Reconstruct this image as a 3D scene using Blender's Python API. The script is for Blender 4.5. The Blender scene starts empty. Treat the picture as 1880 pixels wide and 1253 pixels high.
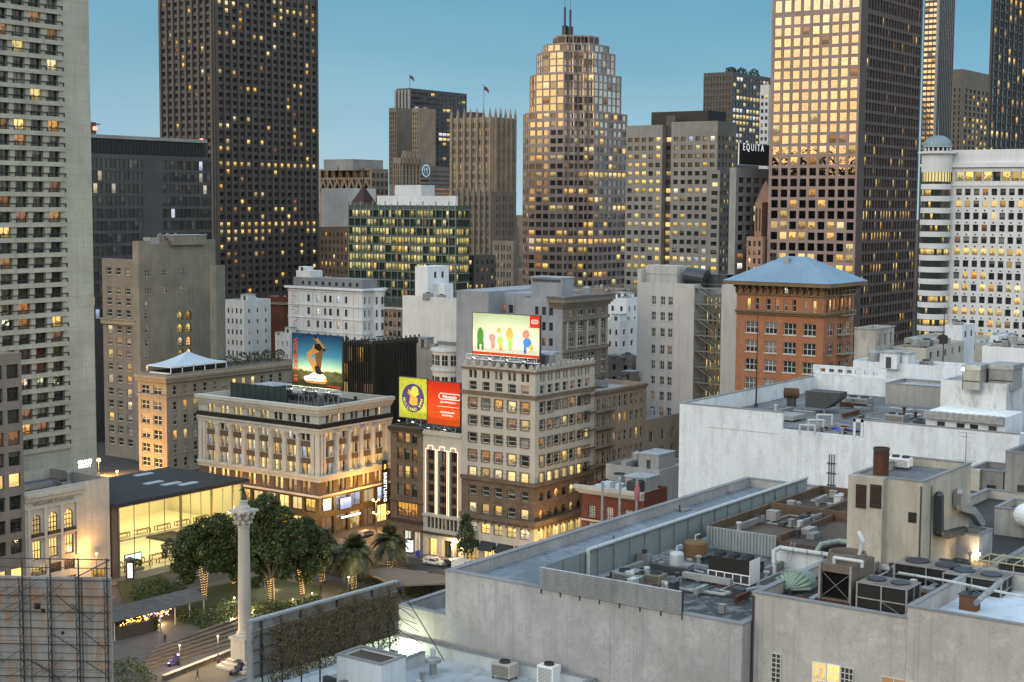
import math, random
F=2800.0; CXP=940.0; CYP=626.5; H=82.0
_a=math.radians(35.7); _p=math.radians(5.14); _r=math.radians(0.35)
def _v(a,b,s=1): return (a[0]+b[0]*s,a[1]+b[1]*s,a[2]+b[2]*s)
def dot(a,b): return a[0]*b[0]+a[1]*b[1]+a[2]*b[2]
FW=(math.cos(_a)*math.cos(_p),math.sin(_a)*math.cos(_p),-math.sin(_p))
_R=(math.sin(_a),-math.cos(_a),0.0)
_U=(_R[1]*FW[2]-_R[2]*FW[1],_R[2]*FW[0]-_R[0]*FW[2],_R[0]*FW[1]-_R[1]*FW[0])
cr,sr=math.cos(_r),math.sin(_r)
RT=tuple(_R[i]*cr+_U[i]*sr for i in range(3))
UP=tuple(_U[i]*cr-_R[i]*sr for i in range(3))
FH=(math.cos(_a),math.sin(_a),0.0)
def ray(u,v):
    x=(u-CXP)/F; y=-(v-CYP)/F
    return tuple(FW[i]+RT[i]*x+UP[i]*y for i in range(3))
def proj(x,y,z):
    d=(x,y,z-H); w=dot(d,FW)
    return (CXP+F*dot(d,RT)/w, CYP-F*dot(d,UP)/w)
def at_z(u,v,z):
    r=ray(u,v); t=(z-H)/r[2]; return (r[0]*t,r[1]*t,z)
def at_d(u,v,d):
    r=ray(u,v); t=d/dot(r,FH); return (r[0]*t,r[1]*t,H+r[2]*t)
def at_x(u,v,x):
    r=ray(u,v); t=x/r[0]; return (x,r[1]*t,H+r[2]*t)
def at_y(u,v,y):
    r=ray(u,v); t=y/r[1]; return (r[0]*t,y,H+r[2]*t)
def zof(x,y,v):
    t=-(v-CYP)/F; p=(x,y,-H)
    return (t*dot(p,FW)-dot(p,UP))/(UP[2]-t*FW[2])
import bpy
from mathutils import Vector, Matrix
rng=random.Random(7)
SC=bpy.context.scene; COL=SC.collection
MATS={}
class NT:
    def __init__(s,t): s.t=t; s.n=t.nodes; s.l=t.links
    def __call__(s,typ,ins=None,**kw):
        nd=s.n.new('ShaderNode'+typ)
        for k,v in kw.items(): setattr(nd,k,v)
        for k,v in (ins or {}).items():
            sock=nd.inputs[k]
            if isinstance(v,bpy.types.NodeSocket): s.l.new(v,sock)
            else: sock.default_value=v
        return nd
    def m(s,op,a,b=0.0,c=None):
        d={0:a,1:b}
        if c is not None: d[2]=c
        return s('Math',d,operation=op).outputs[0]
    def mix(s,f,a,b,mode='MIX'):
        def c(x): return (x[0],x[1],x[2],1) if isinstance(x,tuple) else x
        return s('MixRGB',{0:f,1:c(a),2:c(b)},blend_type=mode).outputs[0]
    def ramp(s,f,pts,interp='LINEAR'):
        nd=s('ValToRGB',{0:f}); cr=nd.color_ramp; cr.interpolation=interp
        while len(cr.elements)<len(pts): cr.elements.new(0.5)
        for e,(p,c) in zip(cr.elements,pts): e.position=p; e.color=(c[0],c[1],c[2],1)
        return nd.outputs[0]
    def noise(s,vec,scale,detail=3,rough=.55): return s('TexNoise',{'Vector':vec,'Scale':scale,'Detail':detail,'Roughness':rough}).outputs[0]
def newmat(name):
    m=bpy.data.materials.new(name); m.use_nodes=True; t=NT(m.node_tree)
    b=t.n['Principled BSDF']; o=t.n['Material Output']; MATS[name]=m
    return m,t,b,o
def c3(c): return (c[0],c[1],c[2],1)
def wall(name,col,rough=.85,var=.22,streak=.25,joint=None,jc=.6,grime=.5,bump=.15,metal=0.0,brick=None,stain=None,flat=False,crack=0.0):
    """weathered wall: blotches, fine grain, vertical streaks, optional panel joints or brick courses"""
    if name in MATS: return MATS[name]
    m,t,b,o=newmat(name)
    co=t('TexCoord').outputs['Object']
    sep=t('SeparateXYZ',{0:co}); h=t.m('ADD',sep.outputs[0],sep.outputs[1])
    n1=t.noise(co,.13,5,.6); n2=t.noise(co,1.6,4,.65); n4=t.noise(co,9,2,.6)
    st=t('Mapping',{0:co,'Scale':(1.1,1.1,.06)}).outputs[0]; n3=t.noise(st,1.0,4,.6)
    c=t.mix(t.ramp(n1,[(.3,(0,0,0)),(.7,(1,1,1))]),tuple(x*(1-var) for x in col),tuple(min(1,x*(1+var*.6)) for x in col))
    c=t.mix(t.m('MULTIPLY',t.ramp(n2,[(.42,(0,0,0)),(.75,(1,1,1))]),var*1.3),c,tuple(x*.55 for x in col))
    c=t.mix(t.m('MULTIPLY',t.ramp(n3,[(.5,(0,0,0)),(.72,(1,1,1))]),streak),c,tuple(x*y for x,y in zip(col,(.42,.4,.36))))
    c=t.mix(t.m('MULTIPLY',t.ramp(n4,[(.35,(0,0,0)),(.7,(1,1,1))]),.13),c,tuple(min(1,x*1.35) for x in col))
    hgt=n4
    if stain:
        n5=t.noise(t('Mapping',{0:co,'Scale':(.6,.6,.25)}).outputs[0],.9,6,.7)
        c=t.mix(t.m('MULTIPLY',t.ramp(n5,[(.5,(0,0,0)),(.6,(1,1,1))]),.6),c,stain)
        n6=t.noise(co,.45,7,.75); c=t.mix(t.m('MULTIPLY',t.ramp(n6,[(.56,(0,0,0)),(.6,(1,1,1))]),.35),c,tuple(x*1.5 for x in stain))
    if crack:
        rg=t.m('ABSOLUTE',t.m('SUBTRACT',t.noise(co,.22,6,.7),.5)); c=t.mix(t.m('MULTIPLY',t.ramp(rg,[(.0,(1,1,1)),(.006,(0,0,0))]),crack),c,tuple(x*.35 for x in col))
        dr=t.noise(t('Mapping',{0:co,'Scale':(2.6,2.6,.035)}).outputs[0],1.0,3,.7); c=t.mix(t.m('MULTIPLY',t.ramp(dr,[(.58,(0,0,0)),(.68,(1,1,1))]),crack),c,tuple(x*.6 for x in col))
    if joint or brick:
        w_,h_=joint or brick
        v=co if flat else t('CombineXYZ',{0:h,1:sep.outputs[2],2:0.0}).outputs[0]
        bt=t('TexBrick',{'Vector':v,'Scale':1.0,'Mortar Size':.012*min(w_,h_)+.01 if joint else .012,'Mortar Smooth':.3,'Brick Width':w_,'Row Height':h_,
             'Color1':(1,1,1,1),'Color2':(.72,.7,.68,1) if brick else (.93,.93,.93,1),'Mortar':(jc,jc,jc,1)})
        bt.offset=.5 if brick else 0.0
        c=t.mix(1.0,c,bt.outputs[0],'MULTIPLY')
    t.l.new(c,b.inputs['Base Color']); b.inputs['Roughness'].default_value=rough; b.inputs['Metallic'].default_value=metal
    b.inputs['Specular IOR Level'].default_value=.3
    if bump:
        bp=t('Bump',{'Strength':bump,'Distance':.05,'Height':hgt}); t.l.new(bp.outputs[0],b.inputs['Normal'])
    return m
def plain(name,col,rough=.6,metal=0.0,spec=.4,var=.25,scale=2.0):
    if name in MATS: return MATS[name]
    m,t,b,o=newmat(name); co=t('TexCoord').outputs['Object']
    n=t.noise(co,scale,4,.6); c=t.mix(n,tuple(x*(1-var) for x in col),tuple(min(1,x*(1+var)) for x in col))
    t.l.new(c,b.inputs['Base Color']); b.inputs['Roughness'].default_value=rough; b.inputs['Metallic'].default_value=metal
    b.inputs['Specular IOR Level'].default_value=spec
    return m
def emit(name,col,st,sample=True,base=(.1,.1,.1)):
    if name in MATS: return MATS[name]
    m,t,b,o=newmat(name); b.inputs['Base Color'].default_value=c3(base)
    b.inputs['Emission Color'].default_value=c3(col); b.inputs['Emission Strength'].default_value=st
    if not sample: m.cycles.emission_sampling='NONE'
    return m
def _rnd(t):
    a=t('Attribute',attribute_name='rnd').outputs['Fac']; r=t('ObjectInfo').outputs['Random']
    return t.m('FRACT',t.m('ADD',a,r))
def glass(name,tints,rough=.06,metal=0.0,spec=.6,blind=.3,bcol=(.16,.155,.14),ior=1.5):
    """unlit window: dark room behind glass; some panes show blinds or curtains"""
    if name in MATS: return MATS[name]
    m,t,b,o=newmat(name); r=_rnd(t); uv=t('UVMap').outputs[0]; sp=t('SeparateXYZ',{0:uv})
    k=len(tints); c=t.ramp(t.m('FRACT',t.m('MULTIPLY',r,7.7)),[(i/max(1,k),tints[i]) for i in range(k)],'CONSTANT')
    vv=t('CombineXYZ',{0:t.m('MULTIPLY',sp.outputs[0],3.0),1:t.m('MULTIPLY',sp.outputs[1],3.0),2:t.m('MULTIPLY',r,60.0)}).outputs[0]
    n=t.noise(vv,1.6,3,.6)
    c=t.mix(t.ramp(n,[(.45,(0,0,0)),(.7,(1,1,1))]),c,t.mix(.5,c,(.09,.09,.075)))
    if blind>0:
        has=t.m('LESS_THAN',t.m('FRACT',t.m('MULTIPLY',r,13.3)),blind)
        lvl=t.m('GREATER_THAN',sp.outputs[1],t.m('FRACT',t.m('MULTIPLY',r,29.1)))
        cur=t.mix(t.m('FRACT',t.m('MULTIPLY',r,41.0)),tuple(x*.35 for x in bcol),bcol)
        c=t.mix(t.m('MULTIPLY',has,lvl),c,cur)
    t.l.new(c,b.inputs['Base Color']); b.inputs['Roughness'].default_value=rough; b.inputs['Metallic'].default_value=metal
    b.inputs['Specular IOR Level'].default_value=spec; b.inputs['IOR'].default_value=ior
    w=t.noise(t('TexCoord').outputs['Object'],.55,2,.5); bp=t('Bump',{'Strength':.06,'Distance':.3,'Height':w}); t.l.new(bp.outputs[0],b.inputs['Normal'])
    return m
def lit(name,cols,st=1.0,dark=(.03,.02,.01),contrast=.8):
    """lit room behind a window: ceiling light above, furniture and people-sized clutter below, blinds"""
    if name in MATS: return MATS[name]
    m,t,b,o=newmat(name); r=_rnd(t); uv=t('UVMap').outputs[0]; sp=t('SeparateXYZ',{0:uv}); U,V=sp.outputs[0],sp.outputs[1]
    k=len(cols); c=t.ramp(t.m('FRACT',t.m('MULTIPLY',r,5.3)),[(i/max(1,k),cols[i]) for i in range(k)],'CONSTANT')
    vv=t('CombineXYZ',{0:t.m('MULTIPLY',U,4.0),1:t.m('MULTIPLY',V,2.6),2:t.m('MULTIPLY',r,60.0)}).outputs[0]
    n=t.noise(vv,1.3,3,.65)
    low=t.m('SUBTRACT',t.m('ADD',n,.17),t.m('MULTIPLY',V,.42))
    clut=t.ramp(low,[(.42,(0,0,0)),(.52,(1,1,1))])
    c2=t.mix(t.m('MULTIPLY',clut,contrast),c,dark)
    has=t.m('LESS_THAN',t.m('FRACT',t.m('MULTIPLY',r,17.9)),.4)
    lvl=t.m('GREATER_THAN',V,t.m('FRACT',t.m('MULTIPLY',r,31.7)))
    c2=t.mix(t.m('MULTIPLY',t.m('MULTIPLY',has,lvl),.8),c2,t.mix(.5,c,(.55,.42,.24)))
    amp=t.m('ADD',.45,t.m('MULTIPLY',t.m('FRACT',t.m('MULTIPLY',r,23.1)),.9))
    em=t.m('MULTIPLY',amp,st)
    b.inputs['Base Color'].default_value=(.03,.03,.03,1); b.inputs['Roughness'].default_value=.15
    t.l.new(c2,b.inputs['Emission Color']); t.l.new(em,b.inputs['Emission Strength'])
    m.cycles.emission_sampling='NONE'
    return m
class MB:
    def __init__(s): s.v=[];s.f=[];s.mi=[];s.uv=[];s.rn=[];s.sm=[];s.useuv=False
    def face(s,pts,mi=0,uv=None,rn=0.0,sm=False):
        k=len(s.v); s.v.extend(pts); s.f.append(tuple(range(k,k+len(pts)))); s.mi.append(mi); s.uv.append(uv); s.rn.append(rn); s.sm.append(sm)
        if uv: s.useuv=True
    def box(s,x0,y0,z0,x1,y1,z1,mi=0,bot=True):
        if x0>x1:x0,x1=x1,x0
        if y0>y1:y0,y1=y1,y0
        if z0>z1:z0,z1=z1,z0
        A,B,C,D=(x0,y0,z0),(x1,y0,z0),(x1,y1,z0),(x0,y1,z0); E,F_,G,H_=(x0,y0,z1),(x1,y0,z1),(x1,y1,z1),(x0,y1,z1)
        s.face([A,B,F_,E],mi);s.face([B,C,G,F_],mi);s.face([C,D,H_,G],mi);s.face([D,A,E,H_],mi);s.face([E,F_,G,H_],mi)
        if bot: s.face([D,C,B,A],mi)
    def obox(s,o,u,n,a0,a1,w0,w1,z0,z1,mi=0):
        """box in a frame: o origin (x,y), u along, n outward"""
        def P(a,w,z): return (o[0]+u[0]*a+n[0]*w,o[1]+u[1]*a+n[1]*w,z)
        c=[P(a0,w0,z0),P(a1,w0,z0),P(a1,w1,z0),P(a0,w1,z0),P(a0,w0,z1),P(a1,w0,z1),P(a1,w1,z1),P(a0,w1,z1)]
        for q in ((0,1,5,4),(1,2,6,5),(2,3,7,6),(3,0,4,7),(4,5,6,7),(3,2,1,0)): s.face([c[i] for i in q],mi)
    def prism(s,poly,z0,z1,mi=0,mt=None,bot=False):
        n=len(poly)
        for i in range(n):
            a,b=poly[i],poly[(i+1)%n]; s.face([(a[0],a[1],z0),(b[0],b[1],z0),(b[0],b[1],z1),(a[0],a[1],z1)],mi)
        s.face([(p[0],p[1],z1) for p in poly],mi if mt is None else mt)
        if bot: s.face([(p[0],p[1],z0) for p in poly[::-1]],mi)
    def tube(s,p,q,r,n=8,r2=None,mi=0,cap=True,sm=True):
        p,q=Vector(p),Vector(q); d=(q-p); 
        if d.length<1e-6: return
        d.normalize(); a=d.orthogonal().normalized(); b=d.cross(a); r2=r if r2 is None else r2
        R1=[tuple(p+(a*math.cos(2*math.pi*i/n)+b*math.sin(2*math.pi*i/n))*r) for i in range(n)]
        R2=[tuple(q+(a*math.cos(2*math.pi*i/n)+b*math.sin(2*math.pi*i/n))*r2) for i in range(n)]
        for i in range(n): s.face([R1[i],R1[(i+1)%n],R2[(i+1)%n],R2[i]],mi,sm=sm)
        if cap: s.face(R1[::-1],mi); s.face(R2,mi)
    def path(s,pts,r,n=8,mi=0):
        for a,b in zip(pts,pts[1:]): s.tube(a,b,r,n,mi=mi)
        for p in pts[1:-1]: s.ball(p,r*1.02,6,4,mi)
    def lathe(s,c,prof,n=16,mi=0,sm=True):
        for (r0,z0),(r1,z1) in zip(prof,prof[1:]):
            for i in range(n):
                a,b=2*math.pi*i/n,2*math.pi*(i+1)/n
                P=[(c[0]+r0*math.cos(a),c[1]+r0*math.sin(a),c[2]+z0),(c[0]+r0*math.cos(b),c[1]+r0*math.sin(b),c[2]+z0),(c[0]+r1*math.cos(b),c[1]+r1*math.sin(b),c[2]+z1),(c[0]+r1*math.cos(a),c[1]+r1*math.sin(a),c[2]+z1)]
                if r0<1e-5: P=P[1:]
                elif r1<1e-5: P=P[:3]
                s.face(P,mi,sm=sm)
    def ball(s,c,r,n=10,m=6,mi=0,sx=1,sy=1,sz=1):
        for j in range(m):
            t0,t1=math.pi*j/m-math.pi/2,math.pi*(j+1)/m-math.pi/2
            for i in range(n):
                a,b=2*math.pi*i/n,2*math.pi*(i+1)/n
                P=[(c[0]+sx*r*math.cos(t)*math.cos(x),c[1]+sy*r*math.cos(t)*math.sin(x),c[2]+sz*r*math.sin(t)) for t,x in ((t0,a),(t0,b),(t1,b),(t1,a))]
                if j==0: P=[P[0],P[2],P[3]]
                elif j==m-1: P=P[:3]
                s.face(P,mi,sm=True)
    def mesh(s,name,mats,off=(0,0,0)):
        me=bpy.data.meshes.new(name)
        if off!=(0,0,0): vs=[(a-off[0],b-off[1],c-off[2]) for a,b,c in s.v]
        else: vs=s.v
        me.from_pydata(vs,[],s.f)
        for m in (mats if isinstance(mats,(list,tuple)) else [mats]): me.materials.append(m)
        me.polygons.foreach_set('material_index',s.mi); me.polygons.foreach_set('use_smooth',s.sm)
        if s.useuv:
            ul=me.uv_layers.new(name='UVMap'); fl=[]
            for f,uv in zip(s.f,s.uv):
                if uv:
                    for q in uv: fl.extend(q)
                else: fl.extend([0.0,0.0]*len(f))
            ul.data.foreach_set('uv',fl)
            at=me.attributes.new('rnd','FLOAT','FACE'); at.data.foreach_set('value',s.rn)
        me.update(); return me
    def build(s,name,mats,parent=None,loc=None,label=None):
        """geometry is in world coordinates; the object is placed at its parent's origin"""
        if not s.f: return None
        o0=loc if loc is not None else ((0,0,0) if parent is None else WORLD[parent.name])
        o=bpy.data.objects.new(name,s.mesh(name,mats,tuple(o0))); COL.objects.link(o)
        if parent is None: o.location=o0
        else:
            pw=WORLD[parent.name]; o.parent=parent; o.location=(o0[0]-pw[0],o0[1]-pw[1],o0[2]-pw[2])
        WORLD[o.name]=tuple(o0)
        if label: o['label']=label
        return o
WORLD={}
def thing(name,label,cat,loc,group=None):
    o=bpy.data.objects.new(name,None); COL.objects.link(o); o.location=loc; o.empty_display_size=.5; WORLD[o.name]=tuple(loc)
    return tag(o,label,cat,group)
def tag(o,label,cat,group=None):
    o['label']=label; o['category']=cat
    if group: o['group']=group
    return o
def struct(o,kind='structure'): o['kind']=kind; return o
def copytree(src,loc,label=None,rotz=0):
    def cp(o,par):
        c=o.copy(); COL.objects.link(c)
        if par: c.parent=par
        for ch in o.children: cp(ch,c)
        return c
    c=cp(src,None); c.location=loc; c.rotation_euler=(0,0,rotz); WORLD[c.name]=tuple(loc)
    if label: c['label']=label
    return c
def textmesh(txt,size,mat_,origin,u,n,parent,name='lettering',extrude=.03,align='CENTER',vertical=False,bold=.0,spacing=1.0,up=(0,0,1)):
    """writing on a face: u along, n outward; origin = world centre of the line"""
    cu=bpy.data.curves.new('t','FONT'); cu.body=txt; cu.size=size; cu.extrude=extrude; cu.offset=bold; cu.space_character=spacing
    cu.align_x=align; cu.align_y='CENTER'; cu.resolution_u=2
    tmp=bpy.data.objects.new('t',cu); COL.objects.link(tmp); dg=bpy.context.evaluated_depsgraph_get()
    me=bpy.data.meshes.new_from_object(tmp.evaluated_get(dg)); bpy.data.objects.remove(tmp); bpy.data.curves.remove(cu)
    U=Vector(u); Nn=Vector(n); V=Vector(up)
    if vertical: U,V=-V,U
    M=Matrix((U,V,Nn)).transposed()
    for vt in me.vertices: vt.co=M@vt.co
    me.materials.clear(); me.materials.append(mat_)
    o=bpy.data.objects.new(name,me); COL.objects.link(o)
    if parent: o.parent=parent; pw=WORLD[parent.name]; o.location=(origin[0]-pw[0],origin[1]-pw[1],origin[2]-pw[2])
    else: o.location=origin
    WORLD[o.name]=tuple(origin)
    return o
SKYS=1.0; SUNE=.35; EXPO=.2
# ---------- window glass and lit rooms ----------
DK=[(.012,.014,.014),(.02,.022,.02),(.03,.027,.022),(.012,.018,.02),(.035,.038,.034)]
G_DARK=glass('dark_glass',DK,blind=.35)
G_SHADE=glass('shaded_glass',DK,blind=.6,bcol=(.3,.29,.26))
G_GREEN=glass('green_glass',[(.008,.02,.018),(.012,.025,.02),(.02,.03,.025)],blind=.15,spec=.8)
G_GOLD=glass('mirror_glass',[(.62,.6,.58),(.55,.53,.5),(.68,.66,.62),(.6,.58,.55)],metal=1.0,rough=.03,blind=0)
G_SEMI=glass('coated_glass',[(.3,.3,.3),(.22,.22,.23),(.36,.35,.34),(.14,.14,.15)],metal=.85,rough=.06,blind=.1,bcol=(.3,.28,.25))
G_BLACK=glass('black_glass',[(.015,.017,.022),(.03,.03,.034),(.045,.043,.045)],blind=.35,bcol=(.12,.115,.11),spec=.5,rough=.15)  # tints lightened to stand in for haze on far towers
YW=[(.95,.55,.12),(.95,.63,.17),(.95,.7,.26),(.9,.42,.07),(.95,.76,.4)]
L_WARM=lit('lit_room',YW,1.0)
L_GREEN=lit('lit_green_office',[(.72,.66,.2),(.5,.5,.16),(.85,.72,.25),(.35,.38,.14)],.85,contrast=.9)
L_OFF=lit('lit_office',[(.95,.66,.16),(.95,.7,.22),(.9,.76,.36),(.92,.58,.12)],.92,contrast=.8)
L_DIM=lit('dim_room',[(1,.42,.1),(1,.5,.2),(.9,.45,.25)],.32)
L_WHITE=lit('cool_lit_room',[(.9,.86,.7),(.6,.72,1),(.95,.8,.5)],.9,contrast=.6)
L_BRIGHT=lit('bright_room',[(1,.68,.2),(1,.72,.25)],1.15,contrast=.35)
GL={'dark':G_DARK,'shade':G_SHADE,'green':G_GREEN,'gold':G_GOLD,'semi':G_SEMI,'black':G_BLACK,'warm':L_WARM,'off':L_OFF,'dim':L_DIM,'white':L_WHITE,'bright':L_BRIGHT,'grn':L_GREEN}
FR_D=plain('dark_frame',(.02,.02,.02),.5); FR_W=plain('white_frame',(.5,.5,.46),.5); FR_B=plain('bronze_frame',(.07,.05,.035),.4,.3)
ROOF_G=wall('grey_roofing',(.17,.175,.18),.9,var=.4,streak=0,stain=(.07,.07,.07),joint=(9,1.1),jc=.7,flat=True)
ROOF_L=wall('pale_roofing',(.36,.385,.41),.9,var=.35,streak=0,stain=(.17,.17,.17),joint=(7,1.1),jc=.75,flat=True)
ROOF_D=wall('dark_roofing',(.05,.048,.045),.9,var=.4,streak=0)
METAL=plain('galvanised_metal',(.3,.305,.3),.5,.45,var=.45); METAL_D=plain('dark_steel',(.06,.065,.07),.5,.5); WHITEP=plain('white_paint',(.72,.73,.72),.5,var=.1)
RUST=plain('rusty_metal',(.075,.032,.02),.8,.2,var=.5); BLACK=plain('black_paint',(.012,.012,.012),.5); PIPE=plain('pipe_paint',(.42,.44,.44),.5,.1,var=.35)
def winmesh(key,u,n,w,h,glm,fr,nx,ny,ft,dp,arch=False,sill=None,rn=0.0):
    mb=MB()
    def P(a,o,z): return (u[0]*a+n[0]*o,u[1]*a+n[1]*o,z)
    if arch:
        r=w/2; hz=h-r; pts=[(0,0),(w,0)]+[(r+r*math.cos(math.pi*i/8),hz+r*math.sin(math.pi*i/8)) for i in range(9)]
        mb.face([P(a,-dp,z) for a,z in pts],0,[(a/w,z/h) for a,z in pts],rn)
        for i in range(8):
            a0,a1=math.pi*i/8,math.pi*(i+1)/8
            o_=[(r+(r)*math.cos(a0),hz+r*math.sin(a0)),(r+r*math.cos(a1),hz+r*math.sin(a1))]
            i_=[(r+(r-ft)*math.cos(a1),hz+(r-ft)*math.sin(a1)),(r+(r-ft)*math.cos(a0),hz+(r-ft)*math.sin(a0))]
            mb.face([P(a,-dp+.05,z) for a,z in o_+i_],1)
    else:
        mb.face([P(0,-dp,0),P(w,-dp,0),P(w,-dp,h),P(0,-dp,h)],0,[(0,0),(1,0),(1,1),(0,1)],rn)
    if fr:
        t=ft; o=(0,0); e=-dp+.004; f=-dp+.07; hh=h-(w/2 if arch else 0)
        mb.obox(o,u,n,0,t,e,f,0,hh,1); mb.obox(o,u,n,w-t,w,e,f,0,hh,1); mb.obox(o,u,n,t,w-t,e,f,0,t,1)
        if not arch: mb.obox(o,u,n,t,w-t,e,f,h-t,h,1)
        for i in range(1,nx): x=w*i/nx; mb.obox(o,u,n,x-t/2,x+t/2,e,f-.01,t,h-t,1)
        for j in range(1,ny): z=(h if not arch else hh*1.0)*j/ny; mb.obox(o,u,n,t,w-t,e,f-.02,z-t/2,z+t/2,1)
        if arch: mb.obox(o,u,n,t,w-t,e,f-.02,hh-t/2,hh+t/2,1)
    if sill: mb.obox((0,0),u,n,-.12,w+.12,.003,sill,-.18,-.004,2)
    return mb
class Facade:
    """one face of a building: o=(x,y) left end, u along, n outward, W width. cols/rows = openings."""
    def __init__(s,o,u,n,W): s.o,s.u,s.n,s.W=o,u,n,W
    def P(s,a,w,z): return (s.o[0]+s.u[0]*a+s.n[0]*w,s.o[1]+s.u[1]*a+s.n[1]*w,z)
    def wallgrid(s,mb,z0,z1,cols,rows,dp,mi=0,skip=None,arch=False):
        cols=sorted(cols); rows=sorted(rows)
        def q(a0,a1,b0,b1):
            if a1-a0>1e-4 and b1-b0>1e-4: mb.face([s.P(a0,0,b0),s.P(a1,0,b0),s.P(a1,0,b1),s.P(a0,0,b1)],mi)
        x=0.0
        for (a,b) in cols:
            q(x,a,z0,z1); z=z0
            for j,(c,d) in enumerate(rows):
                q(a,b,z,c); z=d
                if not arch:
                    mb.face([s.P(a,0,c),s.P(a,-dp,c),s.P(a,-dp,d),s.P(a,0,d)],mi); mb.face([s.P(b,-dp,c),s.P(b,0,c),s.P(b,0,d),s.P(b,-dp,d)],mi)
                    mb.face([s.P(a,0,c),s.P(b,0,c),s.P(b,-dp,c),s.P(a,-dp,c)],mi); mb.face([s.P(a,-dp,d),s.P(b,-dp,d),s.P(b,0,d),s.P(a,0,d)],mi)
                else:
                    w=b-a; r=w/2; hz=d-r; K=8; m_=a+r
                    arc=[(m_+r*math.cos(math.pi*i/K),hz+r*math.sin(math.pi*i/K)) for i in range(K+1)]
                    mb.face([s.P(p,0,t) for p,t in [(b,d)]+arc[:K//2+1][::-1]][::-1],mi); mb.face([s.P(p,0,t) for p,t in [(a,d)]+arc[K//2:][::-1]][::-1],mi)
                    for p1,p2 in zip(arc,arc[1:]): mb.face([s.P(p1[0],0,p1[1]),s.P(p2[0],0,p2[1]),s.P(p2[0],-dp,p2[1]),s.P(p1[0],-dp,p1[1])],mi)
                    mb.face([s.P(a,0,c),s.P(a,-dp,c),s.P(a,-dp,hz),s.P(a,0,hz)],mi); mb.face([s.P(b,-dp,c),s.P(b,0,c),s.P(b,0,hz),s.P(b,-dp,hz)],mi)
                    mb.face([s.P(a,0,c),s.P(b,0,c),s.P(b,-dp,c),s.P(a,-dp,c)],mi)
            q(a,b,z,z1); x=b
        q(x,s.W,z0,z1)
def spread(W,n,wf,m0=0.0,m1=None,pair=0.0):
    """n openings over the width; wf=opening fraction of the bay; pair=gap fraction splitting it in two"""
    m1=m0 if m1 is None else m1; L=W-(m0+m1)*W; b=L/n; out=[]
    for i in range(n):
        a=m0*W+b*i+b*(1-wf)/2; e=a+b*wf
        if pair: g=b*pair/2; c=(a+e)/2; out+= [(a,c-g),(c+g,e)]
        else: out.append((a,e))
    return out
def rowsof(za,zb,n,hf,s=.5):
    h=(zb-za)/n; return [(za+h*i+h*(1-hf)*s,za+h*i+h*(1-hf)*s+h*hf) for i in range(n)]
def inframe(p):
    d=(p[0],p[1],p[2]-H)
    if dot(d,FW)<1: return False
    u,v=proj(*p); return -20<u<1900 and -20<v<1273
def picker(dark='dark',p=.15,kinds=('warm',),rows={},dimp=.03,seed=1,cells=None,alt=None,altp=0):
    """which openings are lit: base chance p, per-row chances (row index from the top), explicit cells"""
    r=random.Random(seed); runs={}
    def f(i,j,nr):
        k=nr-1-j
        if cells and (i,k) in cells: return cells[(i,k)]
        pp=rows.get(k,p)
        if (k not in runs): runs[k]=False
        on = r.random()<(pp if not runs[k] else min(.95,pp*1.6)); runs[k]=on
        if on: return r.choice(kinds)
        if r.random()<dimp: return 'dim'
        if alt and r.random()<altp: return alt
        return dark
    return f
def putwindows(root,fac,cols,rows,dp,pick,fr=None,nx=1,ny=1,ft=.08,arch=False,sill=None,sillm=None,budget=None,stuff=None,rseed=0,name='window'):
    """each opening gets a window of its own; past the budget they go into one shared mesh"""
    cache={}; nr=len(rows); pw=WORLD[root.name]; r=random.Random(rseed+int(abs(fac.o[0]*3+fac.o[1])))
    jobs=[]
    for j,(c,d) in enumerate(rows):
        for i,(a,b) in enumerate(cols):
            st=pick(i,j,nr); p=fac.P((a+b)/2,0,(c+d)/2); jobs.append((st,a,b,c,d,p))
    for st,a,b,c,d,p in jobs:
        vis=inframe(p)
        if vis and budget[0]>0:
            budget[0]-=1; key=(st,round(b-a,2),round(d-c,2))
            if key not in cache:
                mb=winmesh(key,fac.u,fac.n,b-a,d-c,None,fr,nx,ny,ft,dp,arch,sill)
                cache[key]=mb.mesh(name,[GL[st],fr or FR_D,sillm or METAL])
            o=bpy.data.objects.new(name,cache[key]); COL.objects.link(o); o.parent=root; q=fac.P(a,0,c)
            o.location=(q[0]-pw[0],q[1]-pw[1],q[2]-pw[2]); WORLD[o.name]=q
        elif vis or fr is None:
            k=STK.setdefault(st,len(STK)); 
            stuff.face([fac.P(a,-dp,c),fac.P(b,-dp,c),fac.P(b,-dp,d),fac.P(a,-dp,d)],k,[(0,0),(1,0),(1,1),(0,1)],r.random())
            if fr and nx>1:
                for q in range(1,nx): x=a+(b-a)*q/nx; stuff.obox(fac.o,fac.u,fac.n,x-ft/2,x+ft/2,-dp+.004,-dp+.05,c,d,len(GL))
        else:
            k=STK.setdefault(st,len(STK)); stuff.face([fac.P(a,-dp,c),fac.P(b,-dp,c),fac.P(b,-dp,d),fac.P(a,-dp,d)],k,[(0,0),(1,0),(1,1),(0,1)],r.random())
STK={k:i for i,k in enumerate(GL)}
STM=[GL[k] for k in GL]+[FR_D]
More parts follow.
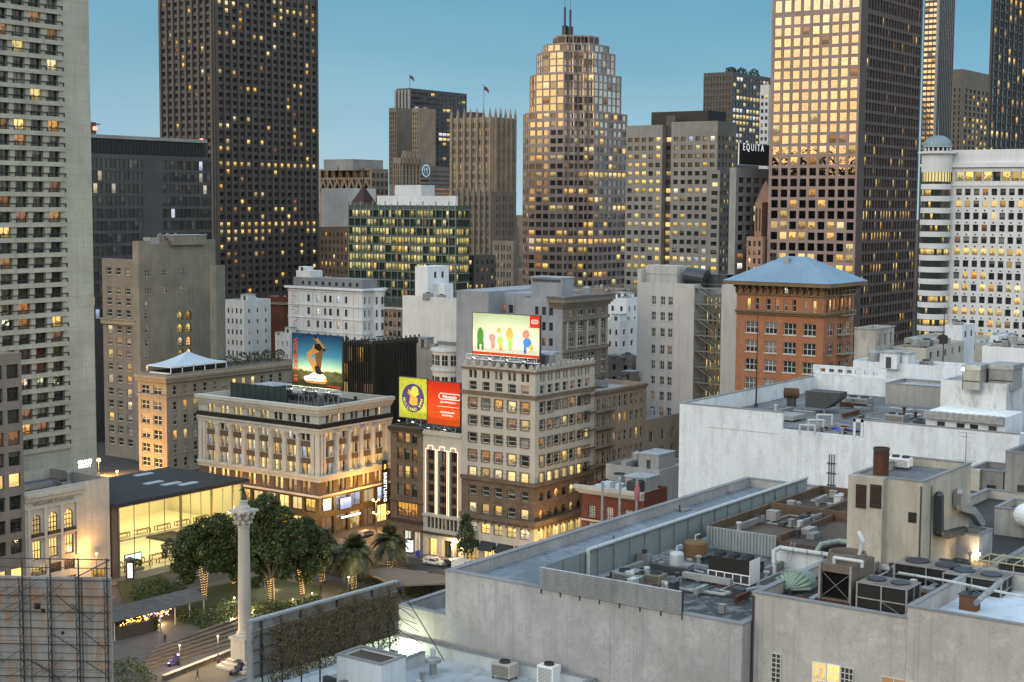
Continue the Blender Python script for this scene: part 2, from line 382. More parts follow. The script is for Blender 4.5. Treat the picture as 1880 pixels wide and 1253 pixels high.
class B:
    """a rectangular building aligned with the street grid, its near corner at (x0,y0)"""
    def __init__(s,name,label,corner,x1,y1,h,wm,cat='building',roof=None,par=1.0,parw=.35,base=0.0,group=None,budget=100,topm=None):
        s.x0,s.y0=corner; s.x1,s.y1,s.h=x1,y1,h; s.wm=wm; s.base=base
        s.root=thing(name,label,cat,(s.x0,s.y0,base),group); s.wb=MB(); s.stuff=MB(); s.budget=[budget]; s.par=par; s.roofm=roof or ROOF_G; s.parw=parw; s.done=set(); s.tr={}
        s.mats=[wm]; s.sides={}
        s.FW_=Facade((s.x0,s.y1),(0,-1),(-1,0),s.y1-s.y0); s.FS_=Facade((s.x0,s.y0),(1,0),(0,-1),s.x1-s.x0)
    def fac(s,side): return s.FW_ if side=='W' else s.FS_
    def z(s,v): return zof(s.x0,s.y0,v)
    def grid(s,side,n,rows,wf=.6,hf=.6,m0=.03,m1=None,dp=.3,pick=None,fr=None,nx=1,ny=1,ft=.09,pair=0,z0=None,z1=None,arch=False,sill=None,sillm=None,s_=.5,mi=0,cols=None):
        """rows=(zbottom,ztop,count) blocks or explicit [(a,b)]"""
        f=s.fac(side); cols=cols or spread(f.W,n,wf,m0,m1,pair)
        if isinstance(rows,tuple): rows=rowsof(rows[0],rows[1],rows[2],hf,s_)
        lo=z0 if z0 is not None else s.base; hi=z1 if z1 is not None else s.h
        f.wallgrid(s.wb,lo,hi,cols,rows,dp,mi,arch=arch); s.sides.setdefault(side,[]).append((lo,hi))
        putwindows(s.root,f,cols,rows,dp,pick or picker(),fr,nx,ny,ft,arch,sill,sillm,s.budget,s.stuff)
        return cols,rows
    def blank(s,side,z0,z1,mi=0):
        f=s.fac(side); s.wb.face([f.P(0,0,z0),f.P(f.W,0,z0),f.P(f.W,0,z1),f.P(0,0,z1)],mi); s.sides.setdefault(side,[]).append((z0,z1))
    def mat(s,m): s.mats.append(m); return len(s.mats)-1
    def ring(s,za,zb,out,m,name='cornice',sides='WS',inn=.003,ends=0.0):
        mb=MB(); f=s.FW_; g=s.FS_
        if 'W' in sides: mb.obox(f.o,f.u,f.n,-out*ends,f.W+(out if 'S' in sides else 0),inn,out,za,zb)
        if 'S' in sides: mb.obox(g.o,g.u,g.n,inn if 'W' in sides else 0,g.W+out*ends,inn,out,za,zb)
        return mb.build(name,m,s.root)
    def finish(s,rooftop=True):
        x0,y0,x1,y1,h=s.x0,s.y0,s.x1,s.y1,s.h
        for side in 'WS':
            spans=sorted(s.sides.get(side,[])); z=s.base; f=s.fac(side)
            for a,b in spans+[(h,h)]:
                if a-z>1e-3: s.wb.face([f.P(0,0,z),f.P(f.W,0,z),f.P(f.W,0,a),f.P(0,0,a)],0)
                z=max(z,b)
        w=s.wb; bz=s.base
        w.face([(x1,y0,bz),(x1,y1,bz),(x1,y1,h),(x1,y0,h)],0); w.face([(x1,y1,bz),(x0,y1,bz),(x0,y1,h),(x1,y1,h)],0)
        p=s.parw; rz=h-s.par
        if s.par>0:
            w.face([(x0,y0,h),(x1,y0,h),(x1-p,y0+p,h),(x0+p,y0+p,h)]);w.face([(x1,y0,h),(x1,y1,h),(x1-p,y1-p,h),(x1-p,y0+p,h)])
            w.face([(x1,y1,h),(x0,y1,h),(x0+p,y1-p,h),(x1-p,y1-p,h)]);w.face([(x0,y1,h),(x0,y0,h),(x0+p,y0+p,h),(x0+p,y1-p,h)])
            A=[(x0+p,y0+p),(x1-p,y0+p),(x1-p,y1-p),(x0+p,y1-p)]
            for i in range(4):
                a,b=A[i],A[(i+1)%4]; w.face([(a[0],a[1],h),(b[0],b[1],h),(b[0],b[1],rz),(a[0],a[1],rz)])
        else: p=0
        w.build('wall',s.mats,s.root)
        r=MB(); r.face([(x0+p,y0+p,rz),(x1-p,y0+p,rz),(x1-p,y1-p,rz),(x0+p,y1-p,rz)]); r.build('roof',s.roofm,s.root)
        if s.stuff.f: o=s.stuff.build('windows_beyond',STM,s.root); o.name='window'; o['kind']='stuff'
        return s.root
    def unit(s,kind,fx,fy,sx,sy,sz,m=None,name=None,seed=0,z=None):
        """fixed rooftop equipment at fractional position on the roof"""
        cx=s.x0+(s.x1-s.x0)*fx; cy=s.y0+(s.y1-s.y0)*fy; rz=(s.h-s.par if z is None else z)+.004
        mb=MB()
        if kind=='house':
            mb.box(cx-sx/2,cy-sy/2,rz,cx+sx/2,cy+sy/2,rz+sz,0); mb.box(cx-sx/2-.15,cy-sy/2-.15,rz+sz+.002,cx+sx/2+.15,cy+sy/2+.15,rz+sz+.25,1)
            mb.box(cx-sx/2-.02,cy-.5,rz+.1,cx-sx/2+.1,cy+.5,rz+2.1,2)
            mb.build(name or 'stair_house',[m or s.wm,ROOF_L,METAL_D],s.root)
        elif kind=='ac':
            mb.box(cx-sx/2,cy-sy/2,rz+.3,cx+sx/2,cy+sy/2,rz+sz,0)
            for i in range(2):
                for j in range(2): mb.box(cx-sx/2+.1+(sx-.4)*i,cy-sy/2+.1+(sy-.4)*j,rz,cx-sx/2+.3+(sx-.4)*i,cy-sy/2+.3+(sy-.4)*j,rz+.3,1)
            mb.lathe((cx,cy,rz+sz),[(min(sx,sy)*.4,0),(min(sx,sy)*.4,.25),(min(sx,sy)*.34,.25),(min(sx,sy)*.34,.05),(0.0,.05)],12,1)
            for i in range(5): mb.box(cx-sx/2-.03,cy-sy/2+.1,rz+.4+i*(sz-.5)/5,cx-sx/2-.001,cy+sy/2-.1,rz+.45+i*(sz-.5)/5,1)
            mb.build(name or 'air_handler',[m or METAL,METAL_D],s.root)
        elif kind=='vent':
            mb.lathe((cx,cy,rz),[(sx/2,0),(sx/2,sz*.7),(sx*.8,sz*.7),(sx*.8,sz*.85),(0.0,sz)],10); mb.build(name or 'roof_vent',m or METAL,s.root)
        elif kind=='tank':
            for a in range(4): mb.tube((cx+sx*.35*math.cos(a*1.57+.78),cy+sx*.35*math.sin(a*1.57+.78),rz),(cx+sx*.35*math.cos(a*1.57+.78),cy+sx*.35*math.sin(a*1.57+.78),rz+sz*.35),.1,6)
            mb.lathe((cx,cy,rz+sz*.35),[(0.0,0),(sx/2,0),(sx/2,sz*.5),(0.0,sz*.65)],14); mb.build(name or 'water_tank',m or METAL,s.root)
        elif kind=='duct':
            mb.box(cx-sx/2,cy-sy/2,rz+.35,cx+sx/2,cy+sy/2,rz+.35+sz); k=max(2,int(max(sx,sy)/2))
            for i in range(k):
                t=(i+.5)/k
                if sx>sy: mb.box(cx-sx/2+sx*t-.06,cy-sy/2-.05,rz,cx-sx/2+sx*t+.06,cy+sy/2+.05,rz+.4+sz)
                else: mb.box(cx-sx/2-.05,cy-sy/2+sy*t-.06,rz,cx+sx/2+.05,cy-sy/2+sy*t+.06,rz+.4+sz)
            mb.build(name or 'duct',m or METAL,s.root)
    def scatter(s,seed,n,big=1.0,fx=(.1,.9),fy=(.1,.9)):
        r=random.Random(seed)
        for i in range(n):
            k=r.choice(['ac','ac','vent','duct','house','vent','tank'] if n>4 else ['ac','vent','duct','house'])
            a,b=r.uniform(*fx),r.uniform(*fy); q=big
            if k=='ac': s.unit('ac',a,b,r.uniform(1.5,3)*q,r.uniform(1.5,2.6)*q,r.uniform(1.2,2.2)*q)
            elif k=='vent': s.unit('vent',a,b,.6*q,.6,r.uniform(1,2)*q,m=r.choice([METAL,PIPE,METAL_D]))
            elif k=='duct': s.unit('duct',a,b,*(r.choice([(r.uniform(3,7)*q,.8*q),(.8*q,r.uniform(3,7)*q)])),.7*q)
            elif k=='tank': s.unit('tank',a,b,2.2*q,2.2*q,3.4*q,m=r.choice([METAL,ROOF_D]))
            else: s.unit('house',a,b,r.uniform(2.5,4.5)*q,r.uniform(2.5,4)*q,r.uniform(2.2,3.2)*q)
def spec(uc,d,v,ul=None,ur=None,dy=25,dx=25,x0=None):
    """near corner from the photo: pixel (uc,v) at distance d (or on the plane x=x0); far ends from pixels ul / ur"""
    c=at_d(uc,v,d) if x0 is None else at_x(uc,v,x0)
    y1=at_x(ul,v,c[0])[1] if ul is not None else c[1]+dy
    x1=at_y(ur,v,c[1])[0] if ur is not None else c[0]+dx
    return (c[0],c[1]),x1,y1,c[2]
# ---------- wall materials ----------
W_HY=wall('pale_concrete',(.38,.375,.32),joint=(40,2.75),jc=.7,streak=.35)
W_TAUPE=wall('taupe_concrete',(.17,.145,.12),streak=.3)
W_LIME=wall('limestone',(.4,.37,.32),joint=(1.6,.8),jc=.85)
W_GREY=wall('grey_render',(.27,.27,.26),streak=.4)
W_TAN=wall('tan_masonry',(.2,.175,.145),joint=(1.2,.5),jc=.8,streak=.35)
W_WHITE=wall('white_render',(.56,.57,.57),var=.15,streak=.3)
W_WHITE2=wall('white_stucco',(.62,.64,.66),var=.12,streak=.25)
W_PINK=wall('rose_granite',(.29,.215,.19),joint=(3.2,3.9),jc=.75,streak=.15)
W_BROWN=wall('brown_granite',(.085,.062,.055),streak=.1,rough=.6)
W_BLACKT=wall('dark_tower_stone',(.085,.075,.07),streak=.1,rough=.55)  # tone lifted slightly in place of distance haze
W_SLATE=wall('slate_cladding',(.075,.073,.076),streak=.15,rough=.5,joint=(3,1.2),jc=.6)
W_GOTH=wall('buff_terracotta',(.27,.215,.165),streak=.4,var=.25)
W_MG=wall('grey_precast',(.24,.23,.215),joint=(4,4),jc=.8,streak=.2)
W_BRICK=wall('orange_brick',(.37,.165,.085),brick=(.42,.15),jc=.8,streak=.25,bump=.2)
W_DBRICK=wall('dark_red_brick',(.13,.045,.03),brick=(.42,.15),jc=.9,streak=.3)
W_STONE=wall('rusticated_stone',(.15,.115,.085),brick=(1.3,.55),jc=.35,streak=.5,bump=.6)
W_CREAM=wall('cream_masonry',(.42,.4,.35),joint=(2.5,1.2),jc=.9,streak=.3)
W_OLD=wall('stained_brick',(.14,.105,.08),brick=(.6,.25),jc=.8,streak=.5)
W_GLS=plain('curtain_wall_frame',(.07,.095,.08),.4,.3)
W_MULL=plain('pale_mullion',(.22,.25,.23),.5,.2)
def colpx(f,v,lst):
    out=[]
    for ua,ub in lst:
        pa=at_x(ua,v,f.o[0]) if f.n[0]<0 else at_y(ua,v,f.o[1]); pb=at_x(ub,v,f.o[0]) if f.n[0]<0 else at_y(ub,v,f.o[1])
        out.append(tuple((p[0]-f.o[0])*f.u[0]+(p[1]-f.o[1])*f.u[1] for p in (pa,pb)))
    return out
def zpx(f,u,v):
    p=at_x(u,v,f.o[0]) if f.n[0]<0 else at_y(u,v,f.o[1]); return p[2]
def rowpx(f,u,lst): return sorted((zpx(f,u,b),zpx(f,u,a)) for a,b in lst)
def mk(name,label,uc,d,v,ul=None,ur=None,wm=None,x0=None,h=None,**k):
    s=spec(uc,d,v,ul,ur,k.pop('dy',25),k.pop('dx',25),x0)
    return B(name,label,s[0],s[1],s[2],h or s[3],wm,**k)
# ---------- hotel tower with balconies, left edge ----------
c=at_d(178,850,350); yh=c[1]; xe=c[0]; xw=at_y(-70,400,yh)[0]
b=B('hotel_tower','pale concrete hotel tower with rows of balcony windows and a blank end strip',(xw,yh),xe,yh+24,210,W_HY,roof=ROOF_G)
f=b.FS_; za,zb=zpx(f,120,820),zpx(f,120,25); fh=(zb-za)/29
cols=colpx(f,400,[(30-31*k,52-31*k) for k in range(1,4)][::-1]+[(30,52),(61,82),(92.5,112.5)]); cols=[c for c in cols if c[0]>.5]
rows=[(za+fh*k+.16*fh,za+fh*(k+1)-.12*fh) for k in range(0,33)]
pk=picker('dark',.13,('warm','dim','dim','warm'),dimp=.07,seed=5,cells={(5,24):'warm'},alt='shade',altp=.3)
b.grid('S',0,rows,cols=cols,dp=.9,pick=pk,fr=FR_D,nx=2,ny=1,ft=.12,z1=210)
e=cols[-1][1]+(cols[-1][1]-cols[-1][0])*.4
for k in range(0,34):
    mb=MB(); z=za+fh*k; mb.obox(f.o,f.u,f.n,.3,e,.003,.45,z-.14*fh,z+.14*fh); mb.build('balcony_slab',W_HY,b.root)
    mb=MB()
    for (a,c_) in cols: mb.obox(f.o,f.u,f.n,a,c_+1.3,.25,.33,z+.36*fh,z+.42*fh); mb.obox(f.o,f.u,f.n,c_+1.2,c_+1.26,.003,.33,z+.15*fh,z+.42*fh)
    mb.build('balcony_rail',BLACK,b.root)
pA=at_y(157,853,yh)
SIGNW=emit('lit_white_letters',(1,.95,.85),2.2,sample=False)
for t,v in (('GRAND',848),('HYATT',856)):
    p=at_y(156,v,yh-.05); textmesh(t,1.15,SIGNW,p,(1,0,0),(0,-1,0),b.root,'sign_lettering',bold=.03)
b.finish()
# thin brown building beside it
b=mk('apartment_house','narrow brown building squeezed between the concrete hotel tower and the old grey hotel',176,520,578,165,192,W_TAN)
b.grid('S',2,(b.z(845),b.z(590),9),.45,.6,dp=.3,pick=picker('dark',.25,('warm',),seed=3)); b.finish()
# ---------- dark office block behind ----------
c=at_d(385,262,560); yo=c[1]; xl=at_y(150,255,yo)[0]
b=B('office_block','low wide dark office building with banded glass and red lights on its roof',(xl,yo),at_y(388,290,yo)[0],yo+35,zpx(Facade((0,yo),(1,0),(0,-1),1),386,290),W_SLATE,roof=ROOF_D)
z0=b.z(590); rows=rowsof(z0,b.h-1,13,.74); f=b.FS_
c1=[(f.W*.01+i*f.W*.0335*1.0,f.W*.01+i*f.W*.0335+f.W*.031) for i in range(13)]; c2=[(f.W*.60+i*f.W*.033,f.W*.60+i*f.W*.033+f.W*.0305) for i in range(12)]
b.grid('S',0,rows,cols=c1+c2,dp=.25,pick=picker('black',.02,('white',),dimp=.0,seed=9,cells={(0,1):'white',(3,1):'white',(6,2):'white'}),z1=b.h)
mb=MB(); hh=zpx(f,375,262); mb.box(b.x0+2,b.y0+4,b.h,at_y(378,270,b.y0+4)[0],b.y1-2,hh); mb.box(b.x0+1.5,b.y0+3.5,hh+.003,at_y(379,270,b.y0+4)[0],b.y1-1.5,hh+1.2,1)
for i in range(40):
    x=b.x0+3+i*1.6
    if x<at_y(376,270,b.y0+4)[0]: mb.box(x,b.y0+3.8,b.h+.1,x+.15,b.y0+3.997,hh-.1,2)
mb.build('penthouse',[BLACK,W_GREY,METAL_D],b.root)
RED=emit('red_beacon',(1,.05,.03),14,sample=False)
for u_,v_ in ((370,258),(174,236)):
    p=at_y(u_,v_,b.y0+5); mb=MB(); mb.ball(p,.7,8,6,0); mb.tube((p[0],p[1],hh+1.2),p,.12,6,mi=1); mb.build('warning_light',[RED,METAL_D],b.root)
p=at_y(168,243,b.y0+8); mb=MB(); mb.box(p[0]-3,p[1],hh+1.2,p[0]+2,p[1]+3,hh+5.5,0); mb.box(p[0]+2,p[1],hh+4.8,p[0]+4,p[1]+3,hh+5.1,0); mb.build('lift_house',METAL_D,b.root)
b.finish()
# ---------- giant dark tower ----------
s=spec(392,720,0,290,584)
b=B('skyscraper','tallest dark stone skyscraper with scattered lit windows, upper left, its top out of sight',s[0],s[1],s[2],250,W_BLACKT,roof=ROOF_D)
zt=b.z(-60); zb_=b.z(545)
f=b.FW_; rows=rowsof(zb_,b.z(-20),40,.55)
lr={30:.5,31:.45,29:.35,32:.3,2:.2,1:.25,22:.5}
b.grid('W',8,rows,wf=.6,m0=.04,dp=.7,pick=picker('black',.1,('warm','off'),dimp=.04,rows=lr,seed=12),z1=250)
cols=spread(b.FS_.W,15,.66,.02)
b.grid('S',0,rows,cols=cols,dp=.8,pick=picker('black',.11,('warm','off','warm'),dimp=.04,rows=lr,seed=17),z1=250)
for i in range(16):
    mb=MB(); a=b.FS_.W*(.02+.96*i/15.0); mb.obox(b.FS_.o,b.FS_.u,b.FS_.n,a-.6,a+.6,.003,.7,0,249); mb.build('pier',W_BLACKT,b.root)
for i in range(9):
    mb=MB(); a=b.FW_.W*(.04+.92*i/8.0); mb.obox(b.FW_.o,b.FW_.u,b.FW_.n,a-.6,a+.6,.003,.7,0,249); mb.build('pier',W_BLACKT,b.root)
b.finish()
# ---------- truss-topped building + white blank block ----------
s=spec(682,860,310,586,713)
b=B('office_block','brown office building with diagonal roof trusses seen behind the blank white block',s[0],s[1],s[2],s[3],W_GOTH,roof=ROOF_G)
zA,zB=b.z(330),b.z(310); f=b.FW_
b.grid('W',0,[(b.z(326),b.z(313)),(b.z(351),b.z(330))],cols=spread(f.W,7,.85,.02),dp=1.5,pick=lambda i,j,n:'black',z1=b.h)
for i in range(7):
    mb=MB(); a0=f.W*(.02+.96*i/7); a1=a0+f.W*.96/7; m_=(a0+a1)/2
    for p,q in ((a0,m_),(m_,a1)):
        top,bot=(b.z(351),b.z(330)) if p==a0 else (b.z(330),b.z(351))
        mb.tube(f.P(p,.3,top),f.P(q,.3,bot),.7,4,sm=False)
    mb.build('truss',W_GOTH,b.root)
b.grid('S',0,rowsof(b.z(420),b.z(315),7,.6),cols=spread(b.FS_.W,4,.75),dp=.5,pick=lambda i,j,n:'black')
b.unit('house',.5,.5,26,22,6,m=W_GREY,name='penthouse'); b.finish()
b=mk('blank_block','plain windowless white block in front of the truss-topped office building',649,800,346,590,690,W_WHITE,roof=ROOF_L); b.finish()
b=mk('old_hotel','old brown masonry building with scattered lit windows below the windowless white block',640,740,418,586,700,W_OLD)
b.grid('W',7,(b.z(520),b.z(425),7),.4,.55,pick=picker('black',.25,('warm',),seed=2)); b.finish()
# ---------- pyramid-roofed dark little tower ----------
b=mk('pyramid_roof_tower','small dark building whose pointed pyramid roof rises above the lit glass offices',668,700,372,645,690,W_OLD,par=0)
mb=MB(); ap=((b.x0+b.x1)/2,(b.y0+b.y1)/2,b.z(340)); P=[(b.x0,b.y0,b.h),(b.x1,b.y0,b.h),(b.x1,b.y1,b.h),(b.x0,b.y1,b.h)]
for i in range(4): mb.face([P[i],P[(i+1)%4],ap])
mb.tube((ap[0],ap[1],ap[2]-1),(ap[0],ap[1],ap[2]+8),.25,6); mb.build('pyramid_roof',wall('dark_slate',(.05,.03,.028)),b.root); b.finish()
# ---------- striped dark tower with flagpole ----------
s=spec(752,980,162,728,857)
b=B('skyscraper','dark striped tower with a flagpole on top, standing behind the gothic tower',s[0],s[1],s[2],s[3],W_SLATE,roof=ROOF_D)
b.grid('W',4,(b.z(330),b.z(170),18),.75,.8,dp=.4,pick=lambda i,j,n:'black')
b.grid('S',14,(b.z(330),b.z(166),18),.96,.6,m0=.02,dp=.3,pick=picker('black',.05,('white','off'),rows={8:.6,9:.4,3:.25,10:.35},dimp=0,seed=4)); 
for i in range(5):
    mb=MB(); a=b.FW_.W*i/4; mb.obox(b.FW_.o,b.FW_.u,b.FW_.n,a-.7,a+.7,.003,1.2,0,b.h-1); mb.build('pier',W_GREY,b.root)
b.finish()
s2=spec(728,960,198,714,760); b2=B('tower_annex','slim ribbed wing on the left flank of the striped tower with the flagpole',s2[0],s2[1],s2[2],s2[3],W_TAUPE)
b2.grid('W',4,(b2.z(340),b2.z(205),16),.5,.8,dp=.5,pick=lambda i,j,n:'black'); b2.finish()
s2=spec(768,940,198,757,800); b2=B('tower_annex','pale narrow shaft standing against the face of the striped tower',s2[0],s2[1],s2[2],s2[3],W_GOTH)
b2.grid('W',3,(b2.z(330),b2.z(205),14),.5,.8,dp=.5,pick=lambda i,j,n:'black'); b2.finish()
s2=spec(868,1000,206,857,886); b2=B('tower_annex','dark lower wing on the right flank of the striped tower',s2[0],s2[1],s2[2],s2[3],W_SLATE); b2.finish()
def flagpole(p,ztop,label,flag=True,r=.18,fs=1.0,sw=False):
    t=thing('flagpole',label,'flagpole',p,'flagpoles'); mb=MB(); mb.tube(p,(p[0],p[1],ztop),r,8,r*.5); mb.ball((p[0],p[1],ztop+r),r*1.3,8,6); mb.build('pole',METAL,t)
    if flag:
        mb=MB(); 
        for i in range(8):
            def q(k,zz): return (p[0]+.35*k*fs*.84,p[1]-.35*k*fs*.54+.12*fs*math.sin(k*1.1),zz-.07*k*k*fs*.4)
            mb.face([q(i,ztop-.2*fs-1.9*fs),q(i+1,ztop-.2*fs-1.9*fs),q(i+1,ztop-.2*fs),q(i,ztop-.2*fs)],sm=True)
        mb.build('flag',plain('flag_cloth',(.12,.06,.08),.8),t)
p=at_d(752,163,990); flagpole((p[0],p[1],b.h),zof(p[0],p[1],138),'tall flagpole with a small flag on the striped dark tower',fs=1.1,r=.3)
# deco tower piece and its lit circular sign
b=mk('deco_tower','ribbed art deco tower top with stepped crown, left of the lit circular sign',738,850,290,722,772,W_GOTH,par=0)
b.grid('W',4,(b.z(345),b.z(300),4),.45,.9,dp=.6,pick=lambda i,j,n:'black'); b.grid('S',5,(b.z(345),b.z(300),4),.45,.9,dp=.6,pick=lambda i,j,n:'black')
mb=MB(); 
for i in range(6): mb.box(b.x0+i*3.1,b.y0-.6,b.h-4,b.x0+i*3.1+.9,b.y0+.5,b.h+2.2)
mb.box(b.x0+5,b.y0+4,b.h,b.x1-5,b.y1-4,b.h+4); mb.build('crown',W_GOTH,b.root); b.finish()
b=mk('office_block','brown banded office building carrying the lit circular sign',790,900,306,765,835,W_TAUPE)
b.grid('W',1,(b.z(360),b.z(312),6),.9,.5,dp=.4,pick=lambda i,j,n:'black'); b.grid('S',1,(b.z(360),b.z(312),6),.96,.5,m0=.01,dp=.4,pick=picker('black',.3,('dim',)))
p=at_y(782,314,b.y0-.8); mb=MB()
def disc(mb,c,u,n,R,r,mi,k=40,th=.15,up=(0,0,1)):
    def P(a,q,w): return tuple(c[i]+u[i]*q*math.cos(a)+up[i]*q*math.sin(a)+n[i]*w for i in range(3))
    for i in range(k):
        a,bb=2*math.pi*i/k,2*math.pi*(i+1)/k
        mb.face([P(a,r,th),P(a,R,th),P(bb,R,th),P(bb,r,th)] if r>0 else [P(a,R,th),P(bb,R,th),P(0,0,th)],mi)
        mb.face([P(a,R,0),P(bb,R,0),P(bb,R,th),P(a,R,th)],mi)
disc(mb,(0,0,0),(1,0,0),(0,-1,0),3.6,3.0,0); mb.v=[(x+p[0],y+p[1],z+p[2]) for x,y,z in mb.v]
mb.build('circular_sign',emit('blue_lit_sign',(.3,.6,.8),.8,sample=False),b.root)
textmesh('15',4.2,MATS['blue_lit_sign'],p,(1,0,0),(0,-1,0),b.root,'sign_lettering'); b.finish()
# ---------- gothic tower ----------
s=spec(905,690,215,826,948)
b=B('gothic_tower','buff terracotta gothic tower with pinnacled roofline, between the striped tower and the stepped tower',s[0],s[1],s[2],s[3],W_GOTH,par=2)
rw=rowsof(b.z(520),b.z(222),19,.6)
b.grid('W',6,rw,.55,pair=.16,m0=.05,dp=.6,pick=picker('black',.14,('off','warm'),rows={5:.5,8:.4,7:.3},seed=21)); b.grid('S',4,rw,.5,pair=.2,m0=.08,dp=.6,pick=picker('black',.12,('off','warm'),seed=22))
for f in (b.FW_,b.FS_):
    n=6 if f is b.FW_ else 4
    for i in range(n+1):
        mb=MB(); a=f.W*((.05 if n==6 else .08)+(.9 if n==6 else .84)*i/n); mb.obox(f.o,f.u,f.n,a-.55,a+.55,.003,.9,0,b.h+1.2)
        q=f.P(a,.45,0); mb.lathe((q[0],q[1],b.h+1.2),[(.75,0),(.5,1.3),(0.0,3.4)],4,sm=False); mb.build('buttress',W_GOTH,b.root)
b.finish()
p=at_d(888,210,700); flagpole((p[0],p[1],b.h-2),zof(p[0],p[1],158),'flagpole standing on the gothic tower roof',fs=.9,r=.28)
s=spec(905,675,352,838,948)
b=B('gothic_wing','lower dark gothic wing with pinnacles in front of the gothic tower',s[0],s[1],s[2],s[3],W_TAUPE,par=1)
rw=rowsof(b.z(530),b.z(358),11,.6)
b.grid('W',6,rw,.5,pair=.16,m0=.05,dp=.6,pick=picker('black',.2,('off','warm'),seed=31)); b.grid('S',3,rw,.5,pair=.2,m0=.08,dp=.6,pick=picker('black',.2,('warm',),seed=32))
for i in range(7):
    f=b.FW_; mb=MB(); a=f.W*(.05+.9*i/6); mb.obox(f.o,f.u,f.n,a-.5,a+.5,.003,.8,0,b.h+1); q=f.P(a,.4,0); mb.lathe((q[0],q[1],b.h+1),[(.7,0),(0.0,2.6)],4,sm=False); mb.build('buttress',W_TAUPE,b.root)
b.finish()
b=mk('gothic_wing','small tan building with arched top windows at the foot of the stepped round tower',943,640,443,904,952,W_TAN)
b.grid('W',3,rowsof(b.z(530),b.z(448),5,.6),.6,pair=.2,m0=.08,dp=.5,pick=picker('black',.2,('warm','dim'),seed=8),arch=False); b.finish()
b=mk('old_hotel','dark wall with few lit windows between the lit glass offices and the gothic wing',870,560,470,845,910,W_BLACKT)
b.grid('W',2,(b.z(535),b.z(475),4),.4,.5,pick=picker('black',.3,('warm',))); b.grid('S',4,(b.z(535),b.z(475),4),.4,.5,pick=picker('black',.3,('warm',))); b.finish()
# ---------- lit glass office building ----------
s=spec(838,545,378,640,862)
b=B('glass_office','glass office building with wide bands of lit floors below the gothic tower',s[0],s[1],s[2],s[3],W_GLS,roof=ROOF_L,par=.6)
f=b.FW_; n=10; za_,zb_=b.z(553),b.z(386); rw=rowsof(za_,zb_,n,.72,.6)
lr={0:.4,1:.3,2:.45,3:.6,4:.4,5:.55,6:.55,7:.2,8:.15,9:.1}
b.grid('W',34,rw,.9,m0=.005,dp=.25,pick=picker('green',.45,('grn','off','grn'),rows=lr,dimp=.05,seed=41),z1=b.h); b.grid('S',7,rw,.9,dp=.25,pick=picker('green',.4,('grn','off'),rows=lr,seed=42),z1=b.h)
for i in range(0,35):
    if i%2: continue
    mb=MB(); a=f.W*(.005+.99*i/34); mb.obox(f.o,f.u,f.n,a-.07,a+.07,.003,.45,b.z(560),b.h+(1.5 if i%4==0 else .4)); mb.build('fin',W_MULL,b.root)
for z_ in [za_+(zb_-za_)/n*k for k in range(n+1)]: b.ring(z_-.1,z_+.1,.3,W_MULL,'floor_edge')
mb=MB(); mb.box(b.x0+6,b.y0+4,b.h,b.x1-3,b.y1-10,b.h+3.5); mb.build('roof_storey',W_WHITE,b.root)
mb=MB(); mb.box(b.x0+7,at_x(773,350,b.x0+7)[1],b.h+3.503,b.x0+15,at_x(725,350,b.x0+7)[1],zof(b.x0+7,b.y0+20,340)); mb.build('penthouse',W_WHITE,b.root)
mb=MB()
for u_ in (706,775,838):
    q=at_x(u_,372,b.x0+5.9)
    mb.box(q[0]-.25,q[1]-.3,b.h+1.5,q[0]-.01,q[1]+.3,b.h+1.9)
mb.build('roof_lamp',emit('rooftop_lamp',(1,.85,.5),12,sample=False),b.root)
b.finish()
# ---------- stepped tower with serrated corners ----------
def serr(x0,y0,x1,y1,st,n):
    """plan with stair-stepped corners; returns list of edges with their outward normal"""
    P=[]
    def corner(cx,cy,sx,sy,order):
        pts=[]
        for i in range(n,0,-1):
            pts.append((cx+sx*st*(n-i),cy+sy*st*i)); pts.append((cx+sx*st*(n-i+1),cy+sy*st*i))
        pts.append((cx+sx*st*n,cy))
        return pts if order else pts[::-1]
    P+=corner(x0,y0,1,1,True)+corner(x1,y0,-1,1,False)+corner(x1,y1,-1,-1,True)+corner(x0,y1,1,-1,False)
    return P
def serrtower(root,x0,y0,x1,y1,st,n,z0,z1,rows,wm,dp,pick,budget,stuff,pier=True,bay=4.3,wf=.72):
    P=serr(x0,y0,x1,y1,st,n); wb=MB()
    for i in range(len(P)):
        a,b_=P[i],P[(i+1)%len(P)]; L=math.dist(a,b_)
        if L<.05: continue
        u=((b_[0]-a[0])/L,(b_[1]-a[1])/L); nn=(u[1],-u[0]); f=Facade(a,u,nn,L)
        if nn[0]<-.5 or nn[1]<-.5:
            k=max(1,round(L/bay)); f.wallgrid(wb,z0,z1,spread(L,k,wf,.02),rows,dp)
            putwindows(root,f,spread(L,k,wf,.02),rows,dp,pick,budget=budget,stuff=stuff)
        else: wb.face([(a[0],a[1],z0),(b_[0],b_[1],z0),(b_[0],b_[1],z1),(a[0],a[1],z1)])
    wb.face([(p[0],p[1],z1) for p in P]); wb.build('wall',wm,root)
s=spec(1070,720,205,938,1172); (x0,y0),x1,y1,h=s
t=thing('stepped_tower','rose granite tower with stepped crown and two masts, its upper glass catching the sunset',  'skyscraper',(x0,y0,0)); bud=[100]; stf=MB()
zf=lambda v: zof(x0,y0,v)
n=26; base=rowsof(zf(205)-4.0*(n),zf(205),n,.62); lr={0:.6,5:.35,8:.45,12:.35,15:.3,16:.45}
n=22; base=rowsof(zf(545),zf(203),n,.6)
pkb=picker('semi',.12,('off','warm'),rows={0:.4,4:.35,7:.45,11:.35,14:.35,15:.4,16:.3},dimp=.03,seed=51,alt='dark',altp=.25)
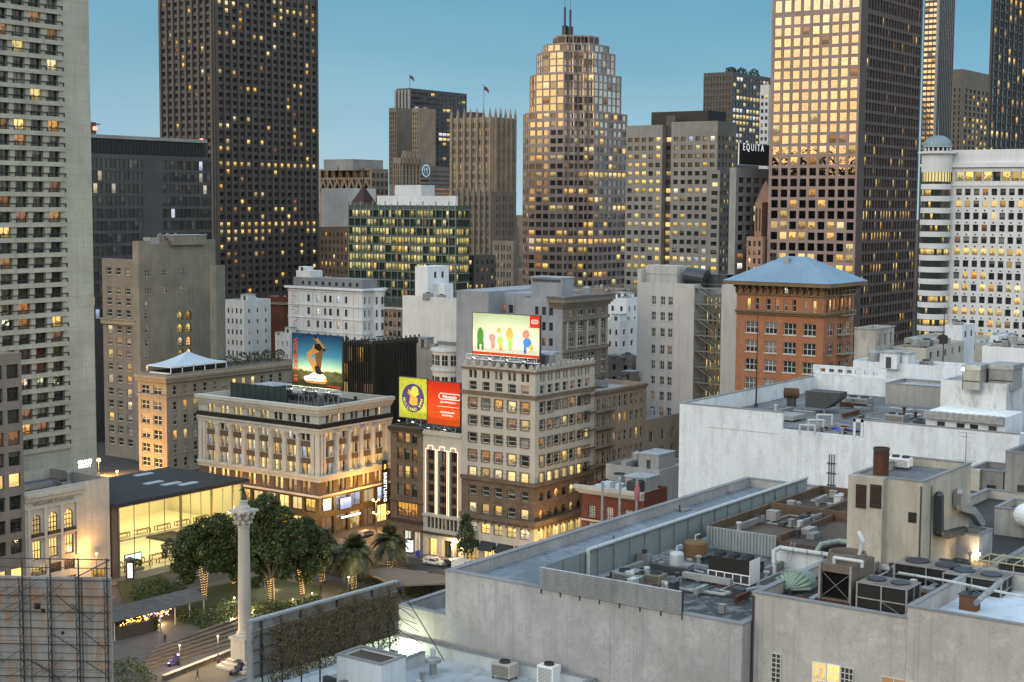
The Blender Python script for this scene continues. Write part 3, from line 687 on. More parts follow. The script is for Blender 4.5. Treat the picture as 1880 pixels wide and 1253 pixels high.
W_ST=wall('pale_rose_granite',(.34,.27,.24),joint=(3.2,3.9),jc=.75,streak=.15)
pk0=pkb; pkb=lambda i,j,n: ('gold' if n-1-j<3 and pk0(i,j,n) in('semi','dark') else pk0(i,j,n))
serrtower(t,x0,y0,x1,y1,3.4,3,0,zf(203),base,W_ST,.3,pkb,bud,stf,wf=.78)
tiers=[(.05,203,130,5),(.10,130,88,3),(.17,88,72,1),(.25,72,55,1)]
W_=x1-x0; D_=y1-y0
for k,(ins,va,vb,nr) in enumerate(tiers):
    rw=rowsof(zf(va)+.3,zf(vb)-.5,nr,.82)
    serrtower(t,x0+W_*ins,y0+D_*ins,x1-W_*ins,y1-D_*ins,3.4 if k<2 else 2.6,3,zf(va)+.003,zf(vb),rw,W_ST,.25,picker('gold' if k<3 else 'black',.03,('off',),seed=60+k,alt='semi',altp=.34),bud,stf,wf=.86)
o=stf.build('window',STM,t); o['kind']='stuff'
for u_,vb,vt in ((1037,52,14),(1047,54,18)):
    p=at_d(u_,vb,745); mb=MB(); zt=zof(p[0],p[1],vb+3); mb.box(p[0]-1,p[1]-1,zf(56),p[0]+1,p[1]+1,zt+2); mb.tube((p[0],p[1],zt+2),(p[0],p[1],zof(p[0],p[1],vt)),.55,8); mb.tube((p[0],p[1],zof(p[0],p[1],vt)),(p[0],p[1],zof(p[0],p[1],vt)+14),.1,5); mb.build('mast',[METAL_D],t)
# ---------- grey precast tower with square windows ----------
s=spec(1318,640,222,1233,1352); 
b=B('precast_tower','grey precast office tower with square windows and a dark vertical slot, by the stepped tower',s[0],s[1],s[2],s[3],W_MG,roof=ROOF_G)
yl=at_x(1150,215,b.x0)[1]; n=18; za_,zb_=zof(b.x0,b.y0,533),zof(b.x0,b.y0,246); rw=rowsof(za_,zb_,n,.52)
lr={0:.25,4:.4,6:.45,8:.2,10:.9,14:.4,15:.6}
b.grid('W',6,rw,.62,m0=.03,dp=.5,pick=picker('dark',.13,('off','off','white'),rows=lr,seed=71,alt='shade',altp=.2)); b.grid('S',5,rw,.5,m0=.04,dp=.5,pick=picker('dark',.2,('off',),rows=lr,seed=72))
# slot and left wing
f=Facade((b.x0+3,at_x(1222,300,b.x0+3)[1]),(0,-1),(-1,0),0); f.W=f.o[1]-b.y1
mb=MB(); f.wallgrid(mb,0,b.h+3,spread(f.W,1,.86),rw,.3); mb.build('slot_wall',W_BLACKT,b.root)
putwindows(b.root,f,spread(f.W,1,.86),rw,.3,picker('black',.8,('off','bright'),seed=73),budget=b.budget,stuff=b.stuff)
f=Facade((b.x0,yl),(0,-1),(-1,0),yl-f.o[1]); mb=MB(); zz=b.h-1.0; cc=spread(f.W,5,.62,.02); f.wallgrid(mb,0,zz,cc,rw,.5)
mb.face([(b.x0,f.o[1]-f.W,0),(b.x0+25,f.o[1]-f.W,0),(b.x0+25,f.o[1]-f.W,zz),(b.x0,f.o[1]-f.W,zz)]); mb.face([(b.x0,yl,0),(b.x0,yl,zz),(b.x0+25,yl,zz),(b.x0+25,yl,0)]); mb.face([(b.x0,yl,zz),(b.x0+25,yl,zz),(b.x0+25,yl-f.W,zz),(b.x0,yl-f.W,zz)])
mb.build('wing_wall',W_MG,b.root); putwindows(b.root,f,cc,rw,.5,picker('dark',.14,('off','off'),rows={**lr,1:.2,2:.3,5:.5},seed=74,cells={(4,k):'off' for k in (0,2,4,5,6,7,8,9,10)}),budget=b.budget,stuff=b.stuff)
mb=MB(); ya,yb_=at_x(1196,205,b.x0+8)[1],at_x(1300,205,b.x0+8)[1]; mb.box(b.x0+8,yb_,b.h-2,b.x0+24,ya,zof(b.x0+8,yb_,203)); mb.build('penthouse',BLACK,b.root)
b.finish()
# lower right shoulder of the same block
b=mk('precast_wing','lower projecting wing of the grey precast tower with a roof terrace',1322,634,313,1303,1353,W_MG)
b.grid('S',5,rowsof(b.z(533),b.z(316),14,.5),.5,m0=.04,dp=.5,pick=picker('dark',.25,('off','white'),seed=75)); b.grid('W',1,rowsof(b.z(533),b.z(316),14,.5),.6,dp=.5,pick=picker('dark',.3,('off',),seed=76)); b.finish()
# ---------- far dark rooftop-garden tower and white slab ----------
s=spec(1345,1000,132,1292,1420)
b=B('skyscraper','dark ribbed tower with bushes on its roof, behind the grey precast tower',s[0],s[1],s[2],s[3],W_SLATE,roof=ROOF_D)
rw=rowsof(b.z(300),b.z(138),14,.6); b.grid('W',9,rw,.6,m0=.02,dp=.5,pick=lambda i,j,n:'black'); b.grid('S',12,rw,.8,m0=.02,dp=.3,pick=picker('black',.3,('off','white'),rows={3:.6,5:.8,6:.8,11:.9},seed=81)); root=b.finish()
LEAF=plain('dark_foliage',(.035,.06,.025),.8,var=.5)
def bush(mb,c,rx,ry,rz,n,r,size=.35):
    for i in range(n):
        a,t_=r.uniform(0,6.283),r.uniform(-.5,1); q=math.sqrt(max(0,1-t_*t_))*r.uniform(.6,1.05)
        p=Vector((c[0]+rx*q*math.cos(a),c[1]+ry*q*math.sin(a),c[2]+rz*t_*r.uniform(.7,1.05)))
        d=Vector((r.uniform(-1,1),r.uniform(-1,1),r.uniform(-.6,1))).normalized(); e=d.orthogonal().normalized(); g=d.cross(e); s_=size*r.uniform(.6,1.3)
        mb.face([tuple(p-e*s_),tuple(p+g*s_*.5),tuple(p+e*s_),tuple(p-g*s_*.5)])
r=random.Random(4)
for i,(u_,n_) in enumerate(((1342,'thin bare shrub at the left of the far dark tower roof garden'),(1362,'broad bush in the middle of the far dark tower roof garden'),(1384,'tall bush at the right of the far dark tower roof garden'))):
    p=at_y(u_,130,b.y0+4); t_=thing('roof_shrub',n_,'shrub',(p[0],p[1],b.h-1),'shrubs on the far tower roof'); mb=MB(); bush(mb,(p[0],p[1],b.h+1),4.5+i,3,2.5+i*.6,160,r,.9); mb.build('foliage',LEAF,t_)
    mb=MB(); mb.tube((p[0],p[1],b.h-1),(p[0],p[1],b.h+2.5),.2,5); mb.build('stem',LEAF,t_)
s=spec(1412,900,156,1396,1440); b=B('white_slab','narrow white slab building just left of the gold-windowed tower',s[0],s[1],s[2],s[3],W_WHITE)
b.grid('W',2,rowsof(b.z(300),b.z(172),10,.5),.6,dp=.3,pick=picker('semi',.2,('off',))); b.finish()
# ---------- sign building ----------
s=spec(1352,600,308,1340,1440); b=B('office_block','grey glass-fronted office building carrying the black rooftop sign',s[0],s[1],s[2],s[3],W_GREY)
b.grid('S',6,rowsof(b.z(533),b.z(322),12,.6),.7,m0=.03,dp=.4,pick=picker('green',.2,('off','white','dim'),seed=83)); root=b.finish()
ys=b.y0-.5; p0,p1=at_y(1357,263,ys),at_y(1412,263,ys); zb_=zof(p0[0],ys,302)
t_=thing('rooftop_sign','black rooftop sign with white capital letters, half hidden by the gold-windowed tower','sign',(p0[0],ys,zb_))
mb=MB(); mb.box(p0[0],ys,zb_,p1[0]+4,ys+1.2,p0[2]); mb.build('panel',BLACK,t_)
mb=MB(); W2=p1[0]+4-p0[0]; Hh=p0[2]-zb_
for a in ((0,-.2,.3,0),): pass
for q in ((p0[0]-.15,zb_-.15,p1[0]+4,zb_),(p0[0]-.15,p0[2],p1[0]+4,p0[2]+.15),(p0[0]-.15,zb_,p0[0]-.002,p0[2])): mb.box(q[0],ys-.15,q[1],q[2],ys+.3,q[3])
mb.build('frame',WHITEP,t_)
pc=at_y(1383.5,272,ys-.03); textmesh('EQUITA',3.9,emit('white_sign_letters',(.9,.95,1),.8,sample=False),pc,(1,0,0),(0,-1,0),t_,'lettering',spacing=1.45)
b=mk('spired_tower','pinkish stone tower with narrow arches, partly hidden by the gold-windowed tower',1399,600,372,1386,1425,wall('pink_sandstone',(.32,.2,.15)),par=0)
b.grid('W',2,rowsof(b.z(430),b.z(378),1,.8),.4,dp=.5,pick=lambda i,j,n:'black'); mb=MB(); mb.lathe(((b.x0+b.x1)/2,(b.y0+b.y1)/2,b.h),[(4,0),(2.4,4),(0.0,9)],6,sm=False); mb.build('spire',MATS['pink_sandstone'],b.root); b.finish()
b=mk('spired_tower','lower pinkish stone block with paired windows at the foot of the narrow arched tower',1400,590,435,1371,1425,MATS['pink_sandstone'])
b.grid('W',3,rowsof(b.z(520),b.z(440),5,.6),.5,dp=.5,pick=picker('dark',.15,('warm',))); b.finish()
# ---------- gold-windowed tower ----------
s=spec(1582,570,0,1418,1695)
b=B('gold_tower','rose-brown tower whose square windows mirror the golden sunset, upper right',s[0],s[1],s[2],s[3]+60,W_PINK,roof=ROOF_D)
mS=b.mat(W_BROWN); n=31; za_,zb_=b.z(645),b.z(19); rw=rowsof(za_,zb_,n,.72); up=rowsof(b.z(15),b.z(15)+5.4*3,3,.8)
lr={k:.0 for k in range(0,12)}; lr.update({22:.3,23:.5,25:.3,24:.1,20:.25,26:.6})
pkW=picker('gold',.07,('off','warm'),rows=lr,dimp=.03,seed=91,cells={})
b.grid('W',9,rw+up,.72,m0=.02,m1=.01,dp=.25,pick=pkW)
cols=spread(b.FS_.W,19,.68,.1,.02); lr={k:.02 for k in range(0,14)}; lr.update({20:.3,21:.4,23:.5,26:.35,25:.3,18:.15,28:.3})
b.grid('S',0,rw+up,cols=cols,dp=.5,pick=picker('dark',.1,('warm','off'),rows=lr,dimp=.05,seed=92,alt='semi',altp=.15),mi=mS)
b.finish()
# ---------- slim bright-edged tower ----------
s=spec(1722,860,0,1698,1753); b=B('skyscraper','slim vertically striped tower with a bright metal edge, behind the gold-windowed tower',s[0],s[1],s[2],s[3]+40,W_SLATE)
b.grid('W',3,rowsof(b.z(330),b.z(-60),38,.55),.9,m0=.01,dp=.3,pick=picker('gold',.1,('warm',),seed=95)); cc=spread(b.FS_.W,9,.7,.02); b.grid('S',0,rowsof(b.z(330),b.z(-60),38,.9),cols=cc,dp=.5,pick=lambda i,j,n:'semi')
mb=MB(); mb.tube((b.x0-.5,b.y0-.5,0),(b.x0-.5,b.y0-.5,b.h),.8,10); mb.build('edge_column',METAL,b.root)
for i in range(10):
    mb=MB(); f=b.FS_; a=f.W*(.02+.96*i/9); mb.obox(f.o,f.u,f.n,a-.25,a+.25,.003,.5,0,b.h-1); mb.build('fin',METAL,b.root)
b.finish()
# ---------- taupe striped block ----------
s=spec(1768,900,127,1741,1820); b=B('office_block','taupe tower with dark vertical strips of lit windows, beside the dark edge tower',s[0],s[1],s[2],s[3],W_TAUPE)
rw=rowsof(b.z(330),b.z(160),16,.66); b.grid('S',6,rw,.62,m0=.06,dp=.6,pick=picker('black',.3,('off','warm'),seed=97)); b.grid('W',3,rw,.3,dp=.6,pick=lambda i,j,n:'black'); b.finish()
# ---------- dark tower at right edge ----------
s=spec(1824,700,0,1820,1960); b=B('skyscraper','dark glass tower with white vertical ribs at the upper right edge',s[0],s[1],s[2],s[3]+40,W_BLACKT)
yb=b.y0; rw=rowsof(b.z(300),b.z(-80),24,.72); cc=spread(b.FS_.W,16,.6,.01); b.grid('S',0,rw,cols=cc,dp=.4,pick=picker('semi',.2,('off','dim','off'),seed=98,alt='black',altp=.4))
for i in range(17):
    mb=MB(); f=b.FS_; a=f.W*(.01+.98*i/16); mb.obox(f.o,f.u,f.n,a-.35,a+.35,.003,.5,0,b.h-1); mb.build('rib',METAL_D,b.root)
b.finish()
# ---------- white hotel with domed corner turret ----------
c=at_d(1740,300,500); x0=c[0]; yN=at_x(1742,300,x0)[1]; yS=at_x(1960,300,x0)[1]
W_HT=wall('white_precast',(.6,.61,.62),var=.08,streak=.15,joint=(3.0,4.1),jc=.8)
b=B('white_hotel','white precast hotel with a grid of small square windows and a domed corner turret',(x0,yS),x0+30,yN,zof(x0,yN,276),W_HT,roof=ROOF_L,par=.8)
f=b.FW_; nc=13; cs=[]
ppx=[(1737.5+16.2*i,1748+16.2*i) for i in range(14)]
cs=colpx(f,400,ppx); cs=[c for c in cs if c[0]>0 and c[1]<f.W-.3]
zt,zb_=zpx(f,1745,344),zpx(f,1745,344+21.7*14); rw=rowsof(zb_,zt,14,.56,.72)
b.grid('W',0,rw,cols=cs,dp=.5,pick=picker('dark',.12,('off','warm'),rows={1:.45,5:.95,7:.3,8:.8,10:.5,4:.1,3:.1},dimp=.05,seed=99,alt='shade',altp=.3),z0=0,z1=zpx(f,1745,341))
mb=MB()
for (c,d) in rw:
    for (a,e) in cs:
        m_=(a+e)/2; q=f.P(m_,.06,c-1.05); mb.obox(f.o,f.u,f.n,m_-.25,m_+.25,.003,.05,c-1.3,c-.8)
mb.build('wall_vents',BLACK,b.root).name='wall_vent'
zs0,zs1=zpx(f,1745,333),zpx(f,1745,316)
b.grid('W',0,[(zs0,zs1)],cols=[(f.W*.06+i*3.0,f.W*.06+i*3.0+2.8) for i in range(int(f.W*.94/3.0)-1)],dp=1.6,pick=picker('green',.45,('off',),seed=7),z0=zpx(f,1745,341),z1=zpx(f,1745,306)); 
b.ring(zpx(f,1745,308),zpx(f,1745,300),.9,W_HT,'cornice','W'); b.ring(zpx(f,1745,342),zpx(f,1745,339),.3,W_HT,'string_course','W')
b.finish(); b.root['label']=b.root['label']
tc=at_d(1715,300,500); R=tc and abs((1742-1688)/2/F*510); cx,cy=tc[0]+R*.3,tc[1]-R*.1
t_=b.root; zt_=zof(cx,cy,283); N=16
for k in range(16):
    z1_=zof(cx,cy,338)-k*(zof(cx,cy,338)-zof(cx,cy,359.7)); h_=(zof(cx,cy,338)-zof(cx,cy,359.7))
    mb=MB(); mb.lathe((cx,cy,z1_-h_*.48),[(R-.25,0),(R,0),(R,h_*.45),(R-.25,h_*.45)],28); mb.build('turret_band',W_HT,t_)
mb=MB(); zlo=0; mb.lathe((cx,cy,0),[(R-.3,0),(R-.3,zof(cx,cy,318))],28); mb.build('turret_core',G_DARK,t_)
mb=MB()
for k in range(15):
    z1_=zof(cx,cy,338)-k*h_
    for i in range(20):
        a=math.pi*.55+i*math.pi*.055+.02
        st='off' if (k in(5,9,11) and rng.random()<.6) or rng.random()<.12 else None
        a2=a+math.pi*.05
        if st:
            P_=[(cx+(R-.26)*math.cos(q),cy+(R-.26)*math.sin(q),zz) for q,zz in ((a,z1_-h_*.98),(a2,z1_-h_*.98),(a2,z1_-h_*.52),(a,z1_-h_*.52))]
            mb.face(P_,0,[(0,0),(1,0),(1,1),(0,1)],rng.random())
mb.build('turret_window',L_OFF,t_)
mb=MB(); mb.lathe((cx,cy,0),[(R-.28,zof(cx,cy,334)),(R-.28,zof(cx,cy,317))],28); o=mb.build('turret_lounge',emit('lounge_glow',(1,.8,.3),.7,sample=False),t_)
mb=MB()
for i in range(28): a=i*2*math.pi/28; mb.tube((cx+(R-.2)*math.cos(a),cy+(R-.2)*math.sin(a),zof(cx,cy,334)),(cx+(R-.2)*math.cos(a),cy+(R-.2)*math.sin(a),zof(cx,cy,317)),.16,4)
mb.build('turret_mullions',METAL_D,t_).name='turret_mullion'
mb=MB(); mb.lathe((cx,cy,0),[(R,zof(cx,cy,317)),(R+.02,zof(cx,cy,284)),(R+1.3,zof(cx,cy,283)),(R+1.3,zof(cx,cy,279)),(R-1,zof(cx,cy,278)),(0,zof(cx,cy,278))],32); mb.build('turret_cornice',W_HT,t_)
rd=R*.86; zd=zof(cx,cy,271); mb=MB()
mb.lathe((cx,cy,0),[(rd*.9,zof(cx,cy,278)),(rd*.9,zd)],24,1); 
for i in range(16): a=i*math.pi/8; mb.tube((cx+rd*.95*math.cos(a),cy+rd*.95*math.sin(a),zof(cx,cy,278)),(cx+rd*.95*math.cos(a),cy+rd*.95*math.sin(a),zd),.3,6)
hd=zof(cx,cy,249)-zd; mb.lathe((cx,cy,zd),[(rd*1.12,0),(rd*1.08,.4)]+[(rd*1.05*math.cos(q*math.pi/16),.5+(hd-.5)*math.sin(q*math.pi/16)) for q in range(0,9)],28,2)
for i in range(20):
    a=i*math.pi/10
    for q in range(7): mb.tube(*[(cx+rd*1.06*math.cos(w*math.pi/16)*math.cos(a),cy+rd*1.06*math.cos(w*math.pi/16)*math.sin(a),zd+.5+(hd-.5)*math.sin(w*math.pi/16)) for w in (q,q+1)],.09,4,mi=2)
mb.tube((cx,cy,zd+hd-.2),(cx,cy,zd+hd+6),.14,6,.04,mi=2)
mb.build('dome',[W_HT,BLACK,plain('weathered_lead',(.2,.26,.28),.5,.3)],t_)
# ================= middle distance =================
XS=at_z(983,1075,0)[0]; YG=at_z(983,1075,0)[1]
W_H1=wall('old_grey_cement',(.21,.2,.165),streak=.5,var=.3,joint=(1.6,.9),jc=.85)
W_H2=wall('weathered_limestone',(.27,.235,.18),joint=(1.1,.55),jc=.8,streak=.4)
# old grey hotel: windowed flank + tall blank slab
b=mk('old_hotel','old tan hotel flank with three columns of windows, left of the blank grey slab',250,480,477,187,258,W_TAN)
f=b.FW_; cols=colpx(f,650,[(198,207),(214.5,224),(232,241)]); rows=[(b.z(v+7),b.z(v-7)) for v in (500,536,556,578,608,630,653,677,700,724,747,771,794,816)][::-1]
b.grid('W',0,rows,cols=cols,dp=.4,pick=picker('shade',.1,('warm',),dimp=.05,seed=101,cells={(0,6):'warm',(2,7):'warm',(0,8):'warm',(2,8):'warm',(1,1):'dim',(2,9):'warm'}),fr=FR_W,nx=1,ny=2,ft=.15,sill=.2,sillm=W_H2)
b.ring(b.z(598),b.z(588),1.0,W_H2,'cornice','W'); b.ring(b.z(590),b.z(587.9),1.4,W_H2,'cornice_lip','W'); b.finish()
b=mk('hotel_slab','tall blank grey slab with satellite dishes and a stack of lit arched stair openings',254,478,443,243,395,W_H1,roof=ROOF_G,par=1.5)
f=b.FS_; sm=colpx(f,500,[(266,270),(271.5,275.5),(276.5,279)]); sm2=colpx(f,500,[(299,303),(304.5,308.5)]); sm3=colpx(f,500,[(332,335),(336.5,339.5),(341,344)])
rA=[(zpx(f,290,539),zpx(f,290,528)),(zpx(f,290,507),zpx(f,290,495))]
b.grid('S',0,rA,cols=sm+sm2+sm3,dp=.3,pick=picker('shade',0,cells={(3,1):'dim'}),fr=FR_W,ny=2,ft=.12,z0=zpx(f,290,545),z1=b.h)
rB=[(zpx(f,270,v+6),zpx(f,270,v-6)) for v in (560,580,605,630,654,677)][::-1]
ac=colpx(f,610,[(326,338),(341.5,353)]); rC=sorted((zpx(f,340,c),zpx(f,340,a)) for a,c in ((571,588),(594,611),(618,635),(641,657)))
ff=Facade(f.o,f.u,f.n,ac[0][0]-1.5); z1=zpx(f,290,545)
ff.wallgrid(b.wb,0,z1,colpx(f,610,[(267,272)]),rB,.3); putwindows(b.root,f,colpx(f,610,[(267,272)]),rB,.3,picker('shade',0,cells={(0,5):'warm'}),FR_W,1,2,.12,budget=b.budget,stuff=b.stuff)
f3=Facade(f.P(ff.W,0,0)[:2],f.u,f.n,f.W-ff.W); cc=[(a-ff.W,c-ff.W) for a,c in ac]; f3.wallgrid(b.wb,0,z1,cc,rC,1.0,arch=True)
putwindows(b.root,f3,cc,rC,1.0,picker('warm',1,('warm',),seed=3),FR_D,2,2,.14,arch=True,budget=b.budget,stuff=b.stuff); b.sides['S'].append((0,z1))
for u_ in (293,307,322):
    p=at_y(u_,440,b.y0+3); mb=MB(); disc(mb,(0,0,0),(.9,.2,0),(.2,-.9,.3),1.4,0,0,20); mb.v=[(x+p[0],y+p[1],z+b.h+.9) for x,y,z in mb.v]; mb.tube((p[0],p[1]+.2,b.h-1.5),(p[0],p[1]+.2,b.h+.9),.12,6); mb.build('satellite_dish',METAL,b.root)
b.unit('house',.62,.5,14,6,3,m=W_H1,name='lift_house')
b.unit('ac',.2,.5,4,3,2.5); b.finish()
b=mk('hotel_slab','narrow lower grey block attached to the right side of the tall blank slab',396,486,488,385,413,W_H1); b.finish()
# cream hotel wing with roof tent
b=mk('hotel_wing','lower weathered hotel wing with a cornice and roof terrace below the blank grey slab',305,455,688,253,545,W_H2,roof=ROOF_G,par=1.2)
f=b.FW_; cw=colpx(f,780,[(260,275),(282,297)]); rows=[(b.z(v+8.5),b.z(v-8.5)) for v in (719,747,774,801,827,853)][::-1]
pk=picker('shade',.06,('warm',),seed=111,dimp=.04)
b.grid('W',0,rows,cols=cw,dp=.35,pick=pk,fr=FR_W,nx=2,ny=2,ft=.16,sill=.25,sillm=W_H2,z1=b.h)
cs=[(2.6+i*4.1,4.2+i*4.1) for i in range(int((b.FS_.W-4)/4.1))]
b.grid('S',0,rows,cols=cs,dp=.35,pick=picker('shade',.1,('warm',),seed=112,cells={(1,3):'warm',(2,1):'warm',(0,3):'warm'}),fr=FR_W,nx=1,ny=2,ft=.14,sill=.25,sillm=W_H2,z1=b.h)
b.ring(b.z(703),b.z(697),1.1,W_H2,'cornice'); b.ring(b.z(697)+.003,b.z(692),1.6,W_H2,'cornice_lip'); b.ring(b.z(731),b.z(728),.4,W_H2,'string_course')
b.finish()
rz=b.h-1.2
p=at_y(333,680,b.y0+2.5); x0t=at_y(314,680,b.y0+2.5)[0]; x1t=at_y(416,668,b.y0+2.5)[0]
t_=thing('event_tent','white peaked event tent with arched clear sides on the hotel wing terrace','tent',(x0t,b.y0+2.5,rz))
y0t,y1t=b.y0+2.5,b.y0+13; he=rz+3.0; cxm,cym=(x0t+x1t)/2,(y0t+y1t)/2; ap=zof(cxm,cym,645); TENT=plain('tent_fabric',(.42,.5,.58),.6,var=.06)
mb=MB(); K=10
for (ax,ay),(bx,by) in (((x0t,y0t),(x1t,y0t)),((x1t,y0t),(x1t,y1t)),((x1t,y1t),(x0t,y1t)),((x0t,y1t),(x0t,y0t))):
    for i in range(K):
        for j in range(6):
            def S(s_,q): 
                q2=q; X=ax+(bx-ax)*s_; Y=ay+(by-ay)*s_; w_=q2; zc=he+(ap-he)*(w_**1.6); return (X+(cxm-X)*w_,Y+(cym-Y)*w_,zc)
            mb.face([S(i/K,j/6),S((i+1)/K,j/6),S((i+1)/K,(j+1)/6),S(i/K,(j+1)/6)],sm=True)
mb.build('canopy',TENT,t_)
mb=MB()
for i in range(6):
    x=x0t+(x1t-x0t)*i/5; mb.box(x-.12,y0t,rz,x+.12,y0t+.2,he)
mb.box(x0t,y0t,he-.5,x1t,y0t+.15,he+.02); mb.box(x0t,y0t,rz,x1t,y0t+.1,rz+.8); mb.box(x0t-.02,y0t,rz,x0t+.1,y1t,rz+1); mb.box(x0t-.02,y0t,he-.4,x0t+.1,y1t,he+.02); mb.build('frame',WHITEP,t_)
mb=MB(); mb.box(x0t+.3,y0t+.4,rz+.01,x1t-.3,y0t+.5,he-.5); mb.build('side_panel',G_DARK,t_)
r=random.Random(9)
HEDGE=plain('hedge_leaves',(.045,.06,.03),.8,var=.5)
for i,u_ in enumerate((424,446,468,490,512)):
    p=at_y(u_,672,b.y0+6+i*.4); lb=['leafy roof shrub beside the white tent','roof shrub second from the white tent','middle roof shrub of the terrace row','roof shrub fourth from the white tent','last roof shrub, near the billboard'][i]
    t_=thing('roof_shrub',lb,'shrub',(p[0],p[1],rz),'shrubs on the hotel terrace'); mb=MB(); bush(mb,(p[0],p[1],rz+2.2),2.6,2,2.1+.5*(i%2),260,r,.34); mb.build('foliage',HEDGE,t_); mb=MB(); mb.tube((p[0],p[1],rz),(p[0],p[1],rz+2),.12,5); mb.build('stem',FR_B,t_)
# white and bluish blocks behind
b=mk('apartment_house','bluish white building with small windows and blank right side, behind the hotel terrace',448,520,552,413,497,W_WHITE,roof=ROOF_L)
b.grid('W',4,rowsof(b.z(660),b.z(562),5,.45),.4,m0=.06,dp=.3,pick=picker('dark',0),fr=FR_D,ft=.1); b.grid('S',3,rowsof(b.z(660),b.z(562),5,.35),.2,dp=.2,pick=picker('dark',0)); b.scatter(3,3); b.finish()
b=mk('brick_block','dark brown brick building with a ledge, right of the bluish white building',520,545,546,488,560,W_DBRICK,roof=ROOF_D); b.ring(b.z(560),b.z(556),.8,W_TAN,'cornice'); b.scatter(8,2); b.finish()
b=mk('low_house','small white building with one dark window beside the brown brick wall',532,512,612,505,545,W_WHITE,roof=ROOF_L)
b.grid('W',3,rowsof(b.z(690),b.z(620),3,.4),.2,dp=.3,pick=picker('dark',0)); b.scatter(5,2); b.finish()
# white ornate corner building with graffiti
b=mk('corner_building','white ornate corner building with red graffiti on its wall and a grey attic storey',665,500,533,529,703,W_WHITE,roof=ROOF_G)
f=b.FW_; cols=colpx(f,575,[(564,569),(581,585.4),(594.7,599),(604,609),(618,622.6),(633,637.5)]); rows=[(b.z(v+6.5),b.z(v-6.5)) for v in (553,577,601,625)][::-1]
b.grid('W',0,rows,cols=cols,dp=.35,pick=picker('dark',.05,('white',),cells={(1,0):'white',(4,0):'white'}),fr=FR_D,ny=2,ft=.1,z1=b.h)
cs=colpx(b.FS_,575,[(668.6,671.8),(676.6,679.3),(687.2,690.4),(692.5,696)]); b.grid('S',0,rows,cols=cs,dp=.35,pick=picker('dark',.05,('dim',)),fr=FR_W,ft=.1,z1=b.h)
for v_ in (539,565,589,614): b.ring(b.z(v_+1),b.z(v_-.3),.3,W_WHITE2,'string_course')
b.ring(b.z(535),b.z(531),1.0,W_WHITE2,'cornice',ends=1)
for u_ in (556,573,590,612,628,648):
    a=colpx(f,575,[(u_,u_+1.2)])[0]; mb=MB(); mb.obox(f.o,f.u,f.n,a[0],a[1],.003,.22,0,b.z(540)); mb.build('pilaster',W_WHITE2,b.root)
mb=MB(); ux=at_x(697,533,b.x0)[1] if 0 else 0; q=b.FS_.P(b.FS_.W*.68,0,0); mb.lathe((q[0],q[1],0),[(2.6,0),(2.6,b.z(537)),(3.0,b.z(536)),(3.0,b.z(534)),(0,b.z(533))],14); mb.build('round_bay',W_WHITE,b.root)
mb=MB()
for v_ in (553,577,601,625):
    for a in (math.pi*1.25,math.pi*1.5,math.pi*1.72): mb.box(q[0]+2.5*math.cos(a)-.45,q[1]+2.62*math.sin(a)-.1,b.z(v_+6.5),q[0]+2.5*math.cos(a)+.45,q[1]+2.62*math.sin(a)+.1,b.z(v_-6.5))
mb.build('bay_window',G_DARK,b.root)
mb=MB(); mb.box(b.x0+1.5,b.y0+1.5,b.h-1,b.x1-1,b.y1-1,b.z(515)); 
for i in range(9): yy=b.y0+3+i*(b.y1-b.y0-6)/9; mb.box(b.x0+1.4,yy,b.h+.9,b.x0+1.49,yy+1.0,b.h+2.1,1)
mb.build('attic_storey',[wall('blue_grey_cladding',(.19,.2,.21)),BLACK],b.root)
hy=at_x(560,505,b.x0+4)[1]; mb=MB(); za_=b.z(515); mb.box(b.x0+3,hy-3.4,za_,b.x0+9,hy+3.2,zof(b.x0+3,hy,497)); mb.box(b.x0+4,hy-1,za_,b.x0+7,hy+2.9,zof(b.x0+3,hy,490)); mb.box(b.x0+2.9,hy,za_+2.2,b.x0+3.05,hy+.9,za_+3.4,1); mb.build('roof_house',[W_WHITE,BLACK],b.root)
GR=[plain('graffiti_red',(.42,.05,.06),.7),plain('graffiti_grey',(.22,.21,.22),.7)]
r=random.Random(12); mb=MB(); gz0,gz1=b.z(606),b.z(541); ga=colpx(f,575,[(535,550)])[0]
for i in range(46):
    a0=r.uniform(*ga); z_=gz1-(gz1-gz0)*i/46.0; a1=min(ga[1],max(ga[0],a0+r.uniform(-1.6,1.6))); z2=z_-r.uniform(-.6,.9)
    p_,q_=f.P(a0,.012+.0008*i,z_),f.P(a1,.012+.0008*i,z2); w_=.09
    dx,dz=a1-a0,z2-z_; L=math.hypot(dx,dz)+1e-6; ox,oz=-dz/L*w_,dx/L*w_
    mb.face([f.P(a0-ox,.012+.0008*i,z_-oz),f.P(a1-ox,.012+.0008*i,z2-oz),f.P(a1+ox,.012+.0008*i,z2+oz),f.P(a0+ox,.012+.0008*i,z_+oz)],0 if r.random()<.6 else 1)
mb.build('graffiti',GR,b.root); b.finish()
b=mk('shop_house','tan shop building with closely spaced windows between the white corner building and blank white block',738,470,566,704,752,W_TAN)
b.grid('W',4,rowsof(b.z(640),b.z(570),4,.6),.7,dp=.3,pick=picker('shade',.1,('dim',)),fr=FR_D,nx=2,ft=.1); b.ring(b.z(569),b.z(566),.5,W_CREAM,'cornice'); b.finish()
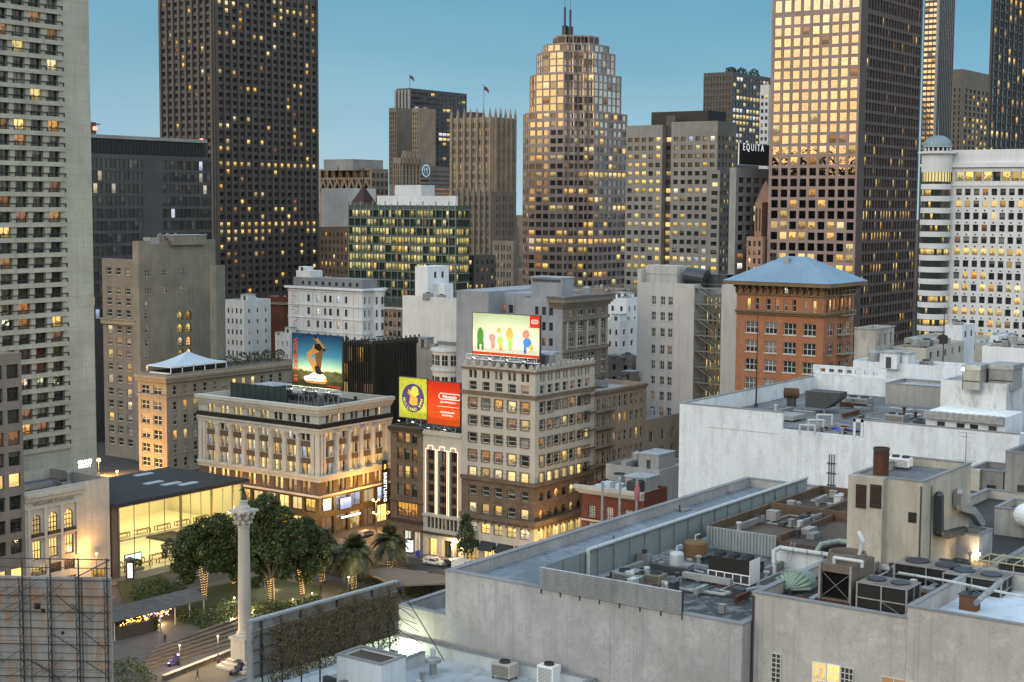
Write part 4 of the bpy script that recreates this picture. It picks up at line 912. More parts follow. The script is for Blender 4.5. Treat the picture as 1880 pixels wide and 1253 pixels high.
# blank white block with lift tower
b=mk('blank_block','blank pale block with a tall lift tower on its roof, left of a grey building',838,428,548,739,846,W_WHITE,roof=ROOF_L); b.scatter(6,3)
q=at_x(785,490,b.x0+5); yL=at_x(762,490,b.x0+5)[1]; xR=at_y(824,494,q[1])[0]
mb=MB(); mb.box(b.x0+5,q[1],b.h-1,xR,yL,q[2]); mb.box(b.x0+8,q[1]-4,b.h-1,xR-3,q[1]-.003,q[2]-5); mb.build('lift_tower',W_WHITE2,b.root)
mb=MB(); 
for i in (.35,.7): x=q[0]+(xR-q[0])*i; mb.box(x-.45,q[1]-.05,q[2]-3.4,x+.45,q[1]-.003,q[2]-1.6)
mb.build('lift_tower_window',BLACK,b.root); b.finish()
# louvred building
BZ=plain('bronze_louvre',(.06,.055,.047),.4,.3)
b=mk('louvred_building','dark bronze building wrapped in vertical louvres behind the shoe billboard',686,400,632,628,768,BZ,roof=ROOF_L,par=1.2)
zz=b.z(705)
b.grid('W',6,rowsof(0,b.h-.5,9,.85),.97,m0=.01,dp=.5,pick=picker('black',.25,('dim','warm'),seed=131)); b.grid('S',10,rowsof(0,b.h-.5,9,.85),.97,m0=.01,dp=.5,pick=picker('black',.05,('warm',),seed=132,cells={(8,2):'warm'}))
for f,n in ((b.FW_,14),(b.FS_,30)):
    for i in range(n+1):
        mb=MB(); a=f.W*i/n; mb.obox(f.o,f.u,f.n,max(.003,a-.07),a+.07,.003,.55,0,b.h+(.8 if i%3 else 1.4)); mb.build('louvre',BZ,b.root)
b.scatter(21,5); b.finish()
b=mk('blank_block','pale grey plain building between the louvred building and the round white bay',806,398,633,765,812,W_GREY,roof=ROOF_L); b.scatter(44,3); b.finish()
b=mk('bay_building','white building with a curved corner bay behind the two small billboards',842,385,628,806,850,W_WHITE,roof=ROOF_L)
mb=MB(); q=at_x(822,650,b.x0); zb1,zb0=zof(q[0],q[1],640),zof(q[0],q[1],680); mb.lathe((q[0]+1,q[1],0),[(4.5,zb0-14),(4.5,zb1-.8),(5,zb1-.6),(5,zb1),(0,zb1+.2)],20); mb.lathe((q[0]+1,q[1],0),[(4.9,zb0),(5.0,zb0+.5),(4.5,zb0+.6)],20); mb.build('round_bay',W_WHITE,b.root)
for a in (2.5,3.0,3.5,4.0,4.5):
    for zc in ((zb0+zb1)/2,(zb0+zb1)/2-5.5):
        mb=MB(); cx,cy=q[0]+1+4.5*math.cos(a),q[1]+4.5*math.sin(a); u_=(-math.sin(a),math.cos(a)); nn=(math.cos(a),math.sin(a))
        mb.obox((cx,cy),u_,nn,-.75,.75,-.1,.06,zc-1.3,zc+1.3,0); mb.obox((cx,cy),u_,nn,-.05,.05,.061,.1,zc-1.3,zc+1.3,1); mb.obox((cx,cy),u_,nn,-.75,.75,.061,.1,zc-.05,zc+.05,1); mb.build('bay_window',[G_SHADE,FR_W],b.root)
b.ring(b.z(634),b.z(629),.8,W_TAN,'cornice'); b.finish()
# ---------- grey building behind the character billboard ----------
GB=wall('blue_grey_render',(.27,.285,.31),streak=.4)
s=spec(1033,360,550,948,1117); (gx,gy),gx1,gy1,gh=s
b=B('ornate_building','grey building whose right end is a tan ornate facade with a heavy bracketed cornice',(gx,gy),gx1,gy1,gh,GB,roof=ROOF_L)
mT=b.mat(W_TAN); f=b.FW_
cols=colpx(f,600,[(982,988.5),(995,1002),(1008,1015)]); rows=[(zpx(f,1000,c),zpx(f,1000,a)) for a,c in ((564,579),(592,607),(621,635),(650,665))][::-1]
b.grid('W',0,rows,cols=cols,dp=.3,pick=picker('black',0),fr=FR_D,ft=.1)
f=b.FS_; cols=colpx(f,620,[(1044.7,1053),(1061,1073),(1080.4,1094.5),(1103.4,1110.5)]); rr=lambda L:[(zpx(f,1075,c),zpx(f,1075,a)) for a,c in L][::-1]
pk=picker('shade',.08,('dim',),seed=4); zc=zpx(f,1075,612)
b.grid('S',0,rr([(617,634),(648,664),(672,687),(696,711),(720,735)]),cols=cols,dp=.5,pick=pk,fr=FR_W,nx=2,ny=2,ft=.13,mi=mT,z1=zc,sill=.3,sillm=W_CREAM)
b.grid('S',0,rr([(588,607)]),cols=cols,dp=.5,pick=pk,fr=FR_W,nx=2,ny=2,ft=.13,mi=mT,z0=zc,z1=zpx(f,1075,583),arch=True)
b.grid('S',0,rr([(568,579)]),cols=cols,dp=.5,pick=pk,fr=FR_W,nx=2,ft=.13,mi=mT,z0=zpx(f,1075,583),z1=b.h)
z1,z0=b.z(549),b.z(566); g=b.FS_
for i,(o_,za,zb) in enumerate(((.5,z0,z0+.6),(1.0,z0+.603,z0+1.2),(1.6,z0+1.203,z1+.2),(1.9,z1+.203,z1+.6))):
    mb=MB(); mb.obox(g.o,g.u,g.n,-o_,g.W+o_*.5,.003,o_,za,zb); mb.obox(b.FW_.o,b.FW_.u,b.FW_.n,b.FW_.W-3.4,b.FW_.W,.003,o_,za,zb); mb.build('cornice',W_TAN if i<3 else ROOF_G,b.root)
for z_ in (zpx(f,1075,640),zpx(f,1075,584)): mb=MB(); mb.obox(g.o,g.u,g.n,0,g.W,.003,.5,z_-.4,z_+.4); mb.build('string_course',W_TAN,b.root)
for u_ in (1040,1057,1077,1099,1113):
    a=colpx(g,620,[(u_-1,u_+1)])[0]; mb=MB(); mb.obox(g.o,g.u,g.n,a[0],a[1],.003,.35,zpx(f,1075,640),zpx(f,1075,585)); mb.build('pilaster',W_CREAM,b.root)
ya,yb_=at_x(975,512,gx+2)[1],at_x(1031,512,gx+2)[1]; mb=MB(); mb.box(gx+2,yb_,gh-1,at_y(1053,512,yb_)[0],ya,zof(gx+2,yb_,512)); zt=zof(gx+2,yb_,512); mb.box(gx+1.8,yb_-.2,zt+.003,at_y(1053,512,yb_)[0]+.2,ya+.2,zt+.3,1)
for i in range(16): yy=yb_+.3+i*(ya-yb_-.6)/16; mb.box(gx+1.85,yy,zt-.9,gx+1.997,yy+.3,zt-.3,2)
mb.build('penthouse',[GB,ROOF_L,METAL_D],b.root)
# recess and left wing
yM,yL=at_x(897,540,gx)[1],at_x(838,540,gx)[1]; h2=zof(gx,yM,536)
f=Facade((gx+6,yM),(0,-1),(-1,0),yM-gy1); mb=MB(); rw=[(zof(gx+6,gy1,577),zof(gx+6,gy1,562)),(zof(gx+6,gy1,604),zof(gx+6,gy1,590))][::-1]; cc=colpx(f,565,[(904,909),(912,917),(922,929),(934,942)]); f.wallgrid(mb,0,h2-.5,cc,rw,.3)
mb.face([(gx+6,gy1,h2-.5),(gx+30,gy1,h2-.5),(gx+30,yM,h2-.5),(gx+6,yM,h2-.5)]); mb.build('recess_wall',GB,b.root); putwindows(b.root,f,cc,rw,.3,picker('dark',0),FR_D,1,2,.1,budget=b.budget,stuff=b.stuff)
mb=MB(); mb.box(gx,yM,0,gx+30,yL,zof(gx,yL,533)); mb.box(gx+24,gy1+.01,gh-1.2,gx+26,yM-.01,gh+.1); mb.build('left_wing_wall',GB,b.root)
b.scatter(77,5); b.finish()
# light buildings seen between
for i,(uc,d,v,ul,ur,wm,lb) in enumerate(((1150,440,548,1116,1172,W_WHITE2,'small bright white house, uppermost in the gap left of the white fire-stair building'),(1138,415,590,1114,1168,W_WHITE,'bluish white flat-roofed house in the gap, just below the uppermost white house'),(1160,395,655,1116,1176,wall('pink_grey_render',(.3,.25,.23)),'low pinkish building with roof machinery left of the white fire-stair building'),(1135,372,700,1114,1176,W_TAN,'low tan building at the bottom of the gap, with a lit yard beside it'))):
    b=mk('low_house',lb,uc,d,v,ul,ur,wm,roof=ROOF_L); b.grid('W',2,rowsof(b.h-8,b.h-1.5,2,.45),.3,dp=.3,pick=picker('dark',.1,('dim',)),fr=FR_D); b.grid('S',2,rowsof(b.h-8,b.h-1.5,2,.45),.3,dp=.3,pick=picker('dark',.1,('warm',))); b.scatter(50+i,5,.9,fx=(.2,.8),fy=(.2,.8)); b.finish()
# rooftops behind the ornate building
b=mk('office_block','low flat-roofed building with railings behind the ornate grey building',1140,470,532,1052,1170,W_TAN,roof=ROOF_D); b.grid('S',8,rowsof(b.h-10,b.h-1,3,.4),.6,dp=.3,pick=picker('black',.3,('off',))); b.grid('W',8,rowsof(b.h-10,b.h-1,3,.4),.6,dp=.3,pick=picker('black',.3,('off',))); b.scatter(61,6); b.finish()
# ---------- white fire-stair building ----------
s=spec(1275,372,522,1170,1354); (hx,hy),hx1,hy1,hh=s
b=B('fire_stair_building','tall off-white building with three window columns and a recess of zigzag fire stairs',(hx,hy),hx+24,hy1,hh,W_WHITE if 0 else wall('off_white_render',(.42,.41,.40),var=.12,streak=.35),roof=ROOF_G)
WM=b.wm; f=b.FW_; cols=colpx(f,640,[(1195.4,1203),(1211.5,1219.7),(1225.5,1233.7)]); rows=[(zpx(f,1215,c),zpx(f,1215,a)) for a,c in ((544.7,560),(573.5,589),(603,619),(634,650.6),(662.6,678.7),(691.5,706.8),(719.5,736),(748,764),(777,793))][::-1]
b.grid('W',0,rows,cols=cols,dp=.35,pick=picker('dark',0),fr=FR_W,nx=2,ny=2,ft=.09,sill=.12,sillm=WM)
yR0=at_x(1325,525,hx)[1]; yR1=at_x(1354,530,hx)[1]; hR=zof(hx,yR0,523)
mb=MB(); mb.box(hx,yR1,0,hx+24,yR0,hR); mb.build('right_slab',WM,b.root)
f=Facade((hx+5,hy),(0,-1),(-1,0),hy-yR0); mb=MB(); zs=[zof(hx,hy,545+28.9*k) for k in range(0,9)]; rw=sorted((z_-3.1,z_-.2) for z_ in zs); cc=spread(f.W,3,.62,.04,.04,pair=.25); f.wallgrid(mb,0,hh-3,cc,rw,.2); mb.face([(hx+5,yR0,hh-3),(hx+24,yR0,hh-3),(hx+24,hy,hh-3),(hx+5,hy,hh-3)]); mb.build('recess_wall',W_H2,b.root)
putwindows(b.root,f,cc,rw,.2,picker('dark',.55,('off','warm','off'),seed=140),FR_D,1,2,.1,budget=b.budget,stuff=b.stuff)
STG=plain('grey_green_steel',(.2,.23,.22),.5,.4)
for k in range(0,8):
    z_=zof(hx,hy,529+28.9*(k)); mb=MB(); mb.box(hx+.3,yR0+.05,z_-.15,hx+1.9,hy-.05,z_+.05); mb.box(hx+.3,yR0+.05,z_+1.0,hx+.36,hy-.05,z_+1.06); mb.build('stair_landing',STG,b.root)
    z2=zof(hx,hy,529+28.9*(k+1)); mb=MB(); L=hy-yR0-1.2
    for q in (0,.9):
        mb.tube((hx+.5+q,hy-.6,z_),(hx+.5+q,yR0+.6,z2),.13,4,sm=False)
    for i in range(12):
        t_=i/12; mb.box(hx+.5,hy-.6-L*t_-.3,z_+(z2-z_)*t_-.05,hx+1.4,hy-.6-L*t_,z_+(z2-z_)*t_)
    mb.tube((hx+.4,hy-.6,z_+1),(hx+.4,yR0+.6,z2+1),.05,4); mb.build('stair_flight',STG,b.root)
ya,yb_=at_x(1185,488,hx+2)[1],at_x(1243,488,hx+2)[1]; zt=zof(hx+2,yb_,489); mb=MB(); mb.box(hx+2,yb_,hh-1,at_y(1262,489,yb_)[0],ya,zt); mb.box(hx+1.9,yb_,(zt+hh)/2-.05,hx+1.99,ya,(zt+hh)/2+.05,1); mb.box(hx+1.9,(ya+yb_)/2-.05,hh,hx+1.99,(ya+yb_)/2+.05,zt,1); mb.build('penthouse',[WM,METAL],b.root)
mb=MB(); mb.box(hx,ya,hh-.01,hx+3,hy1,hh+3.2); mb.build('parapet_block',WM,b.root)
mb=MB(); p0,p1=at_x(1262,506,hx+5),at_x(1298,512,hx+5); mb.tube(p0,p1,2.2,14); mb.tube((p1[0]+1,p1[1],hh-1),(p1[0]+1,p1[1],hh+4),.1,6); 
mb.build('cooling_duct',METAL_D,b.root)
for u_,nm in ((1308,'ac'),(1330,'ac'),(1345,'ac')):
    q=at_x(u_,515,hx+6); mb=MB(); mb.box(q[0],q[1]-2,hh-1,q[0]+3,q[1]+1.4,hh+2.0); mb.box(q[0]-.1,q[1]-2.1,hh+2.003,q[0]+3.1,q[1]+1.5,hh+2.2); mb.build('air_handler',METAL_D,b.root)
b.finish()
# ---------- brick building with hipped roof ----------
b=mk('brick_building','orange brick building with a blue-grey hipped metal roof and deep bracketed eaves',1514,330,521,1353,1568,W_BRICK,par=0)
f=b.FW_; c8=colpx(f,560,[(1371,1378),(1386,1393),(1406.3,1414.5),(1423,1430),(1438.7,1446),(1454.5,1461.7),(1475,1482),(1491.8,1498.7)])
c4=colpx(f,640,[(1368.5,1391.5),(1403.5,1425.4),(1438,1461),(1473.7,1497)]); z=b.z
def R1(L,u=1485,f=f): return [(zpx(f,u,c),zpx(f,u,a)) for a,c in L][::-1]
zA=zpx(f,1485,545); zB=zpx(f,1485,582)
b.grid('W',0,R1([(530,541)]),cols=c8,dp=.35,pick=picker('dark',.1,('white',)),fr=FR_W,nx=2,ny=2,ft=.1,z0=zA,z1=b.h)
b.grid('W',0,R1([(552,574)]),cols=c8,dp=.4,pick=picker('shade',.2,('dim',),cells={(0,0):'warm',(7,0):'warm',(4,0):'dim'},seed=6),fr=FR_W,nx=1,ny=2,ft=.1,z0=zB,z1=zA)
b.grid('W',0,R1([(595.7,617.4),(631,653),(666,687.6),(701,723),(736,758),(771,793)]),cols=c4,dp=.35,pick=picker('shade',.05,('dim',),seed=7),fr=FR_W,nx=3,ny=2,ft=.11,z1=zB,sill=.15,sillm=FR_W)
g=b.FS_; c3_=colpx(g,640,[(1519.6,1530),(1536.5,1546.7),(1552,1560.5)]); RS=lambda L:[(z(c),z(a)) for a,c in L][::-1]
b.grid('S',6,RS([(531,541)]),.55,dp=.35,pick=picker('black',.1,('dim',)),fr=FR_D,z0=z(546),z1=b.h)
b.grid('S',7,RS([(552,575)]),.7,dp=.4,pick=picker('warm',1,('warm','dim'),seed=9),fr=FR_D,z0=z(583),z1=z(546))
b.grid('S',0,RS([(598,620),(634,656),(669,690),(704,726),(739,761)]),cols=c3_,dp=.35,pick=picker('shade',.1,('dim',),seed=8),fr=FR_W,nx=2,ny=2,ft=.11,z1=z(583))
TC=wall('bronze_cornice',(.16,.12,.07),streak=.3)
b.ring(z(547),z(543),.35,TC,'string_course'); b.ring(z(583),z(579),.5,TC,'cornice'); b.ring(z(579)+.003,z(576),.9,TC,'cornice_lip')
for f_,n in ((b.FW_,13),(b.FS_,8)):
    for i in range(n+1):
        mb=MB(); a=f_.W*i/n; mb.obox(f_.o,f_.u,f_.n,max(0.0,a-.2),a+.2,.003,.7,b.h-2.6,b.h-.9); mb.obox(f_.o,f_.u,f_.n,max(0.0,a-.2),a+.2,.7,1.6,b.h-1.4,b.h-.9); mb.build('bracket',TC,b.root)
e=2.3; X0,Y0,X1,Y1=b.x0-e,b.y0-e,b.x1+e,b.y1+e; ze=b.h; zr=zof((b.x0+b.x1)/2,(b.y0+b.y1)/2,471); rx=(X0+X1)/2
RM=wall('blue_metal_roofing',(.17,.26,.34),.5,var=.15,streak=.1,metal=.1); inset=(X1-X0)/2; ya,yb_=Y0+inset,Y1-inset
if yb_<ya: ya=yb_=(Y0+Y1)/2
mb=MB(); mb.box(X0,Y0,ze-.85,X1,Y1,ze,1)
A,Bq,C_,D_=(X0-.1,Y0-.1,ze+.004),(X1+.1,Y0-.1,ze+.004),(X1+.1,Y1+.1,ze+.004),(X0-.1,Y1+.1,ze+.004); R0,R1_=(rx,ya,zr),(rx,yb_,zr)
mb.face([A,Bq,R0]); mb.face([Bq,C_,R1_,R0]); mb.face([C_,D_,R1_]); mb.face([D_,A,R0,R1_])
mb.build('hipped_roof',[RM,TC],b.root)
mb=MB(); q=at_x(1447,480,b.x0+6); zq=ze+(zr-ze)*.55; mb.box(b.x0+5,q[1]-.5,zq-1,b.x0+6.3,q[1]+.5,zq+2.2); mb.build('roof_flue',METAL,b.root); b.finish()
# fire escape on the brick building's side
t_=thing('fire_escape','pale iron fire escape zigzagging down the right side of the brick building','fire escape',(b.x0+5,b.y0,0))
FE=plain('pale_iron',(.35,.36,.33),.5,.3); q0=(colpx(g,640,[(1538,1558)])[0])
for k,v_ in enumerate((545,583,620,656,692,728)):
    z_=b.z(v_); mb=MB(); mb.obox(g.o,g.u,g.n,q0[0]-.4,q0[1]+.4,.003,1.3,z_-.08,z_); 
    for a in (q0[0]-.4,(q0[0]+q0[1])/2,q0[1]+.4): mb.obox(g.o,g.u,g.n,a-.03,a+.03,1.24,1.3,z_,z_+1)
    mb.obox(g.o,g.u,g.n,q0[0]-.4,q0[1]+.4,1.24,1.3,z_+.97,z_+1.03); mb.build('platform',FE,t_)
    if k:
        zp=b.z((545,583,620,656,692,728)[k-1]); a0,a1=(q0 if k%2 else q0[::-1]); mb=MB()
        for w_ in (.5,1.1): mb.tube(g.P(a0,w_,zp),g.P(a1,w_,z_),.06,4)
        for i in range(10): s_=i/10; mb.tube(g.P(a0+(a1-a0)*s_,.5,zp+(z_-zp)*s_),g.P(a0+(a1-a0)*s_,1.1,zp+(z_-zp)*s_),.04,4)
        mb.build('ladder',FE,t_)
# ================= buildings round the square =================
W_NB=wall('putty_stucco',(.42,.39,.34),var=.12,streak=.25)
W_TERRA=wall('white_terracotta',(.55,.53,.47),var=.12,streak=.25,joint=(1.8,.9),jc=.9)
W_BRN=wall('brown_terracotta',(.17,.125,.085),streak=.35,brick=(.7,.3),jc=.8)
W_DARKBASE=wall('bronze_shopfront',(.05,.04,.03),streak=.2,rough=.5)
# ---------- corner hotel building ----------
s=spec(983,0,680,848,1092,x0=XS); (nx_,ny_),nx1,ny1,nh=s
b=B('hotel_building','putty-coloured corner hotel building with dark stone lower floors, under the cream billboard',(nx_,ny_),nx1,ny1,nh,W_NB,roof=ROOF_D,par=1.2,budget=110)
mS=b.mat(W_STONE); f=b.FW_; g=b.FS_
cw=colpx(f,742,[(861,875),(885,898.5),(908.5,922),(932.5,947),(956.6,971)]); cs=colpx(g,742,[(991.5,999.6),(1005.5,1014.5),(1019,1028),(1033,1041.7),(1046.8,1055),(1060.4,1068.7),(1073.6,1081.5)])
def RW(L,u=963): return [(zpx(f,u,c),zpx(f,u,a)) for a,c in L][::-1]
zc=zpx(f,983,731); zs=zpx(f,983,893); z2=zpx(f,983,963); z3=zpx(f,983,1004)
n2=lambda c:[q for a,e in c for q in ((a,(a+e)/2-.2),((a+e)/2+.2,e))]
for side,cc,sd in (('W',cw,1),('S',cs,2)):
    b.grid(side,0,RW([(682,702)]),cols=n2(cc),dp=.6,pick=picker('shade',0),fr=FR_D,ft=.08,z0=zpx(f,983,706.5),z1=b.h)
    b.grid(side,0,RW([(708,725)]),cols=cc,dp=.45,pick=picker('dark',0),fr=FR_W,nx=1,ny=2,ft=.1,z0=zc,z1=zpx(f,983,706.5))
    b.grid(side,0,RW([(740,759),(773,790),(806,822),(838,857),(870,889)]),cols=cc,dp=.35,
      pick=picker('shade',.1,('warm',),rows={0:.45,4:.8,3:.3},dimp=.3,seed=150+sd,cells={(3,4):'bright',(4,4):'bright',(4,0):'warm',(3,0):'warm',(2,0):'warm',(0,0):'dim',(4,1):'warm',(0,4):'warm',(1,4):'warm'} if side=='W' else {(i,4):'bright' for i in range(6)}),fr=FR_W,nx=1,ny=2,ft=.1,sill=.22,sillm=W_BRN,z0=zs,z1=zc)
    for (za,zb) in RW([(740,759),(773,790),(806,822),(838,857),(870,889)]):   # toothed quoins beside each window
        for a,e in cc:
            mb=MB(); fa=b.fac(side)
            for k in range(5):
                z_=za+(zb-za)*k/5; w_=.36 if k%2 else .2
                mb.obox(fa.o,fa.u,fa.n,a-w_,a-.003,.003,.09,z_,z_+(zb-za)/5-.02); mb.obox(fa.o,fa.u,fa.n,e+.003,e+w_,.003,.09,z_,z_+(zb-za)/5-.02)
            mb.obox(fa.o,fa.u,fa.n,a-.3,e+.3,.003,.13,zb+.003,zb+.22); mb.build('window_surround',W_BRN,b.root)
    b.grid(side,0,RW([(904,921),(937,954)]),cols=cc,dp=.5,pick=picker('dark',.2,('warm',),seed=160+sd,cells={(0,1):'warm',(1,1):'warm',(2,1):'warm',(4,1):'warm',(3,1):'dark'} if side=='W' else {}),fr=FR_W,nx=1,ny=2,ft=.1,mi=mS,z0=z2,z1=zs,arch=(side=='S'))
    b.grid(side,0,RW([(973,992)]),cols=[(a-.25,e+.25) for a,e in cc],dp=.4,pick=picker('bright',1,('bright','white') if side=='W' else ('bright',),seed=170),fr=FR_D,nx=2,ny=2,ft=.12,z0=z3,z1=z2)
    shop=spread(b.fac(side).W,4 if side=='W' else 5,.74,.04); b.grid(side,0,[(.5,z3-2.2)],cols=shop,dp=.6,pick=picker('warm',.9,('bright','warm'),seed=180),fr=FR_D,nx=3,ny=2,ft=.12,z0=0,z1=z3-.5)
b.ring(zc-.35,zc+.35,.55,W_BRN,'cornice'); b.ring(zs-.3,zs+.5,.6,W_STONE,'cornice'); b.ring(z2-.5,z2+.5,.9,W_STONE,'cornice'); b.ring(z2-1.1,z2-.503,.45,W_STONE,'cornice_band'); b.ring(b.h-.9,b.h-.45,.3,W_BRN,'string_course')
for f_ in (f,g):
    n=9 if f_ is f else 12
    for i in range(n):
        a=f_.W*(i+.5)/n; mb=MB(); mb.obox(f_.o,f_.u,f_.n,a-.55,a+.55,-.3,.15,b.h+.003,b.h+.55); mb.lathe(f_.P(a,-.05,b.h+.553),[(.4,0),(.35,.3),(0,.45)],8); mb.build('parapet_finial',W_NB,b.root)
    for i in range(10 if f_ is f else 14):
        a=f_.W*(i+.5)/(10 if f_ is f else 14); mb=MB(); mb.obox(f_.o,f_.u,f_.n,a-.15,a+.15,.45,.85,z2-1.6,z2-.503); mb.build('bracket',W_STONE,b.root)
AW=plain('dark_awning',(.02,.025,.025),.8)
for i in range(4):
    a,e=spread(f.W,4,.86,.03)[i]; mb=MB(); zt=z3-.6
    mb.face([f.P(a,.02,zt),f.P(e,.02,zt),f.P(e,1.7,zt-1.5),f.P(a,1.7,zt-1.5)]); mb.face([f.P(a,.02,zt),f.P(a,1.7,zt-1.5),f.P(a,.02,zt-1.5)]); mb.face([f.P(e,.02,zt),f.P(e,.02,zt-1.5),f.P(e,1.7,zt-1.5)]); mb.face([f.P(a,1.7,zt-1.5),f.P(e,1.7,zt-1.5),f.P(e,1.7,zt-1.8),f.P(a,1.7,zt-1.8)]); mb.build('awning',AW,b.root)
b.unit('ac',.35,.3,3.5,3,3.2,m=METAL_D); b.unit('tank',.5,.22,2.4,2.4,4); b.unit('house',.7,.5,6,6,3); b.unit('vent',.2,.15,.7,.7,1.5); b.unit('duct',.5,.75,5,1,.8); b.finish()
NB=b
# fire escape on the hotel's right edge
t_=thing('fire_escape','dark iron fire escape at the far right bays of the putty-coloured hotel building','fire escape',(nx1-6,ny_,0))
for k,v_ in enumerate((725,757,789,822,855,888)):
    z_=zpx(g,1080,v_); mb=MB(); a0,a1=g.W-6.5,g.W-.4; mb.obox(g.o,g.u,g.n,a0,a1,.25,1.4,z_-.06,z_); mb.obox(g.o,g.u,g.n,a0,a1,1.36,1.4,z_+.95,z_+1)
    for i in range(9): a=a0+(a1-a0)*i/8; mb.obox(g.o,g.u,g.n,a-.02,a+.02,1.36,1.4,z_,z_+1)
    mb.build('platform',FR_B,t_)
# ---------- brown six-storey next door ----------
h=at_x(1092,717,XS); hz=zpx(g,1092,719)
b=B('shop_building','plain tan five-storey building with many narrow sash windows, right of the putty-coloured hotel',(nx1+.02,ny_),at_y(1187,705,ny_)[0],ny_+24,hz,wall('tan_render',(.27,.22,.165),streak=.3),roof=ROOF_L)
g2=b.FS_; cols=colpx(g2,745,[(1096.4,1101.7),(1106,1112),(1115.6,1121.3),(1126,1132),(1136,1142),(1145.7,1151.7),(1157,1162.7),(1167,1172.5),(1175.7,1181)])
rows=[(zpx(g2,1098,c),zpx(g2,1098,a)) for a,c in ((733.6,755),(767,785),(800.6,820),(832.6,854),(865,886),(898,919),(931,952))][::-1]
b.grid('S',0,rows,cols=cols,dp=.45,pick=picker('shade',.03,('warm',),seed=190,cells={(3,1):'dim',(4,1):'warm',(5,1):'warm'}),fr=FR_W,ny=2,ft=.08)
b.ring(b.h-.9,b.h-.3,.5,W_BRN,'cornice','S'); b.unit('house',.3,.5,5,5,3); b.unit('ac',.6,.3,3,2.5,2); b.unit('vent',.15,.2,.6,.6,2.2); b.unit('tank',.7,.6,2.4,2.4,3); b.finish()
t_=thing('fire_escape','dark iron fire escape on the left bays of the plain tan building','fire escape',(b.x0+3,b.y0,0))
for v_ in (757,789,822,855,888):
    z_=zpx(g2,1105,v_); a0,a1=.5,7.5; mb=MB(); mb.obox(g2.o,g2.u,g2.n,a0,a1,.06,1.2,z_-.06,z_); mb.obox(g2.o,g2.u,g2.n,a0,a1,1.16,1.2,z_+.95,z_+1)
    for i in range(10): a=a0+(a1-a0)*i/9; mb.obox(g2.o,g2.u,g2.n,a-.02,a+.02,1.16,1.2,z_,z_+1)
    mb.build('platform',FR_B,t_)
x_=b.x1; b=B('shop_building','low stone building with paired dark windows between the tan building and the white wall',(x_+.02,ny_),x_+26,ny_+24,zpx(g2,1187,772),W_H2,roof=ROOF_L)
cols=colpx(b.FS_,800,[(1191.5,1200),(1213,1220),(1231.5,1238)]); rows=[(zpx(b.FS_,1195,c),zpx(b.FS_,1195,a)) for a,c in ((792.6,814),(825,845),(858,876),(892,912))][::-1]
b.grid('S',0,rows,cols=cols,dp=.4,pick=picker('dark',0),fr=FR_W,nx=2,ft=.1); b.scatter(31,5); b.unit('duct',.3,.4,8,1.2,1.0,m=METAL_D); b.finish()
# ---------- billboard building with white columns ----------
s=spec(585,0,748,365,717,x0=XS); (bx,by),bx1,by1,bh=s
b=B('corner_building','white columned corner building with brightly lit windows under the running shoe billboard',(bx,by),bx1,by1,bh,W_TERRA,roof=ROOF_D,par=1.6,budget=110)
f,g=b.FW_,b.FS_; mB=b.mat(W_BRN); mD=b.mat(W_DARKBASE)
cw=colpx(f,800,[(380.9,395.7),(404.9,420.2),(429,444),(453.6,468.7),(478,493.6),(502.8,519),(528,544),(553,569)]); cs=colpx(g,800,[(597.9,611.7),(621,634.7),(643.6,657.4),(666,679.4),(688.3,701)])
def RB(L,u=562): return [(zpx(f,u,c),zpx(f,u,a)) for a,c in L][::-1]
zE=zpx(f,585,787); zL=zpx(f,585,877); zB_=zpx(f,585,911); zA=zpx(f,585,779)
lw={(1,0):'white',(1,2):'white',(2,2):'white',(3,2):'white',(6,0):'dark',(7,1):'dark',(0,1):'dark',(6,1):'warm',(4,2):'dark',(7,2):'dark',(4,0):'warm',(5,1):'warm',(6,2):'dim'}
for side,cc,sd in (('W',cw,1),('S',cs,2)):
    b.grid(side,0,RB([(762,778)]),cols=n2([(a+.1,e-.1) for a,e in cc]),dp=.5,pick=picker('dark',.45,('warm','bright'),seed=200+sd),fr=FR_D,ft=.1,ny=2,z0=zA,z1=b.h)
    b.grid(side,0,RB([(792,809),(821,840),(851.7,871)]),cols=n2(cc),dp=.5,pick=picker('dark',.62,('warm','bright','warm','white'),seed=203+sd),fr=FR_D,nx=1,ny=2,ft=.1,z0=zL,z1=zE)
    b.grid(side,0,RB([(883.6,905)]),cols=n2(cc),dp=.5,pick=picker('dark',.6,('warm','bright'),seed=207+sd),fr=FR_W,nx=1,ny=2,ft=.1,mi=mB,z0=zB_,z1=zL)
    shop=spread(b.fac(side).W,9 if side=='W' else 5,.8,.02); zt=zpx(f,585,919); zm=zpx(f,585,943)
    b.grid(side,0,[(zm,zt)],cols=shop,dp=.5,pick=picker('warm',.8,('white','bright','warm'),seed=210+sd),fr=FR_D,nx=2,ft=.15,mi=mD,z0=zm-.6,z1=zB_)
    b.grid(side,0,[(.4,zm-1.4)],cols=shop,dp=.7,pick=picker('dim',.7,('bright','dim','warm'),seed=213+sd),fr=FR_D,nx=2,ny=1,ft=.15,mi=mD,z0=0,z1=zm-.6)
b.ring(zA-.1,zE,.9,BLACK,'balcony_band'); b.ring(zE-1.5,zE-.003,.5,W_TERRA,'entablature'); b.ring(zE-.6,zE-.1,.85,W_TERRA,'entablature_lip')
b.ring(b.h-2.2,b.h-1.5,.5,W_TERRA,'cornice'); b.ring(b.h-1.497,b.h-.7,1.0,W_TERRA,'cornice'); b.ring(b.h-.697,b.h+.15,1.5,W_TERRA,'cornice')
b.ring(zL-1.2,zL-.3,.5,W_TERRA,'cornice'); b.ring(zL-.297,zL+.3,.9,W_TERRA,'cornice'); b.ring(zB_-.5,zB_,.35,W_TERRA,'string_course')
r1=zL+.3; r2=zE-1.5
